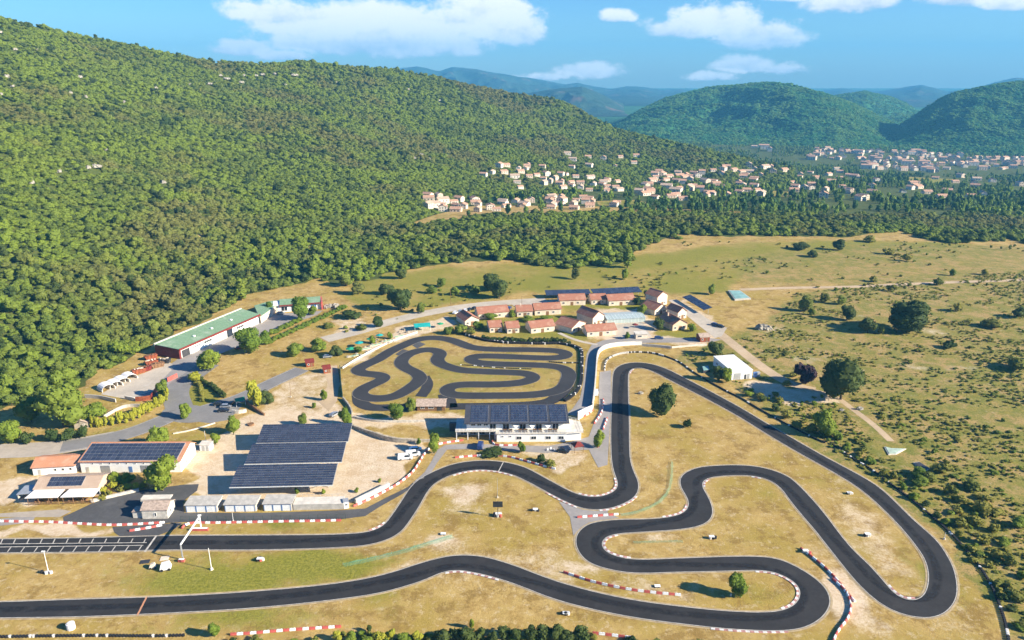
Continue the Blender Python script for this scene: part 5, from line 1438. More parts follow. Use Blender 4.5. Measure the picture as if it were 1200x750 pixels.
# ------------------------------------------------------------------ village and town
def far_house_meshes(w_, d, eave, ridge, axis, wall, roof):
    a = wall_solid(w_, d, eave, ridge, axis); a.v = [(x - w_ / 2, y - d / 2, z - 2.0 if z == 0 else z) for x, y, z in a.v]
    for (u, z0) in ((.15, .9), (.45, .9), (.72, .9), (.15, 3.5), (.45, 3.5), (.72, 3.5)):
        pass
    r_ = gable_roof(w_, d, eave, ridge, axis, .4, .2); r_.v = [(x - w_ / 2, y - d / 2, z) for x, y, z in r_.v]
    win = MB()
    for z0 in ([1.0] if eave < 4.5 else [1.0, 3.7]):
        for u in (.12, .42, .72):
            win.bx(-w_ / 2 + u * w_, -w_ / 2 + u * w_ + 1.2, -d / 2 - .06, -d / 2 - .004, z0, z0 + 1.4)
        for v in (.2, .6): win.bx(w_ / 2 + .004, w_ / 2 + .06, -d / 2 + v * d, -d / 2 + v * d + 1.1, z0, z0 + 1.4)
    return a.mesh('wall', M[wall]), r_.mesh('roof', M[roof]), win.mesh('window', M['glass_dark'])
M['tiles_far'] = tile_mat('far_tiles', (.45, .245, .155), (.51, .32, .22), (.54, .40, .30))
M['far_wall'] = plain('far_wall', (.64, .52, .40), .85, .15, .4)
M['far_wall_pale'] = plain('far_wall_pale', (.70, .63, .53), .85, .15, .4)
VAR = [far_house_meshes(12, 9, 3.6, 5.6, 'x', 'far_wall', 'tiles_far'), far_house_meshes(10, 10, 5.6, 7.6, 'y', 'far_wall_pale', 'tiles_far'), far_house_meshes(14, 9, 4.0, 6.0, 'x', 'far_wall_pale', 'tiles_pale'),
       far_house_meshes(9, 11, 5.8, 7.8, 'y', 'far_wall', 'tiles_pale'), far_house_meshes(13, 10, 6.2, 8.4, 'x', 'ochre_plaster', 'tiles_far'), far_house_meshes(11, 8, 3.4, 5.2, 'x', 'far_wall_pale', 'tiles_far'),
       far_house_meshes(22, 11, 9.0, 11.2, 'x', 'far_wall_pale', 'tiles_far'), far_house_meshes(17, 11, 8.0, 10.2, 'x', 'far_wall', 'tiles_far')]
HOUSES = []
rh = random.Random(5)
def cluster(cat, name, group, labels, poly, n, mind, kinds, scale=(.85, 1.15)):
    xs = [p[0] for p in poly]; ys = [p[1] for p in poly]; got = 0
    for _ in range(n * 14):
        if got >= n: break
        px, py = rh.uniform(min(xs), max(xs)), rh.uniform(min(ys), max(ys))
        if not in_poly(np.array([px]), np.array([py]), poly)[0]: continue
        p = GT(px, py)
        if p is None or p[2] < -70 and math.hypot(p[0], p[1]) > 2330: continue
        if any((p[0] - h[0]) ** 2 + (p[1] - h[1]) ** 2 < mind ** 2 for h in HOUSES): continue
        k = rh.choice(kinds)
        wall, roof, win = VAR[k]
        root = empty(name, labels[k], cat, p, rh.choice((0.1, -.25, .5, 1.3, -.6)) + rh.uniform(-.12, .12), group)
        root.scale = (rh.uniform(*scale),) * 3
        link('wall', wall, root); link('roof', roof, root); link('window', win, root)
        HOUSES.append(p); got += 1
def lab(place):
    w_ = ('low cream house with orange roof', 'two storey white house with orange gable roof', 'long white house with pale tiled roof', 'tall cream house with pale gable roof', 'large ochre house with orange roof', 'small white house with red tiled roof', 'long white apartment block with orange roof', 'tall cream apartment block with red roof')
    return [f'{a} {place}' for a in w_]
Z4 = lambda pts: [(450 + a / 3, 160 + b / 3) for a, b in pts]
Z5 = lambda pts: [(800 + a / 3, 160 + b / 3) for a, b in pts]
K1 = (0, 0, 1, 2, 3, 5, 5)
g = 'houses of the village under the wooded hill'
cluster('house', 'village_house', g + ', left end', lab('at the left end of the village'), Z4([(118, 185), (165, 185), (210, 225), (330, 220), (335, 268), (180, 268), (140, 240)]), 17, 11, K1, (.68, .95))
cluster('house', 'village_house', g + ', near edge', lab('in the village row nearest the wood'), Z4([(355, 235), (480, 228), (550, 215), (690, 215), (850, 235), (850, 250), (560, 262), (480, 272), (350, 268)]), 30, 11, K1, (.68, .95))
cluster('house', 'village_house', g + ', upper left', lab('in the upper left of the village'), Z4([(345, 110), (420, 105), (450, 92), (560, 92), (560, 135), (470, 190), (440, 135), (350, 140)]), 16, 13, K1, (.66, .92))
cluster('house', 'village_house', g + ', middle', lab('in the middle of the village'), Z4([(560, 130), (640, 130), (830, 160), (835, 205), (640, 185), (560, 180)]), 28, 11, K1, (.66, .92))
cluster('house', 'village_house', 'scattered villas high on the slope', lab('standing alone above the village'), Z4([(610, 52), (740, 62), (890, 68), (880, 95), (780, 120), (620, 110)]), 10, 26, K1, (.7, .95))
cluster('house', 'village_house', g + ', right end', lab('at the right end of the village'), Z4([(870, 185), (960, 130), (1120, 135), (1150, 180), (1060, 225), (900, 228)]), 32, 11, K1)
g = 'houses scattered over the valley plain'
cluster('house', 'plain_house', g + ', left part', lab('among gardens right of the village'), Z5([(-10, 135), (60, 130), (200, 95), (330, 110), (330, 205), (60, 225)]), 38, 13, K1)
cluster('house', 'plain_house', g + ', middle part', lab('among trees in the middle plain'), Z5([(350, 100), (640, 120), (720, 160), (700, 215), (560, 235), (420, 215), (350, 170)]), 30, 15, K1)
cluster('house', 'plain_house', g + ', right part', lab('on the plain below the distant town'), Z5([(700, 140), (980, 140), (1190, 160), (1190, 220), (900, 225), (720, 215)]), 20, 18, K1)
g = 'houses of the distant town'
cluster('house', 'town_house', g + ', left edge', lab('at the left edge of the distant town'), Z5([(430, 60), (470, 20), (560, 40), (640, 60), (640, 80), (430, 85)]), 34, 13, (1, 3, 4, 0, 7), (.82, 1.1))
cluster('house', 'town_house', g + ', centre', lab('in the dense centre of the distant town'), Z5([(600, 58), (760, 46), (850, 50), (1010, 50), (1040, 100), (880, 128), (640, 114)]), 120, 13.0, (1, 3, 4, 6, 7, 1, 3, 2), (.82, 1.1))
cluster('house', 'town_house', g + ', right edge', lab('at the right edge of the distant town'), Z5([(1000, 60), (1120, 52), (1260, 65), (1260, 115), (1040, 125)]), 40, 15, (1, 3, 4, 0, 7), (.82, 1.1))
cluster('house', 'hillside_house', 'white buildings low on the far hill', lab('low on the wooded hill behind the valley'), [(842, 158), (872, 158), (905, 170), (905, 178), (845, 168)], 6, 30, (2, 6, 6), (1.0, 1.3))
print('HOUSES', len(HOUSES))
HX = np.array([h[0] for h in HOUSES]); HY = np.array([h[1] for h in HOUSES])

# rocks showing through the forest
def rock_mesh(seed):
    r_ = np.random.default_rng(seed)
    bm = bmesh.new(); bmesh.ops.create_icosphere(bm, subdivisions=3, radius=1)
    ph = r_.uniform(0, 6, 6)
    for v in bm.verts:
        c = np.array(v.co)
        k = 1 + .25 * math.sin(c[0] * 4 + ph[0]) * math.cos(c[1] * 5 + ph[1]) + .12 * math.sin(c[0] * 11 + ph[2] + c[2] * 9) + r_.uniform(-.07, .07)
        v.co = Vector((c[0] * k, c[1] * k * .6, max(-.35, round((c[2] * k) * 4) / 4 * .8 + c[2] * k * .2)))
    me = bpy.data.meshes.new('rock'); bm.to_mesh(me); bm.free(); me.materials.append(M['limestone'])
    return me
M['cliff'] = plain('cliff', (.34, .31, .26), .95, .4, .25, 0, .2, .6)
rocks = [rock_mesh(s) for s in range(4)]
for m_ in rocks: m_.materials.clear(); m_.materials.append(M['cliff'])
ROCKS = [(265, 94, 12), (283, 98, 8), (300, 90, 6), (308, 89, 9), (322, 88, 5), (345, 90, 12), (246, 100, 9), (258, 90, 7), (286, 90, 6), (335, 101, 5), (18, 60, 6), (9, 92, 9), (15, 103, 5), (94, 92, 6), (83, 111, 6), (101, 116, 5), (2, 113, 4), (113, 198, 14), (104, 199, 7),
         (124, 177, 5), (70, 204, 6), (38, 217, 6), (192, 216, 7), (183, 105, 5), (0, 40, 6), (45, 61, 5), (115, 44, 5), (515, 119, 6), (478, 106, 5), (493, 183, 10), (486, 187, 6), (503, 188, 5), (146, 122, 4), (223, 101, 4), (395, 98, 5)]
RK = []
for k, (px, py, w_) in enumerate(ROCKS):
    p = GT(px, py)
    if p is None: continue
    m_per_px = math.hypot(p[0], p[1]) / FPX
    s = w_ * m_per_px * .34
    o = link('limestone_outcrop', rocks[k % 4]); o.location = (p[0], p[1], p[2] + s * .12 + 1.2); o.scale = (s, s * 1.2, max(2.0, s * .38)); o.rotation_euler.z = rh.uniform(-.3, .3) - math.atan2(p[0], p[1])
    tag(o, 'pale limestone outcrop showing through the forest on the left hillside', 'rock', 'limestone outcrops on the wooded hillside')
    RK.append((p[0], p[1], s))
# ------------------------------------------------------------------ trees
big_crowns = {
    'd': [crown('crown', M['dark_leaf'], 2200, 16, .13, 50 + s, 1.0, .95, spread=.55) for s in range(3)],
    'o': [crown('crown', M['oak_leaf'], 1500, 12, .14, 60 + s, 1.0, .9) for s in range(3)],
    'b': [crown('crown', M['bright_leaf'], 1200, 10, .15, 70 + s, 1.0, 1.0) for s in range(3)],
    'y': [crown('crown', M['yellow_leaf'], 320, 6, .25, 80 + s, .9, 1.1) for s in range(2)],
    'p': [crown('crown', M['purple_leaf'], 420, 8, .22, 85 + s, 1.0, .8) for s in range(1)],
    's': [crown('crown', M['shrub_leaf'], 260, 7, .26, 90 + s, 1.0, .75) for s in range(3)],
    'g': [crown('crown', M['dark_leaf'], 260, 7, .26, 95 + s, 1.0, .75) for s in range(3)],
    'c': [crown('crown', M['oak_leaf'], 420, 9, .22, 99 + s, .62, 1.5, cone=.7) for s in range(2)],
}
std_trunk = trunk_mesh(1.0, .055, 5, 7)
rt = random.Random(3)
def px_m(py): return math.cos(PITCH) * (py - YH) / CAM_H
def height_of(px, py, hpx):
    """height of something standing at (px, py) that rises hpx in the picture"""
    x, y = G(px, py)
    for z in np.arange(.2, 40, .1):
        c = y * math.cos(PITCH) - (z - CAM_H) * math.sin(PITCH); v = -(y * math.sin(PITCH) + (z - CAM_H) * math.cos(PITCH))
        if py - (CY + FPX * v / c) >= hpx: return float(z)
    return 40.0
N_TREES = 0
def tree(kind, px, py, wpx, hpx, label, group=None, name=None, cat='tree', trunk=.035, xy=None):
    """crown and trunk standing at a place of the flat ground"""
    global N_TREES
    N_TREES += 1
    x, y = xy if xy else G(px, py)
    h = height_of(px, py, hpx) * 1.06; w_ = wpx / px_m(py) * 1.12
    shrub = cat != 'tree'
    root = empty(name or ('tree' if not shrub else 'bush'), label, cat, (x, y, float(terrain(x, y))), rt.uniform(0, 6.28), group)
    ms = big_crowns[kind]; me = ms[N_TREES % len(ms)]
    z0 = 0.0 if shrub else h * trunk
    vz = max(v.co.z for v in me.vertices)
    wx = max(abs(v.co.x) for v in me.vertices)
    c = link('crown', me, root); c.location = (0, 0, z0 - (.12 if shrub else .0)); c.scale = (w_ / 2 / wx, w_ / 2 / wx * rt.uniform(.9, 1.1), (h - z0) / vz)
    if not shrub:
        t = link('trunk', std_trunk, root); t.scale = (max(h * .5, 1.2), max(h * .5, 1.2), h * .62)
    return root

BIG = [  # kind, px, py, width, height, label
    ('d', 775, 486, 33, 36, 'large round dark tree on dry grass beside the right straight'),
    ('g', 805, 501, 12, 10, 'small round bush right of the large round tree by the straight'),
    ('b', 864, 699, 21, 24, 'lone bushy tree inside the hairpin with a pole on its left'),
    ('d', 985, 468, 52, 49, 'huge dark tree at the end of the dirt road in the scrub'),
    ('p', 944, 450, 27, 22, 'purple leaved tree beside the huge dark tree'),
    ('d', 1064, 389, 44, 36, 'biggest dark spreading tree of the pale field at right'),
    ('d', 1016, 390, 21, 18, 'medium dark tree left of the biggest field tree'),
    ('d', 992, 375, 20, 17, 'dark tree behind and left of the medium dark field tree'),
    ('o', 943, 365, 15, 18, 'olive tree alone at the left of the field trees'),
    ('o', 951, 369, 8, 8, 'small olive bush at the foot of the left field tree'),
    ('o', 965, 354, 13, 10, 'small tree in the field above the left pair'),
    ('o', 986, 357, 11, 10, 'small pale tree in the field directly above the dark pair'),
    ('o', 1032, 391, 9, 11, 'little round tree in front of the medium dark field tree'),
    ('d', 838, 417, 20, 16, 'round dark tree just left of the white workshop'),
    ('g', 842, 446, 15, 17, 'dark tree in the shade along the workshop wall'),
    ('o', 851, 448, 12, 17, 'olive tree at the front left corner of the workshop'),
    ('b', 964, 509, 26, 28, 'bright green tree in the scrub between tyre bank and dirt road'),
    ('b', 509, 531, 13, 21, 'small tree standing in front of the left end of the clubhouse'),
    ('b', 611, 530, 11, 12, 'small round tree in front of the middle of the clubhouse'),
    ('b', 702, 524, 13, 20, 'small round tree at the right corner of the clubhouse'),
    ('b', 465, 493, 19, 20, 'round green tree between the car park and the small kart track'),
    ('o', 482, 482, 12, 16, 'dark green bush touching the left of the grey kart shed'),
    ('b', 405, 498, 15, 20, 'bright upright tree at the corner of the farthest solar canopy'),
    ('o', 355, 498, 11, 14, 'small round tree behind the farthest solar canopy'),
    ('o', 380, 469, 8, 12, 'slim little tree beside the pale path right of the yard'),
    ('o', 368, 478, 5, 6, 'tiny bush beside the slim tree of the yard'),
    ('y', 299, 478, 17, 30, 'tall yellow green tree at the road end by the green tent'),
    ('d', 312, 474, 20, 16, 'dark bush directly right of the yellow green tree'),
    ('b', 274, 509, 17, 21, 'bright tree at the corner between roundabout and car park'),
    ('b', 253, 521, 10, 13, 'small tree beside the white utility hut'),
    ('o', 188, 524, 25, 23, 'round olive tree beside the road behind the long barn'),
    ('o', 217, 490, 14, 16, 'tree on the island of the roundabout'),
    ('b', 191, 575, 34, 36, 'loose green tree in front of the right part of the barn'),
    ('b', 136, 567, 17, 13, 'left green bush between barn and cafe'),
    ('b', 150, 567, 17, 13, 'right green bush between barn and cafe'),
    ('o', 191, 464, 16, 19, 'dark round tree beside the red fence of the yard'),
    ('b', 247, 434, 30, 25, 'broad bright tree in front of the depot gable'),
    ('y', 228, 447, 18, 10, 'pale yellow shrub at the foot of the broad bright tree'),
    ('b', 294, 414, 29, 27, 'broad bright tree at the end of the depot forecourt beside a red car'),
    ('b', 311, 402, 16, 14, 'lower shrub joined to the right of the forecourt tree'),
    ('b', 316, 366, 13, 12, 'small round bright tree before the low link of the depot'),
    ('b', 353, 374, 21, 24, 'tall bright tree in front of the far depot wing'),
    ('b', 367, 369, 13, 11, 'low bright tree beside the tall one at the far depot wing'),
    ('o', 346, 417, 20, 14, 'round olive bush in the dry field below the hedge'),
    ('o', 374, 411, 18, 16, 'taller olive bush right of the round bush in the dry field'),
    ('d', 394, 417, 17, 12, 'dark round bush at the left end of the mini golf'),
    ('o', 75, 500, 50, 46, 'largest tree of the group by the road on the left, with olive crown'),
    ('b', 37, 494, 25, 26, 'bright green tree left of the largest roadside tree'),
    ('o', 32, 466, 28, 22, 'round olive tree at the forest edge above the shaded pond'),
    ('o', 112, 494, 30, 20, 'low olive tree right of the largest roadside tree'),
    ('b', 14, 518, 26, 22, 'bushy green tree at the left edge beside the road'),
    ('g', 32, 519, 16, 12, 'dark low bush by the road at left'),
    ('g', 62, 516, 18, 13, 'dark bush before the small stone hut, left one'),
    ('g', 80, 515, 17, 12, 'dark bush before the small stone hut, middle one'),
    ('g', 97, 512, 18, 12, 'dark bush before the small stone hut, right one'),
    ('d', 470, 364, 31, 26, 'large dark tree in the dry field left of the holiday homes'),
    ('d', 443, 383, 12, 12, 'dark round bush beside the dirt road above the mini golf'),
    ('o', 493, 367, 11, 12, 'small tree right of the large dark tree in the dry field'),
    ('d', 585, 350, 26, 22, 'dark tree mass left of the field pole, nearer half'),
    ('d', 576, 340, 24, 18, 'dark tree mass left of the field pole, farther half'),
    ('o', 557, 345, 12, 10, 'olive bush at the end of the long shade left of the dark tree mass'),
    ('o', 517, 336, 12, 10, 'round olive bush alone in the field below the wood'),
    ('o', 506, 344, 12, 9, 'olive bush behind the large dark field tree'),
    ('o', 533, 346, 11, 10, 'pale olive bush left of a wooden pole'),
    ('o', 674, 327, 10, 13, 'small tree in the field in front of the wood'),
    ('o', 732, 327, 8, 13, 'thin tree in the field right of centre below the wood'),
    ('c', 735, 314, 15, 24, 'pointed tree at the edge of the wood'),
    ('c', 283, 352, 17, 26, 'tall pointed tree at the forest edge behind the depot'),
    ('o', 833, 345, 9, 12, 'small upright tree in the green patch left of the turquoise cover'),
    ('g', 698, 390, 12, 10, 'dark bush before the wall of the low bungalow'),
    ('b', 735, 397, 8, 8, 'small round bush on the paved square by the pool hall'),
    ('b', 811, 388, 9, 8, 'round bush right of the pinkish gabled house'),
    ('b', 752, 370, 14, 14, 'bushy tree right of the pool hall'),
    ('g', 772, 386, 16, 14, 'dark shrubs left of the pinkish gabled house'),
    ('g', 746, 357, 10, 9, 'small tree between the back row and the tall cream house'),
    ('g', 757, 348, 8, 8, 'small dark tree behind the tall cream house'),
    ('b', 600, 371, 9, 8, 'bush between two bungalows of the second row'),
    ('b', 575, 374, 14, 7, 'low shrubs in front of the bungalow beside the parked cars'),
    ('b', 560, 385, 16, 8, 'low shrubs right of the leftmost bungalow'),
    ('b', 619, 376, 16, 6, 'low shrubs behind the front row of bungalows, left'),
    ('b', 640, 375, 14, 5, 'low shrubs behind the front row of bungalows, right'),
    ('o', 526, 391, 14, 8, 'bush at the right end of the turquoise mini golf tent'),
    ('o', 540, 390, 16, 9, 'bush between turquoise tent and tyre wall'),
    ('s', 552, 392, 14, 8, 'brownish shrub above the top bend of the small kart track'),
    ('b', 553, 737, 7, 12, 'slim little tree on dry grass at the bottom edge'),
    ('g', 433, 741, 7, 8, 'tiny dark tree at the bottom edge, left of the slim one'),
    ('b', 252, 746, 12, 14, 'small green tree at the bottom edge by the white barrier'),
    ('b', 388, 575, 0, 0, ''),
    ('b', 348, 579, 6, 8, 'small bush under the front edge of the nearest canopy'),
    ('b', 379, 579, 6, 6, 'small bush at the right front corner of the nearest canopy'),
    ('b', 418, 577, 5, 5, 'tiny bush left on the sandy slope above the slanting wall'),
    ('b', 445, 565, 5, 5, 'tiny bush right on the sandy slope above the slanting wall'),
    ('b', 491, 521, 6, 8, 'small bush beside the parked white vans'),
    ('b', 420, 413, 10, 7, 'yellowish shrub of the mini golf, left'),
    ('b', 457, 397, 7, 8, 'round shrub of the mini golf, middle'),
    ('b', 436, 402, 8, 9, 'dark shrub of the mini golf near the green parasols'),
    ('s', 425, 387, 14, 7, 'dry brown bush above the mini golf'),
    ('g', 412, 373, 26, 9, 'low dark thicket on the mound above the mini golf'),
    ('s', 385, 384, 14, 6, 'low scrubby bush at the end of the depot hedge'),
    ('g', 577, 532, 26, 6, 'low dark hedge on the bank below the clubhouse'),
    ('g', 634, 541, 14, 8, 'dark bush on the slope right of the low hedge, left'),
    ('s', 645, 546, 14, 7, 'olive bush on the slope right of the low hedge, right'),
    ('s', 670, 521, 0, 0, ''),
    ('o', 420, 345, 18, 14, 'olive tree at the forest corner above the mound, nearer'),
    ('o', 405, 335, 18, 14, 'olive tree at the forest corner above the mound, farther'),
    ('d', 470, 327, 15, 12, 'small dark tree just below the wood, left of centre'),
    ('d', 452, 345, 16, 12, 'dark tree behind the large one in the dry field'),
    ('d', 1090, 402, 0, 0, ''),
    ('g', 1194, 372, 18, 12, 'dark bush at the right edge of the pale field'),
    ('s', 1160, 383, 24, 10, 'broad green bush in the right part of the pale field'),
    ('s', 1122, 365, 12, 10, 'round green bush in the pale field above the broad one'),
    ('s', 1190, 432, 22, 14, 'dark green bush at the right edge of the scrub'),
    ('g', 1112, 408, 18, 8, 'low green bush right below the biggest field tree'),
    ('g', 1220, 590, 40, 26, ''),
    ('d', 930, 300, 0, 0, ''),
    ('d', 983, 293, 12, 12, 'dark tree with a pale rock in the dry field below the wood'),
    ('d', 952, 301, 13, 8, 'low dark bush left of the dark tree below the wood'),
    ('d', 938, 292, 22, 8, 'dark thicket in the dry field below the wood'),
    ('s', 1041, 298, 14, 7, 'green bush in the yellow field right of the dark tree'),
    ('s', 1063, 306, 8, 9, 'small olive bush in the yellow field at right'),
    ('s', 1019, 283, 14, 8, 'olive bush close below the wood at right'),
    ('s', 1100, 334, 14, 8, 'green bush touching the far dirt track'),
    ('s', 1044, 341, 9, 8, 'round bush below the far dirt track'),
    ('s', 1023, 330, 9, 7, 'small bush just above the far dirt track'),
    ('s', 1153, 322, 9, 7, 'dark little bush above the far dirt track at right'),
    ('o', 1116, 323, 7, 8, 'small leaning bush in the field above the dirt track'),
]
SUN_SIDE = 1
for e in BIG:
    if not e[5]: continue
    kind, px, py, w_, h, lb_ = e
    small = any(q in lb_ for q in ('bush', 'shrub', 'hedge', 'thicket'))
    tree(kind, px, py, w_, h, lb_, cat='bush' if small else 'tree')
# shrubs of the garden round the cafe
for k, (px, py, w_, h, kd_) in enumerate(((121, 578, 9, 7, 'y'), (128, 581, 9, 7, 's'), (133, 573, 10, 8, 'y'), (143, 575, 9, 7, 's'), (150, 574, 10, 7, 'y'), (160, 574, 10, 9, 'y'), (168, 572, 9, 8, 's'), (120, 586, 9, 6, 's'))):
    tree(kd_, px, py, w_, h, ('yellow' if kd_ == 'y' else 'olive') + ' garden shrub right of the cafe', 'garden shrubs right of the cafe, ' + ('yellow' if kd_ == 'y' else 'olive'), 'shrub', 'shrub')
# hedges: one thing each, a row of clumps
def hedge(label, pts, w_m, h_m, kind, step, seed=1, name='hedge'):
    p = along(pts, step); c = p.mean(0); root = empty(name, label, 'hedge', (c[0], c[1], 0)); r_ = random.Random(seed)
    for q in p:
        me = r_.choice(big_crowns[kind]); vz = max(v.co.z for v in me.vertices)
        o = link('clump', me, root); o.location = (q[0] - c[0] + r_.uniform(-.4, .4), q[1] - c[1] + r_.uniform(-.4, .4), -.1)
        o.scale = (w_m / 2 * r_.uniform(.85, 1.25), w_m / 2 * r_.uniform(.85, 1.25), h_m / vz * r_.uniform(.75, 1.2)); o.rotation_euler.z = r_.uniform(0, 6.28)
hedge('tall yellow green bamboo hedge along the road on the left', [(108, 501), (120, 499.5), (133, 498), (146, 496), (158, 492), (168, 487), (180, 480), (190, 474), (197, 468)], 2.6, 4.6, 'y', 1.7)
hedge('long green hedge below the depot wings, upper row', [(318, 392), (330, 387), (342, 381), (352, 376)], 4.0, 2.6, 'b', 2.4)
hedge('long green hedge below the depot wings, lower row', [(312, 404), (325, 398), (340, 391), (355, 384), (370, 377), (385, 370), (398, 364), (405, 361)], 3.4, 2.4, 'b', 2.2)
hedge('dark hedge along the small road east of the roundabout', [(236, 447), (245, 453), (255, 460), (262, 466)], 2.6, 2.2, 'g', 1.8)
hedge('dark clipped hedge above the tyre wall of the small kart track', [(566, 397.5), (580, 399), (600, 400.5), (620, 401), (640, 400.5), (655, 400.5), (666, 403)], 3.2, 2.2, 'g', 2.2)
hedge('low dark hedge along the east side of the small kart track lane', [(226, 441), (232, 451), (236, 463), (238, 470)], 2.8, 1.8, 's', 2.6)
# bushes along the bottom edge and along the tyre bank
def bushes(pts, wpx, kinds, label, group, jit=2.0, hk=.8, seed=2):
    r_ = random.Random(seed)
    for (px, py) in pts:
        s = r_.uniform(.75, 1.25)
        tree(r_.choice(kinds), px + r_.uniform(-jit, jit), py + r_.uniform(-jit, jit), wpx * s, wpx * s * hk * r_.uniform(.65, .95), label, group, 'bush', 'bush')
bushes([(520, 752), (535, 749), (548, 751), (562, 748), (578, 750), (592, 747), (606, 749), (620, 748), (634, 750), (650, 750), (664, 752), (680, 753)], 17, 'dgg', 'dark bush of the hedge along the bottom edge of the photo', 'dark bushes along the bottom edge', 2, .9)
bushes([(445, 751), (460, 749), (474, 751), (490, 748), (505, 750), (430, 752), (410, 753), (395, 752), (370, 753), (345, 754)], 13, 'bsy', 'bright bush in the strip along the bottom edge of the photo', 'bright bushes along the bottom edge', 2, .8, 5)
bushes([(x_, 747 - 3 * math.sin(x_ * .05) + (x_ % 7) * .6) for x_ in range(404, 700, 8)], 9, 'sbsg', 'low bright bush in the scrub strip along the bottom edge', 'low scrub strip along the bottom edge', 3, .6, 12)
bushes([(300, 754), (270, 755), (330, 755), (770, 756), (820, 757), (740, 755)], 14, 'sg', 'low olive bush cut by the bottom edge of the photo', 'low bushes cut by the bottom edge', 2, .6, 6)
bank = [(876, 463), (890, 473), (903, 482), (918, 491), (932, 499), (946, 507), (960, 514), (975, 517), (990, 528), (1003, 536), (1016, 545), (1030, 556), (1044, 563), (1056, 575), (1070, 583), (1082, 596), (1094, 604), (1106, 614), (1118, 626), (1130, 640), (1143, 652), (1152, 668), (1164, 684), (1172, 700), (1180, 716), (1188, 736)]
bushes([(x + 3.5, y - .5) for x, y in bank], 12, 'sgsb', 'dark bush in the row right behind the long tyre bank', 'bushes behind the tyre bank', 3, .75, 8)
bushes([(1090, 565), (1075, 572), (1100, 556), (1080, 560), (1112, 580), (1125, 590), (1135, 574), (1120, 605), (1140, 612), (1155, 600), (1160, 625), (1175, 640), (1165, 655), (1185, 660), (1150, 585), (1190, 620), (1178, 690), (1195, 700), (1195, 735), (1130, 620), (1170, 605), (1196, 675), (1150, 640)], 17, 'sssb', 'green bush in the thicket of the lower right scrub', 'bushes of the lower right thicket', 4, .65, 9)
bushes([(930, 445), (920, 454), (905, 462), (890, 466), (915, 472), (935, 480), (945, 492), (975, 497), (1000, 520), (1015, 530)], 10, 's', 'small olive bush between tyre bank and dirt road', 'bushes between tyre bank and dirt road', 4, .7, 10)

dark_meshes = [crown('crown', M['dark_leaf'], 300, 9, .24, 140 + s, .95, .95, spread=.5) for s in range(3)]
# individuals of the wood: the nearest trees one can tell apart
infov = np.abs(np.arctan2(fx, fy)) < R(36.0)
vis = []
fr = np.hypot(fx, fy)
vv = np.stack([fx, fy, fz + 3], 1)
cc = vv[:, 1] * math.cos(PITCH) - (vv[:, 2] - CAM_H) * math.sin(PITCH)
pxs = CX + FPX * vv[:, 0] / cc; pys = CY - FPX * (vv[:, 1] * math.sin(PITCH) + (vv[:, 2] - CAM_H) * math.cos(PITCH)) / cc
TREE_KEEP = np.ones(fx.size, bool)
for (x, y, s) in RK:
    d2 = np.hypot(fx - x, fy - y); nr_ = np.hypot(x, y)
    front = (np.hypot(fx, fy) < nr_) & (np.abs(np.arctan2(fx, fy) - math.atan2(x, y)) * nr_ < s * 1.1) & (nr_ - np.hypot(fx, fy) < 16)
    TREE_KEEP &= ~((d2 < s * .8) | front)
for hx_, hy_ in zip(HX, HY):
    near = (np.abs(fx - hx_) < 40) & (np.abs(fy - hy_) < 40)
    if near.any():
        nr_ = math.hypot(hx_, hy_)
        TREE_KEEP &= ~(near & ((np.hypot(fx - hx_, fy - hy_) < 9) | ((fr < nr_) & (nr_ - fr < 22) & (np.abs(np.arctan2(fx, fy) - math.atan2(hx_, hy_)) * nr_ < 7))))
cand = np.where((pxs > -5) & (pxs < 1205) & (pys > 0) & (pys < 750) & TREE_KEEP)[0]
size = fsc[cand] / np.hypot(fr[cand], CAM_H)
pick_ = cand[np.argsort(-size)[:112]]
for i in pick_:
    px, py = pxs[i], pys[i]
    where = 'on the forest slope left of the depot' if px < 290 else ('in the wood between depot and field' if px < 430 else ('in the long wood behind the open field' ))
    root = empty('forest_tree', 'round olive green tree ' + where, 'tree', (fx[i], fy[i], fz[i]), rt.uniform(0, 6.28), 'trees ' + where)
    c = link('crown', oak_meshes[i % 5], root); c.scale = (fsc[i], fsc[i], fsc[i] * rt.uniform(.85, 1.2)); c.location = (0, 0, .6)
    t = link('trunk', oak_trunk, root); t.scale = (2.2, 2.2, 2.6)
TREE_KEEP[pick_] = False
scatter('forest', np.stack([fx, fy, fz - .3], -1)[TREE_KEEP], fsc[TREE_KEEP], np.where(RNG.uniform(size=TREE_KEEP.sum()) < .10, RNG.integers(5, 8, TREE_KEEP.sum()), RNG.integers(0, 5, TREE_KEEP.sum())), oak_meshes + dark_meshes, zs=RNG.uniform(.5, .88, TREE_KEEP.sum()))
# trees of the valley, between the houses
vx, vy = jitter_grid(-1300, 1900, 500, 2500, 11.5)
s, a_, r, r0, r1 = hill_s(vx, vy)
k = (r > 700) & (r < 2480) & ((s <= 0.01) | (s > 1.04)) & (np.abs(a_) < .80) & ~in_poly(vx, vy, WOOD)
k &= (CAM_H + r * 0 > 0)
dn = fbm(vx, vy, 120, 31) + .7 * fbm(vx, vy, 34, 32)
k &= (dn > -.45) & (vy > 640)
k &= np.array([True] * vx.size)
vx, vy = vx[k], vy[k]
keep = np.ones(vx.size, bool); vr = np.hypot(vx, vy); va = np.arctan2(vx, vy)
for hx_, hy_ in zip(HX, HY):
    nr_ = math.hypot(hx_, hy_)
    keep &= ~((np.hypot(vx - hx_, vy - hy_) < 9) | ((vr < nr_) & (nr_ - vr < (200 if nr_ > 1500 else 60)) & (np.abs(va - math.atan2(hx_, hy_)) * nr_ < 9)))
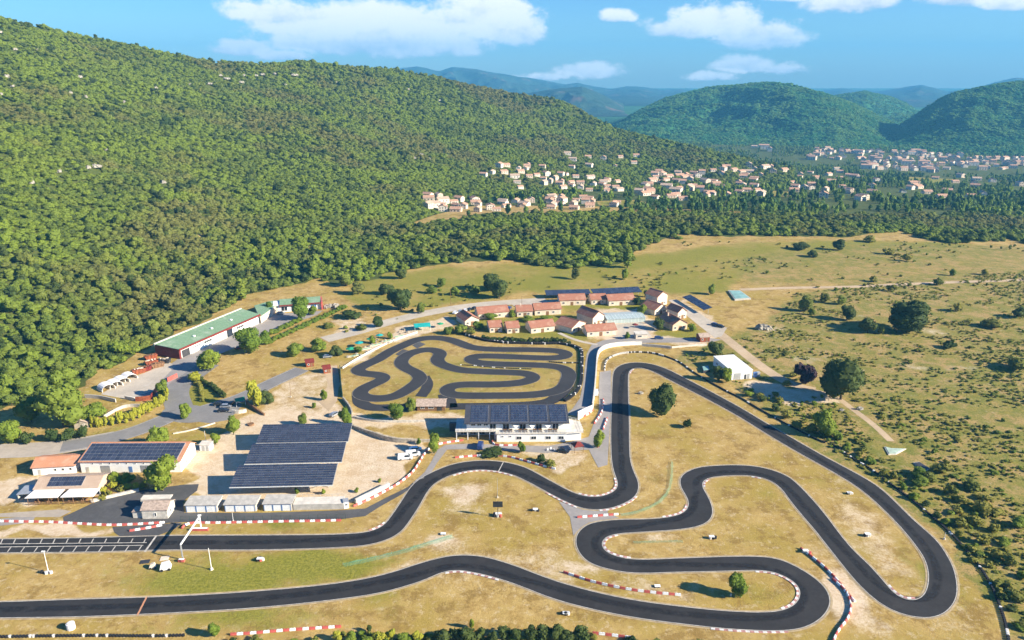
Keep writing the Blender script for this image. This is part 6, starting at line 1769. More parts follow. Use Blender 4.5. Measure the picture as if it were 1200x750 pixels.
# open fields of the plain
for fld in FIELDS: keep &= ~in_poly(vx, vy, fld)
vx, vy = vx[keep], vy[keep]
scatter('valley_trees', np.stack([vx, vy, terrain(vx, vy) - .4], -1), RNG.uniform(2.2, 4.4, vx.size) * np.where(np.hypot(vx, vy) > 1450, .8, 1), RNG.integers(0, 4, vx.size), valley_meshes, zs=RNG.uniform(.9, 1.7, vx.size))
# woods of the two nearer far hills
hp = []
for (f, a0, a1, r0_, D) in FAR_HILLS[:3]:
    n = 34000 if D < 3500 else 9000
    aa = RNG.uniform(a0, a1, n); ss = RNG.uniform(0, 1.03, n) ** .9
    m_ = (np.abs(aa) < .8)
    x, y, z = f(aa[m_], ss[m_])
    kk_ = z > -83
    hp.append(np.stack([x[kk_], y[kk_], z[kk_] - 1.0], -1))
hp = np.concatenate(hp)
scatter('hill_forest', hp, RNG.uniform(4.0, 8.5, len(hp)), RNG.integers(0, 3, len(hp)), hill_meshes, zs=RNG.uniform(.5, .85, len(hp)))
print('FOREST', fx.size, 'VALLEY', vx.size, 'HILL', len(hp), 'TREES', N_TREES)

# scrub over the right hand land, and weeds
def zone_at(x, y):
    return None
SCR = gp([(800, 418), (870, 452), (960, 516), (1040, 570), (1110, 622), (1160, 690), (1215, 775), (1500, 775), (1700, 330), (1400, 300), (1200, 318), (1050, 330), (930, 345), (900, 390), (850, 400)])
sx, sy = jitter_grid(20, 420, 120, 520, 2.1)
k = in_poly(sx, sy, SCR)
BANK = smooth_line(gp(bank), step=8)
dn = 1.2 * fbm(sx, sy, 34, 41) + 1.0 * fbm(sx, sy, 9, 42) + .35 * np.clip((330 - sy) / 150, -.8, 1)
k &= dn + 1.1 * np.exp(-(np.min([np.hypot(sx - q[0], sy - q[1]) for q in BANK], axis=0) / 22) ** 2) + .35 * (sy < 260) > RNG.uniform(-.5, .7, sx.size)
DR = np.array(smooth_line(gp([(840, 388), (885, 424), (925, 449), (975, 462), (1045, 520)]), step=4))
for q in DR: k &= np.hypot(sx - q[0], sy - q[1]) > 4.5
for q in gp([(868, 440), (880, 435), (860, 430), (848, 425), (900, 455), (930, 462), (866, 347), (1050, 528), (1080, 548)]): k &= np.hypot(sx - q[0], sy - q[1]) > 8
scrub_meshes = [crown('crown', M['shrub_leaf'], 46, 4, .5, 110 + s, 1.0, .55) for s in range(3)] + [crown('crown', M['oak_leaf'], 46, 4, .5, 115, 1.0, .6)]
scatter('scrub', np.stack([sx[k], sy[k], np.zeros(k.sum()) - .1], -1), RNG.uniform(.35, 1.2, k.sum()) ** 1.25 * (1 + .5 * (RNG.uniform(size=k.sum()) < .1)), RNG.integers(0, 4, k.sum()), scrub_meshes, zs=RNG.uniform(.45, .9, k.sum()))
# low bushes of the open fields
ux, uy = jitter_grid(-260, 420, 250, 680, 5.5)
FLD = gp([(400, 372), (470, 320), (700, 318), (800, 284), (1050, 282), (1200, 288), (1500, 290), (1500, 330), (900, 345), (850, 352), (800, 342), (640, 340), (540, 355), (430, 385), (300, 435), (262, 430), (330, 395)])
k2 = in_poly(ux, uy, FLD) & (fbm(ux, uy, 30, 51) + .8 * fbm(ux, uy, 9, 52) > RNG.uniform(.1, 1.1, ux.size))
scatter('field_weeds', np.stack([ux[k2], uy[k2], np.zeros(k2.sum()) - .1], -1), RNG.uniform(.5, 1.7, k2.sum()), RNG.integers(0, 4, k2.sum()), scrub_meshes)
print('SCRUB', k.sum(), k2.sum())
# ------------------------------------------------------------------ vehicles
def car_meshes(kind):
    b, g_ = MB(), MB()
    if kind == 'van':
        L_, W_, H_ = 5.0, 1.9, 1.95
        prof = [(-2.5, .35), (2.45, .35), (2.5, .95), (1.55, 1.25), (.95, 1.95), (-2.4, 1.95), (-2.5, 1.6)]
        gl = [(1.62, 1.22), (1.02, 1.88), (-.2, 1.80), (-.2, 1.22)]
    else:
        L_, W_, H_ = 4.3, 1.76, 1.45
        prof = [(-2.15, .38), (2.1, .38), (2.15, .72), (1.2, .92), (.55, 1.42), (-1.35, 1.45), (-2.0, .98), (-2.15, .9)]
        gl = [(1.22, .94), (.62, 1.38), (-1.30, 1.40), (-1.88, .98)]
    n = len(prof)
    vs = []
    for s in (-1, 1):
        for x, z in prof:
            in_ = .18 if z > 1.3 else (.05 if z > .85 else 0)
            vs.append((x, s * (W_ / 2 - in_), z))
    b.add(vs, [tuple(range(n)), tuple(range(n, 2 * n))[::-1]] + [(i, n + i, n + (i + 1) % n, (i + 1) % n) for i in range(n)])
    m = len(gl)
    for s in (-1, 1):
        w0 = W_ / 2 - (.03 if kind != 'van' else .0)
        g_.add([(x, s * (w0 - (.13 if z > 1.3 else .0)), z) for x, z in gl] + [(x, s * (w0 + .015 - (.13 if z > 1.3 else .0)), z) for x, z in gl], [tuple(range(m)), tuple(range(m, 2 * m))[::-1]] + [(i, m + i, m + (i + 1) % m, (i + 1) % m) for i in range(m)])
    (xa, za), (xb, zb) = gl[0], gl[1]
    g_.add([(xa + .04, -W_ / 2 + .14, za), (xa + .04, W_ / 2 - .14, za), (xb + .03, W_ / 2 - .26, zb), (xb + .03, -W_ / 2 + .26, zb)], [(0, 1, 2, 3)])
    if kind != 'van':
        (xa, za), (xb, zb) = gl[3], gl[2]
        g_.add([(xa - .05, -W_ / 2 + .14, za + .04), (xa - .05, W_ / 2 - .14, za + .04), (xb - .05, W_ / 2 - .26, zb), (xb - .05, -W_ / 2 + .26, zb)], [(3, 2, 1, 0)])
    return b, g_, L_, W_
CARM = {}
whl = MB(); whl.cyl((0, -.11, .33), (0, .11, .33), .33, .33, 12); whl_me = whl.mesh('wheel', M['tyre'])
hub = MB(); hub.cyl((0, -.13, .33), (0, .13, .33), .18, .18, 8); hub_me = hub.mesh('rim', M['car_silver'])
for kd in ('car', 'van'):
    for c_ in ('car_white', 'car_silver', 'car_black', 'car_red', 'car_blue'):
        b, g_, L_, W_ = car_meshes(kd); CARM[kd, c_] = (b.mesh('body', M[c_]), L_, W_)
    CARM[kd, 'glass'] = g_.mesh('window', M['glass_dark'])
def car(kind, colr, px, py, ang, label, group=None):
    x, y = G(px, py); me, L_, W_ = CARM[kind, colr]
    root = empty('parked_' + kind, label, kind, (x, y, .06), R(ang), group)
    link('body', me, root); link('window', CARM[kind, 'glass'], root)
    for sx_ in (-1, 1):
        for sy_ in (-1, 1):
            o = link('wheel', whl_me, root); o.location = (sx_ * L_ * .31, sy_ * (W_ / 2 - .1), 0); link('rim', hub_me, o)
car('van', 'car_white', 475, 538, 8, 'white van nearest the camera of three parked on the sandy car park')
car('van', 'car_white', 484, 534, 10, 'white van in the middle of three parked on the sandy car park')
car('car', 'car_white', 487, 528, 12, 'white car farthest of the three vehicles on the sandy car park')
car('car', 'car_silver', 329, 368, 10, 'silver car parked before the link of the depot')
car('car', 'car_red', 281, 409, 15, 'dark red car in the shade of the broad forecourt tree')
for k, (px, py, c_) in enumerate(((534, 367.4, 'car_white'), (540, 366, 'car_silver'), (545.5, 364.8, 'car_white'), (550.5, 363.6, 'car_black'), (556, 362.2, 'car_black'))):
    car('car', c_, px, py, 62, ('white car at the left end of the row', 'silver car, second of the row', 'white car in the middle of the row', 'black car, fourth of the row', 'black car at the right end of the row')[k] + ' behind the leftmost bungalow', 'cars in a row behind the leftmost bungalow')
for k, (px, py, c_) in enumerate(((597, 362, 'car_blue'), (615, 360, 'car_red'), (623, 359.5, 'car_white'))):
    car('car', c_, px, py, 70, ('dark blue', 'dark red', 'white')[k] + ' car on the gravel lot behind the second bungalow row')
car('car', 'car_silver', 384, 419, 20, 'silver car by the dark bush at the mini golf entrance')
for k, (px, py, c_, an) in enumerate(((257, 475, 'car_black', 5), (265, 477.5, 'car_silver', 5), (272, 474.5, 'car_black', 80), (262, 482.5, 'car_black', 5))):
    car('car', c_, px, py, an, ('black car at the left of the group by the green tent', 'silver car between the black ones by the green tent', 'black car parked end on beside the green tent', 'black car lowest in the group by the green tent')[k], 'cars parked by the green tent')
car('van', 'car_blue', 563, 524, 85, 'dark blue van standing end on below the clubhouse deck')
car('van', 'car_white', 698.5, 462, 82, 'white van on the grey strip beside the long pale wall')
car('car', 'car_blue', 838, 381.5, -35, 'dark blue car at the end of the slanting carport, left')
car('car', 'car_black', 844, 383.5, -35, 'black car at the end of the slanting carport, right')
car('car', 'car_blue', 772, 397.2, 0, 'dark blue car on the paved strip right of the kiosk')
car('car', 'car_black', 660, 530, -20, 'black car at the dusty patch below the clubhouse terrace', None)
car('car', 'car_silver', 392, 487, 60, 'silver car on the pale path behind the farthest canopy')

# ------------------------------------------------------------------ poles, gantry, sign
def pole(label, px, py, hpx, r=.09, mat='grey_metal', lamp=False, name='pole', cat='pole', base=True):
    x, y = G(px, py); h = height_of(px, py, hpx)
    root = empty(name, label, cat, (x, y, 0))
    mb = MB(); mb.cyl((0, 0, 0), (0, 0, h), r, r * .6, 8); mb.build('shaft', M[mat], root)
    if base:
        mb = MB(); mb.cyl((0, 0, .0), (0, 0, .5), r * 4, r * 3, 8); mb.build('footing', M['pale_concrete'], root)
    if lamp:
        mb = MB(); mb.box((0, -.2, h), (.9, .35, .25)); mb.build('floodlight', M['white_paint'], root)
    return root, h
pole('tall pale floodlight pole with painted tyres at its foot, left of the grass strip', 57, 671, 25, .11, 'white_paint', True, 'floodlight_pole', 'light pole')
pole('tall thin white mast on green grass right of the start gantry', 248, 667.5, 25, .12, 'white_paint', False, 'mast')
pole('thin pale post by the pit barrier in front of the garages', 273.5, 611.5, 11, .07, 'white_paint')
pole('wooden electric pole in the dry field left of the parked cars', 528.3, 357, 17, .12, 'wood', False, 'electric_pole', 'pole', False)
pole('wooden electric pole on the gravel lot among the holiday homes', 611.5, 359.5, 13, .12, 'wood', False, 'electric_pole', 'pole', False)
pole('pale lamp post right behind the white utility hut', 241.5, 519, 14, .08, 'white_paint', False, 'lamp_post', 'pole', False)
pole('slim pole in the sandy yard right of the yellow green tree', 341, 465.5, 18, .07, 'wood', False)
pole('thin pole directly left of the lone tree inside the hairpin', 856.5, 698, 24, .07, 'grey_metal', False)
pole('short pale post near the tyre bank at the far bend', 1106.5, 632, 8, .08, 'white_paint', False)
pole('thin pole on the dry grass above the sign with the black board', 583, 583, 22, .06, 'grey_metal', False)
for k, (px, py) in enumerate(((49.5, 671.5), (54.5, 672.5), (60, 672))):
    x, y = G(px, py); t_ = empty('tyre_stack', ('dark', 'white painted', 'grey and white')[k] + ' tyre stack at the foot of the floodlight pole', 'tyres', (x, y, 0))
    mb = MB(); tyre_stack(mb, 0, 0, 3, .42); mb.build('tyres', M['rubber' if k == 0 else 'rubber_white'], t_)
# start gantry
a, b = G(214.5, 656), G(236, 620.5)
root = empty('start_gantry', 'white start gantry spanning the straight beside the grid', 'gantry', (a[0], a[1], 0))
d = (b[0] - a[0], b[1] - a[1])
mb = MB(); mb.box((0, 0, 2.3), (.3, .3, 4.6)); mb.build('post', M['car_silver'], root)
mb = MB(); mb.box((d[0], d[1], 2.0), (.3, .3, 4.0)); mb.build('post', M['white_paint'], root)
mb = MB(); mb.hexa([(-.16, 0, 4.62), (.16, 0, 4.62), (d[0] + .16, d[1], 4.02), (d[0] - .16, d[1], 4.02)], [(-.16, 0, 5.0), (.16, 0, 5.0), (d[0] + .16, d[1], 4.5), (d[0] - .16, d[1], 4.5)]); mb.build('beam', M['white_paint'], root)
mb = MB(); mb.box((d[0], d[1], 4.7), (.9, .5, .35)); mb.build('light_box', M['white_paint'], root)
for k, (px, py, w_, lb_) in enumerate(((213, 658, 1.6, 'red padded block round the left foot of the start gantry'), (234, 621.5, 5.0, 'long red pad lying at the right foot of the start gantry'))):
    x, y = G(px, py); t_ = empty('safety_pad', lb_, 'pad', (x, y, 0))
    mb = MB(); mb.box((0, 0, .4), (w_, .8, .7)); mb.build('cushion', M['red_paint'], t_)
    mb = MB(); mb.box((0, 0, .76), (w_ * .92, .7, .06)); mb.build('strap', M['white_paint'], t_)
# black board sign
x, y = G(583.5, 606.5)
root = empty('board_sign', 'black board on a post on the dry grass inside the first bend', 'sign', (x, y, 0))
mb = MB(); mb.cyl((0, 0, 0), (0, 0, 5.6), .10, .09, 8); mb.build('post', M['dark_metal'], root)
mb = MB(); mb.box((0, -.14, 4.6), (2.9, .12, 1.9)); mb.build('board', M['dark_metal'], root)
mb = MB(); mb.box((0, -.21, 4.6), (2.7, .02, 1.7)); mb.build('screen', M['glass_dark'], root)
def stack_group(px, py, kinds, lb_, group=None):
    x, y = G(px, py); root = empty('marshal_post', lb_, 'tyre stack', (x, y, 0), 0, group)
    for k, (dx, dy, n, m_) in enumerate(kinds):
        mb = MB(); tyre_stack(mb, dx, dy, n, .42); mb.build('tyres', M[m_], root)
    mb = MB(); mb.box((.1, .1, kinds[0][2] * .24 + .12), (1.5, 1.0, .08)); mb.build('lid', M['white_paint'], root)
Wt, Bt, Rt = 'rubber_white', 'rubber', 'red_paint'
stack_group(583, 604.5, [(-.9, -.5, 3, Bt), (0, -.6, 3, Wt), (.9, -.5, 3, Rt), (.9, .5, 3, Wt), (-.9, .5, 3, Bt)], 'red white and black tyres round the foot of the black board')
stack_group(304, 657.5, [(-.6, 0, 3, Bt), (.3, 0, 3, Rt), (.9, .3, 3, Wt), (0, .8, 3, Bt)], 'tyre stack with red and white tyres on the green grass by the straight')
stack_group(627, 598.5, [(-1.0, 0, 2, Bt), (0, 0, 2, Wt), (.9, -.2, 2, Bt)], 'low black and white tyre stack on dry grass left of the run-off')
stack_group(662.5, 720.5, [(-.8, .3, 2, Bt), (.1, 0, 3, Bt), (.7, .1, 3, Wt)], 'tyre stack on the dry grass above the bottom hedge')
stack_group(833.5, 631.5, [(-.3, 0, 3, Wt), (.6, 0, 3, Bt), (1.2, .2, 3, Bt)], 'white and black tyre stack in the grass between the two hairpin arms')
stack_group(943.5, 648, [(-.3, .3, 3, Wt), (.4, 0, 3, Wt), (1.1, -.4, 3, Rt)], 'pinkish white tyre stack at the top end of the long barrier')
stack_group(1016, 628.5, [(-.7, 0, 3, Bt), (.1, 0, 3, Wt), (.8, .2, 3, Wt)], 'white tyre stack on the pale patch inside the far loop')
stack_group(995, 579, [(-.6, 0, 2, Bt), (.2, 0, 3, Wt), (.9, .1, 2, Wt)], 'small white tyre stack near the right straight')
stack_group(770, 688, [(-.5, 0, 1, Bt), (.4, 0, 1, Bt)], 'flat dark tyres on dry grass left of the hairpin tree')
stack_group(519, 626.5, [(-.5, 0, 1, Bt), (.4, 0, 1, Bt)], 'flat dark tyres by the green net in the first bend')
x, y = G(83.5, 736.5); t_ = empty('water_drum', 'white round drum on the grass near the bottom left', 'drum', (x, y, 0))
mb = MB(); mb.cyl((0, 0, 0), (0, 0, 1.5), .95, .95, 14); mb.build('drum', M['white_paint'], t_); mb = MB(); mb.cyl((0, 0, 1.504), (0, 0, 1.62), .8, .7, 14); mb.build('lid', M['rubber_white'], t_)
x, y = G(194.5, 667); t_ = empty('covered_machine', 'white covered machine on the grass below the finish line, larger of two', 'machine', (x, y, 0), .3)
mb = MB(); mb.hexa([(-1.4, -1, .4), (1.3, -1, .4), (1.4, 1, .4), (-1.3, 1, .4)], [(-1.0, -.7, 1.9), (.9, -.7, 2.1), (1.0, .7, 2.1), (-.9, .7, 1.9)]); mb.build('cover', M['awning'], t_)
for s in (-1, 1): mb = MB(); mb.cyl((s * .9, -1.05, .4), (s * .9, 1.05, .4), .4, .4, 10); mb.build('wheel', M['rubber'], t_)
x, y = G(179.5, 665.5); t_ = empty('covered_machine', 'small pale covered machine on the grass below the finish line, smaller of two', 'machine', (x, y, 0), .3)
mb = MB(); mb.hexa([(-1.0, -.6, .3), (.9, -.6, .3), (.9, .6, .3), (-1.0, .6, .3)], [(-.5, -.4, 1.3), (.4, -.4, 1.5), (.4, .4, 1.5), (-.5, .4, 1.3)]); mb.build('cover', M['cream_plaster'], t_)
for s in (-1, 1): mb = MB(); mb.cyl((s * .6, -.65, .3), (s * .6, .65, .3), .3, .3, 10); mb.build('wheel', M['rubber'], t_)
x, y = G(193, 654.5); t_ = empty('ground_mat', 'pinkish mat lying on the grass above the covered machine', 'mat', (x, y, 0), .2)
mb = MB(); mb.box((0, 0, .08), (2.2, 1.8, .12)); mb.build('mat', M['cream_plaster'], t_)
x, y = G(170, 658.5); t_ = empty('ground_mat', 'dark flat mat on the grass left of the covered machines', 'mat', (x, y, 0), .2)
mb = MB(); mb.box((0, 0, .08), (2.4, 1.6, .12)); mb.build('mat', M['dark_metal'], t_)
for k, (px, py, s, lb_) in enumerate(((750.5, 461.5, 1.1, 'white boulder on dry grass left of the large round tree'), (984, 290.5, 1.6, 'pale boulder behind the dark tree below the wood'), (893, 386, 3.2, 'heap of pale rocks in the field above the dirt road'), (900, 386.5, 2.2, 'smaller pale rock right of the rock heap above the dirt road'), (1007, 480, 1.3, 'white boulder beside the dirt road below the huge dark tree'), (986, 481.5, 1.0, 'small white boulder beside the dirt road, left'))):
    x, y = G(px, py); o = link('boulder', rocks[k % 4]); o.location = (x, y, s * .25); o.scale = (s, s, s * .7); tag(o, lb_, 'rock')
# green safety nets
def net_mat():
    m, t, b = material('safety_net', .8, .2)
    b.inputs['Base Color'].default_value = (.14, .40, .27, 1)
    tr = t.new('ShaderNodeBsdfTransparent'); mx_ = t.new('ShaderNodeMixShader'); mx_.inputs[0].default_value = .2
    t.l.new(tr.outputs[0], mx_.inputs[1]); t.l.new(b.outputs[0], mx_.inputs[2])
    t.l.new(mx_.outputs[0], t.n['Material Output'].inputs[0]); return m
M['net'] = net_mat()
def net(label, pts, h, z_flat=0.0):
    p = along(pts, 1.6); c = p.mean(0); root = empty('safety_net', label, 'net', (c[0], c[1], 0))
    nrm, _ = normals(p); mb = MB(); q = p - c; r_ = random.Random(4)
    rowz = [(0.0, .05), (.12, h * .8), (.4, h * .5), (.9 + z_flat * .5, .09)]
    n = len(q); vs = []
    for o, z in rowz:
        for i in range(n): vs.append((q[i][0] - nrm[i][0] * (o + r_.uniform(-.15, .15)), q[i][1] - nrm[i][1] * (o + r_.uniform(-.15, .15)), z * r_.uniform(.8, 1.2)))
    mb.add(vs, [(k * n + i, k * n + i + 1, (k + 1) * n + i + 1, (k + 1) * n + i) for k in range(3) for i in range(n - 1)])
    mb.build('mesh', M['net'], root)
    sb = MB()
    for i in range(0, n, 4): sb.cyl((q[i][0], q[i][1], 0), (q[i][0], q[i][1], h), .03, .03, 5)
    sb.build('stake', M['grey_metal'], root)
net('long green safety net slumped across the grass inside the first bend', [(402, 661.5), (425, 657), (450, 651), (475, 645), (500, 637), (516, 632.5), (530, 628)], .8, .6)
net('curved green safety net from the run-off barrier up to the dry grass', [(727, 603.3), (742, 601), (757, 596), (771, 588.5), (781, 577), (785, 562), (786, 541)], .7, -.2)
net('faint grey green net on the pale strip between the two hairpin arms', [(742, 635.5), (765, 634.6), (790, 634), (800, 634)], .5, -.3)
# mesh fence along the pit lane
p = along([(212, 611.6), (260, 611.4), (310, 611), (360, 610), (405, 608.6)], 2.6); c = p.mean(0)
root = empty('mesh_fence', 'thin wire mesh fence between pit lane and barrier', 'fence', (c[0], c[1], 0))
mb = MB()
mb.cyl((0, 0, 0), (0, 0, 1.9), .04, .04, 5); fp_ = mb.mesh('post', M['dark_green'])
for q in p: link('post', fp_, root).location = (q[0] - c[0], q[1] - c[1], 0)
mb = MB()
for i in range(len(p) - 1):
    for z in (.3, .7, 1.1, 1.5, 1.85): mb.cyl((p[i][0] - c[0], p[i][1] - c[1], z), (p[i + 1][0] - c[0], p[i + 1][1] - c[1], z), .018, .018, 4, False)
mb.build('wire', M['dark_green'], root)

# ------------------------------------------------------------------ mini golf
(x, y), rz, w_ = frame((486, 389), (505, 387.5))
tn = empty('golf_tent', 'turquoise tent roof at the top end of the mini golf', 'tent', (x, y, 0), rz)
mb = MB(); mb.slab([(0, 0, 2.3), (w_, 0, 2.3), (w_, 3.2, 3.4), (0, 3.2, 3.4)], .06); mb.slab([(0, 3.202, 3.4), (w_, 3.202, 3.4), (w_, 6.4, 2.3), (0, 6.4, 2.3)], .06); mb.build('roof', M['turquoise'], tn)
for u in (.2, w_ / 2, w_ - .2):
    for v in (.2, 6.2): mb = MB(); mb.cyl((u, v, 0), (u, v, 2.25), .07, .07, 6); mb.build('post', M['white_paint'], tn)
for k, (px, py, r_, mt, lb_) in enumerate(((445, 397.5, 1.9, 'turquoise', 'green parasol of the mini golf nearest the turquoise tent'), (433, 402, 1.5, 'green_cloth', 'small green parasol in the middle of the mini golf'), (421, 406.5, 2.1, 'turquoise', 'large green parasol in the left half of the mini golf'), (411, 413.5, 2.2, 'green_cloth', 'leftmost green parasol of the mini golf'), (516, 384, 1.8, 'green_cloth', 'green parasol right of the turquoise tent'), (744, 385, 1.6, 'dark_red', 'dark red parasol on the paved square by the pool hall'), (282, 476, 0, '', ''))):
    if r_ == 0: continue
    x, y = G(px, py); root = empty('parasol', lb_, 'parasol', (x, y, 0))
    mb = MB(); n = 8
    mb.add([(0, 0, 2.9)] + [(r_ * math.cos(6.283 * i / n), r_ * math.sin(6.283 * i / n), 2.2) for i in range(n)] + [(0, 0, 2.84)] + [(r_ * math.cos(6.283 * i / n), r_ * math.sin(6.283 * i / n), 2.14) for i in range(n)],
           [(0, 1 + i, 1 + (i + 1) % n) for i in range(n)] + [(n + 1, n + 2 + (i + 1) % n, n + 2 + i) for i in range(n)] + [(1 + i, n + 2 + i, n + 2 + (i + 1) % n, 1 + (i + 1) % n) for i in range(n)])
    mb.build('canopy', M[mt], root); mb = MB(); mb.cyl((0, 0, 0), (0, 0, 2.84), .05, .04, 6); mb.build('pole', M['grey_metal'], root)
r_ = random.Random(9)
for k in range(26):
    t = k / 25; px = 408 + t * 72 + r_.uniform(-3, 3); py = 424 - t * 33 + r_.uniform(-9, 1)
    x, y = G(px, py); s = r_.uniform(.4, 1.0); o = link('garden_rock', rocks[k % 4]); o.location = (x, y, s * .2); o.scale = (s, s, s * .8); o.rotation_euler.z = r_.uniform(0, 6)
    tag(o, 'pale garden rock among the lanes of the mini golf', 'rock', 'rocks of the mini golf')
for k, (px, py, lb_) in enumerate(((415, 417, 'lowest'), (428, 409, 'second'), (441, 404, 'third'), (455, 399.5, 'fourth'), (468, 394, 'highest'))):
    x, y = G(px, py); root = empty('golf_lane', lb_ + ' artificial turf lane of the mini golf', 'golf lane', (x, y, 0), R(35))
    mb = MB(); mb.box((0, 0, .10), (5.0, 1.2, .06)); mb.build('turf', M['green_cloth'], root)
    mb = MB(); mb.bx(-2.6, 2.6, -.72, -.604, 0, .22); mb.bx(-2.6, 2.6, .604, .72, 0, .22); mb.build('rim', M['pale_concrete'], root)
for (px, py, w__, lb_) in ((359, 430.5, 9, 'small red roofed pavilion at the end of the small asphalt road'), (379.5, 438, 8, 'dark red playhouse beside the sandy yard')):
    house('pavilion', lb_, 'pavilion', (px, py), (px + w__, py - 1.2), 3.2, 2.2, 3.2, 'x', 'rust', 'dark_red', None, [('f', .2, .8, .8, .8)], [('f', .6, .8, 1.9, 'wood')], over=.35)
# green tent by the roundabout and its wall
(x, y), rz, w_ = frame((277, 477.5), (288.5, 475))
tn = empty('market_tent', 'green tent roof beside the cars near the roundabout', 'tent', (x, y, 0), rz)
mb = MB(); mb.slab([(0, 0, 2.3), (w_, 0, 2.3), (w_, 1.9, 3.1), (0, 1.9, 3.1)], .06); mb.slab([(0, 1.902, 3.1), (w_, 1.902, 3.1), (w_, 3.8, 2.3), (0, 3.8, 2.3)], .06); mb.build('roof', M['green_cloth'], tn)
for u in (.15, w_ - .15):
    for v in (.15, 3.6): mb = MB(); mb.cyl((u, v, 0), (u, v, 2.25), .06, .06, 6); mb.build('post', M['white_paint'], tn)
wall_line('retaining_wall', 'dark wooden ramp wall right of the green tent', [(288, 473), (298, 480), (310, 487)], [2.0, 1.4, .8], .5, 'wood')
wall_line('retaining_wall', 'short stone wall beneath the green tent', [(272, 484), (281, 485), (289, 483)], 1.4, .5, 'limestone')
x, y = G(294, 498); t_ = empty('planter', 'small planter with a post on the sandy ground above the canopies', 'planter', (x, y, 0))
mb = MB(); mb.cyl((0, 0, 0), (0, 0, .6), 1.3, 1.2, 10); mb.build('tub', M['wood'], t_); mb = MB(); mb.cyl((0, 0, .6), (0, 0, 3.2), .08, .05, 6); mb.build('post', M['wood'], t_)
# red gazebo below the terrace
x, y = G(676.5, 527.5); gz = empty('gazebo', 'dark red pyramid roofed gazebo at the right foot of the clubhouse', 'gazebo', (x, y, 0), .3)
mb = MB(); s = 1.8; mb.add([(-s, -s, 2.2), (s, -s, 2.2), (s, s, 2.2), (-s, s, 2.2), (0, 0, 3.4), (-s, -s, 2.1), (s, -s, 2.1), (s, s, 2.1), (-s, s, 2.1)], [(0, 1, 4), (1, 2, 4), (2, 3, 4), (3, 0, 4), (8, 7, 6, 5), (0, 5, 6, 1), (1, 6, 7, 2), (2, 7, 8, 3), (3, 8, 5, 0)]); mb.build('roof', M['dark_red'], gz)
for sx_ in (-1.6, 1.6):
    for sy_ in (-1.6, 1.6): mb = MB(); mb.cyl((sx_, sy_, 0), (sx_, sy_, 2.1), .07, .07, 6); mb.build('post', M['wood'], gz)
for k, (px, py) in enumerate(((642, 528.5), (646, 527.8), (650, 528.6))):
    x, y = G(px, py); t_ = empty('garden_chair', 'white garden chair on the dusty patch below the terrace, %s of three' % ('left', 'middle', 'right')[k], 'chair', (x, y, 0), k * .7)
    mb = MB(); mb.box((0, 0, .45), (.55, .55, .06)); mb.build('seat', M['white_paint'], t_); mb = MB(); mb.box((0, .26, .8), (.55, .05, .6)); mb.build('backrest', M['white_paint'], t_)
    for sx_ in (-.23, .23):
        for sy_ in (-.23, .23): mb = MB(); mb.cyl((sx_, sy_, 0), (sx_, sy_, .42), .03, .03, 5); mb.build('leg', M['white_paint'], t_)

# ------------------------------------------------------------------ works yard of the depot
for k, (px, py) in enumerate(((125, 456), (134, 452.5), (142.5, 448.5), (151.5, 444))):
    x, y = G(px, py); root = empty('storage_bay', 'white tarpaulin covered storage bay in the depot yard, %s in the row' % ('lowest', 'second', 'third', 'highest')[k], 'storage bay', (x, y, 0), R(52))
    mb = MB(); n = 9; r0 = 2.6
    vs = []
    for yy in (-2.2, 2.6):
        for i in range(n):
            a = math.pi * i / (n - 1); vs.append((r0 * math.cos(a), yy, .9 + 1.7 * math.sin(a)))
    for yy in (-2.2, 2.6):
        for i in range(n):
            a = math.pi * i / (n - 1); vs.append(((r0 - .1) * math.cos(a), yy, .9 + 1.6 * math.sin(a)))
    fs = [(i, i + 1, n + i + 1, n + i) for i in range(n - 1)] + [(2 * n + i, 3 * n + i, 3 * n + i + 1, 2 * n + i + 1) for i in range(n - 1)] + [(i, 2 * n + i, 2 * n + i + 1, i + 1) for i in range(n - 1)] + [(n + i, n + i + 1, 3 * n + i + 1, 3 * n + i) for i in range(n - 1)]
    mb.add(vs, fs); mb.build('tarpaulin', M['awning'], root)
    mb = MB(); mb.bx(-2.8, -2.45, -2.2, 2.6, 0, .9); mb.bx(2.45, 2.8, -2.2, 2.6, 0, .9); mb.build('side_wall', M['pale_concrete'], root)
    mb = MB(); mb.bx(-2.4, 2.4, 2.2, 2.5, 0, 1.8); mb.build('back_wall', M['concrete'], root)
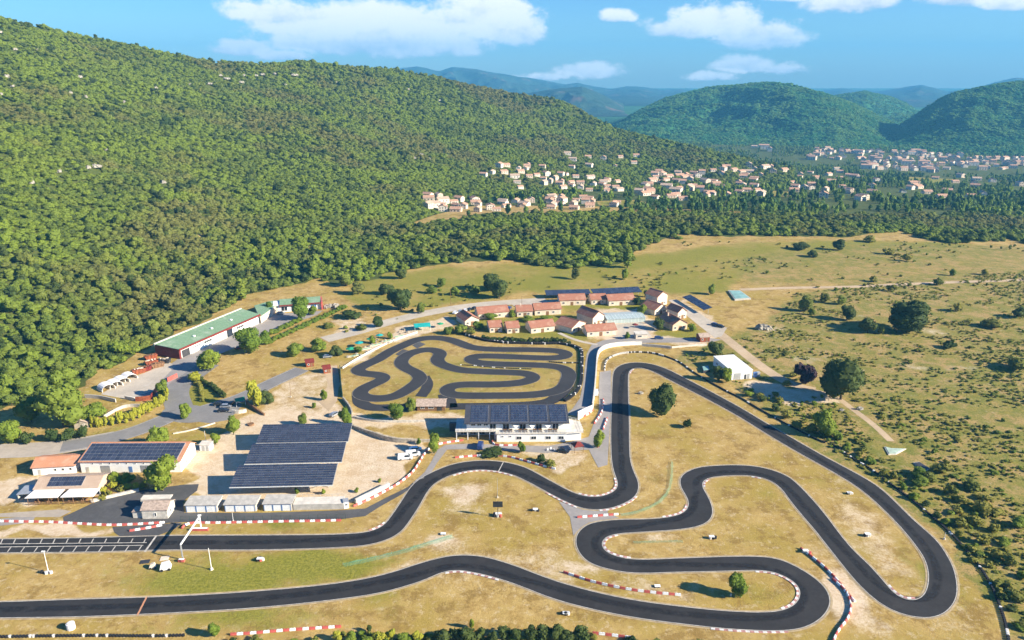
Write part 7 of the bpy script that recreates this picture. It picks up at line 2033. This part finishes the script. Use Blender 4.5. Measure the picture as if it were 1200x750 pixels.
for k, (px, py, mt, an, lb_) in enumerate(((163, 437, 'rust', 40, 'rusty open skip lowest in the row below the depot gable'), (170, 434.5, 'dark_red', 40, 'dark red open skip in the row below the depot gable'), (178, 427, 'rust', 40, 'rusty skip heaped with wood below the depot gable'), (185, 430, 'wood', 40, 'brown skip at the yard edge below the depot gable'), (193, 425, 'dark_metal', 0, 'black skip in front of the depot gable'), (177, 420.5, 'rust', 45, 'rusty skip at the foot of the depot gable'))):
    x, y = G(px, py); root = empty('waste_skip', lb_, 'skip', (x, y, 0), R(an))
    mb = MB(); o4 = [(-2.2, -1.1, 0), (2.2, -1.1, 0), (2.2, 1.1, 0), (-2.2, 1.1, 0)]; t4 = [(-2.8, -1.25, 1.9), (2.8, -1.25, 1.9), (2.8, 1.25, 1.9), (-2.8, 1.25, 1.9)]
    mb.hexa(o4, t4); mb.build('tub', M[mt], root)
    mb = MB()
    for q in range(7): mb.box((r_.uniform(-1.9, 1.9), r_.uniform(-.7, .7), 1.95 + r_.uniform(0, .25)), (r_.uniform(.5, 1.3), r_.uniform(.3, .7), .3), r_.uniform(0, 3))
    mb.build('load', M['wood' if k % 2 else 'cream_plaster'], root)
    mb = MB()
    for u in (-1.5, 0, 1.5): mb.box((u, -1.30, 1.1), (.14, .14, 1.3)); mb.box((u, 1.30, 1.1), (.14, .14, 1.3))
    mb.build('rib', M[mt], root)
wall_line('yard_fence', 'rust red board fence at the lower end of the depot yard', [(159, 470.5), (168, 470), (177, 468.5)], 2.0, .15, 'rust', 'fence')
wall_line('yard_fence', 'dark red fence panel beside the round tree of the depot yard', [(177.5, 468), (181, 463), (184.5, 458)], 2.2, .15, 'dark_red', 'fence')
wall_line('yard_gate', 'red sliding gate between the yard and the depot road', [(196.5, 447.5), (202, 445), (208, 442)], 1.9, .15, 'red_paint', 'gate')
wall_line('concrete_barrier', 'white concrete blocks at the lower end of the depot yard', [(147, 467.5), (153, 468.5), (158, 469.5)], 1.4, .6, 'pale_concrete')
x, y = G(388, 360); t_ = empty('stone_heap', 'heap of pale rubble right of the red end wall of the depot wing', 'rubble', (x, y, 0))
for k in range(14):
    o = link('stone', rocks[k % 4], t_); s = r_.uniform(.6, 1.5); o.location = (r_.uniform(-4, 3), r_.uniform(-2.5, 2.5), s * .3); o.scale = (s, s, s * .8); o.rotation_euler.z = r_.uniform(0, 6)
# ------------------------------------------------------------------ the air
hz = MB(); hz.box((0, 4950, 200), (27000, 11900, 600))
hmat = bpy.data.materials.new('haze'); hmat.use_nodes = True
hmat.node_tree.nodes.clear()
hn = NT(hmat.node_tree)
pv = hn.new('ShaderNodeVolumePrincipled')
pv.inputs['Color'].default_value = (*HAZE_COL, 1)
pv.inputs['Density'].default_value = HAZE
pv.inputs['Anisotropy'].default_value = 0.0
ho = hn.new('ShaderNodeOutputMaterial'); hn.l.new(pv.outputs[0], ho.inputs['Volume'])
tag(hz.build('haze', hmat), kind='stuff')
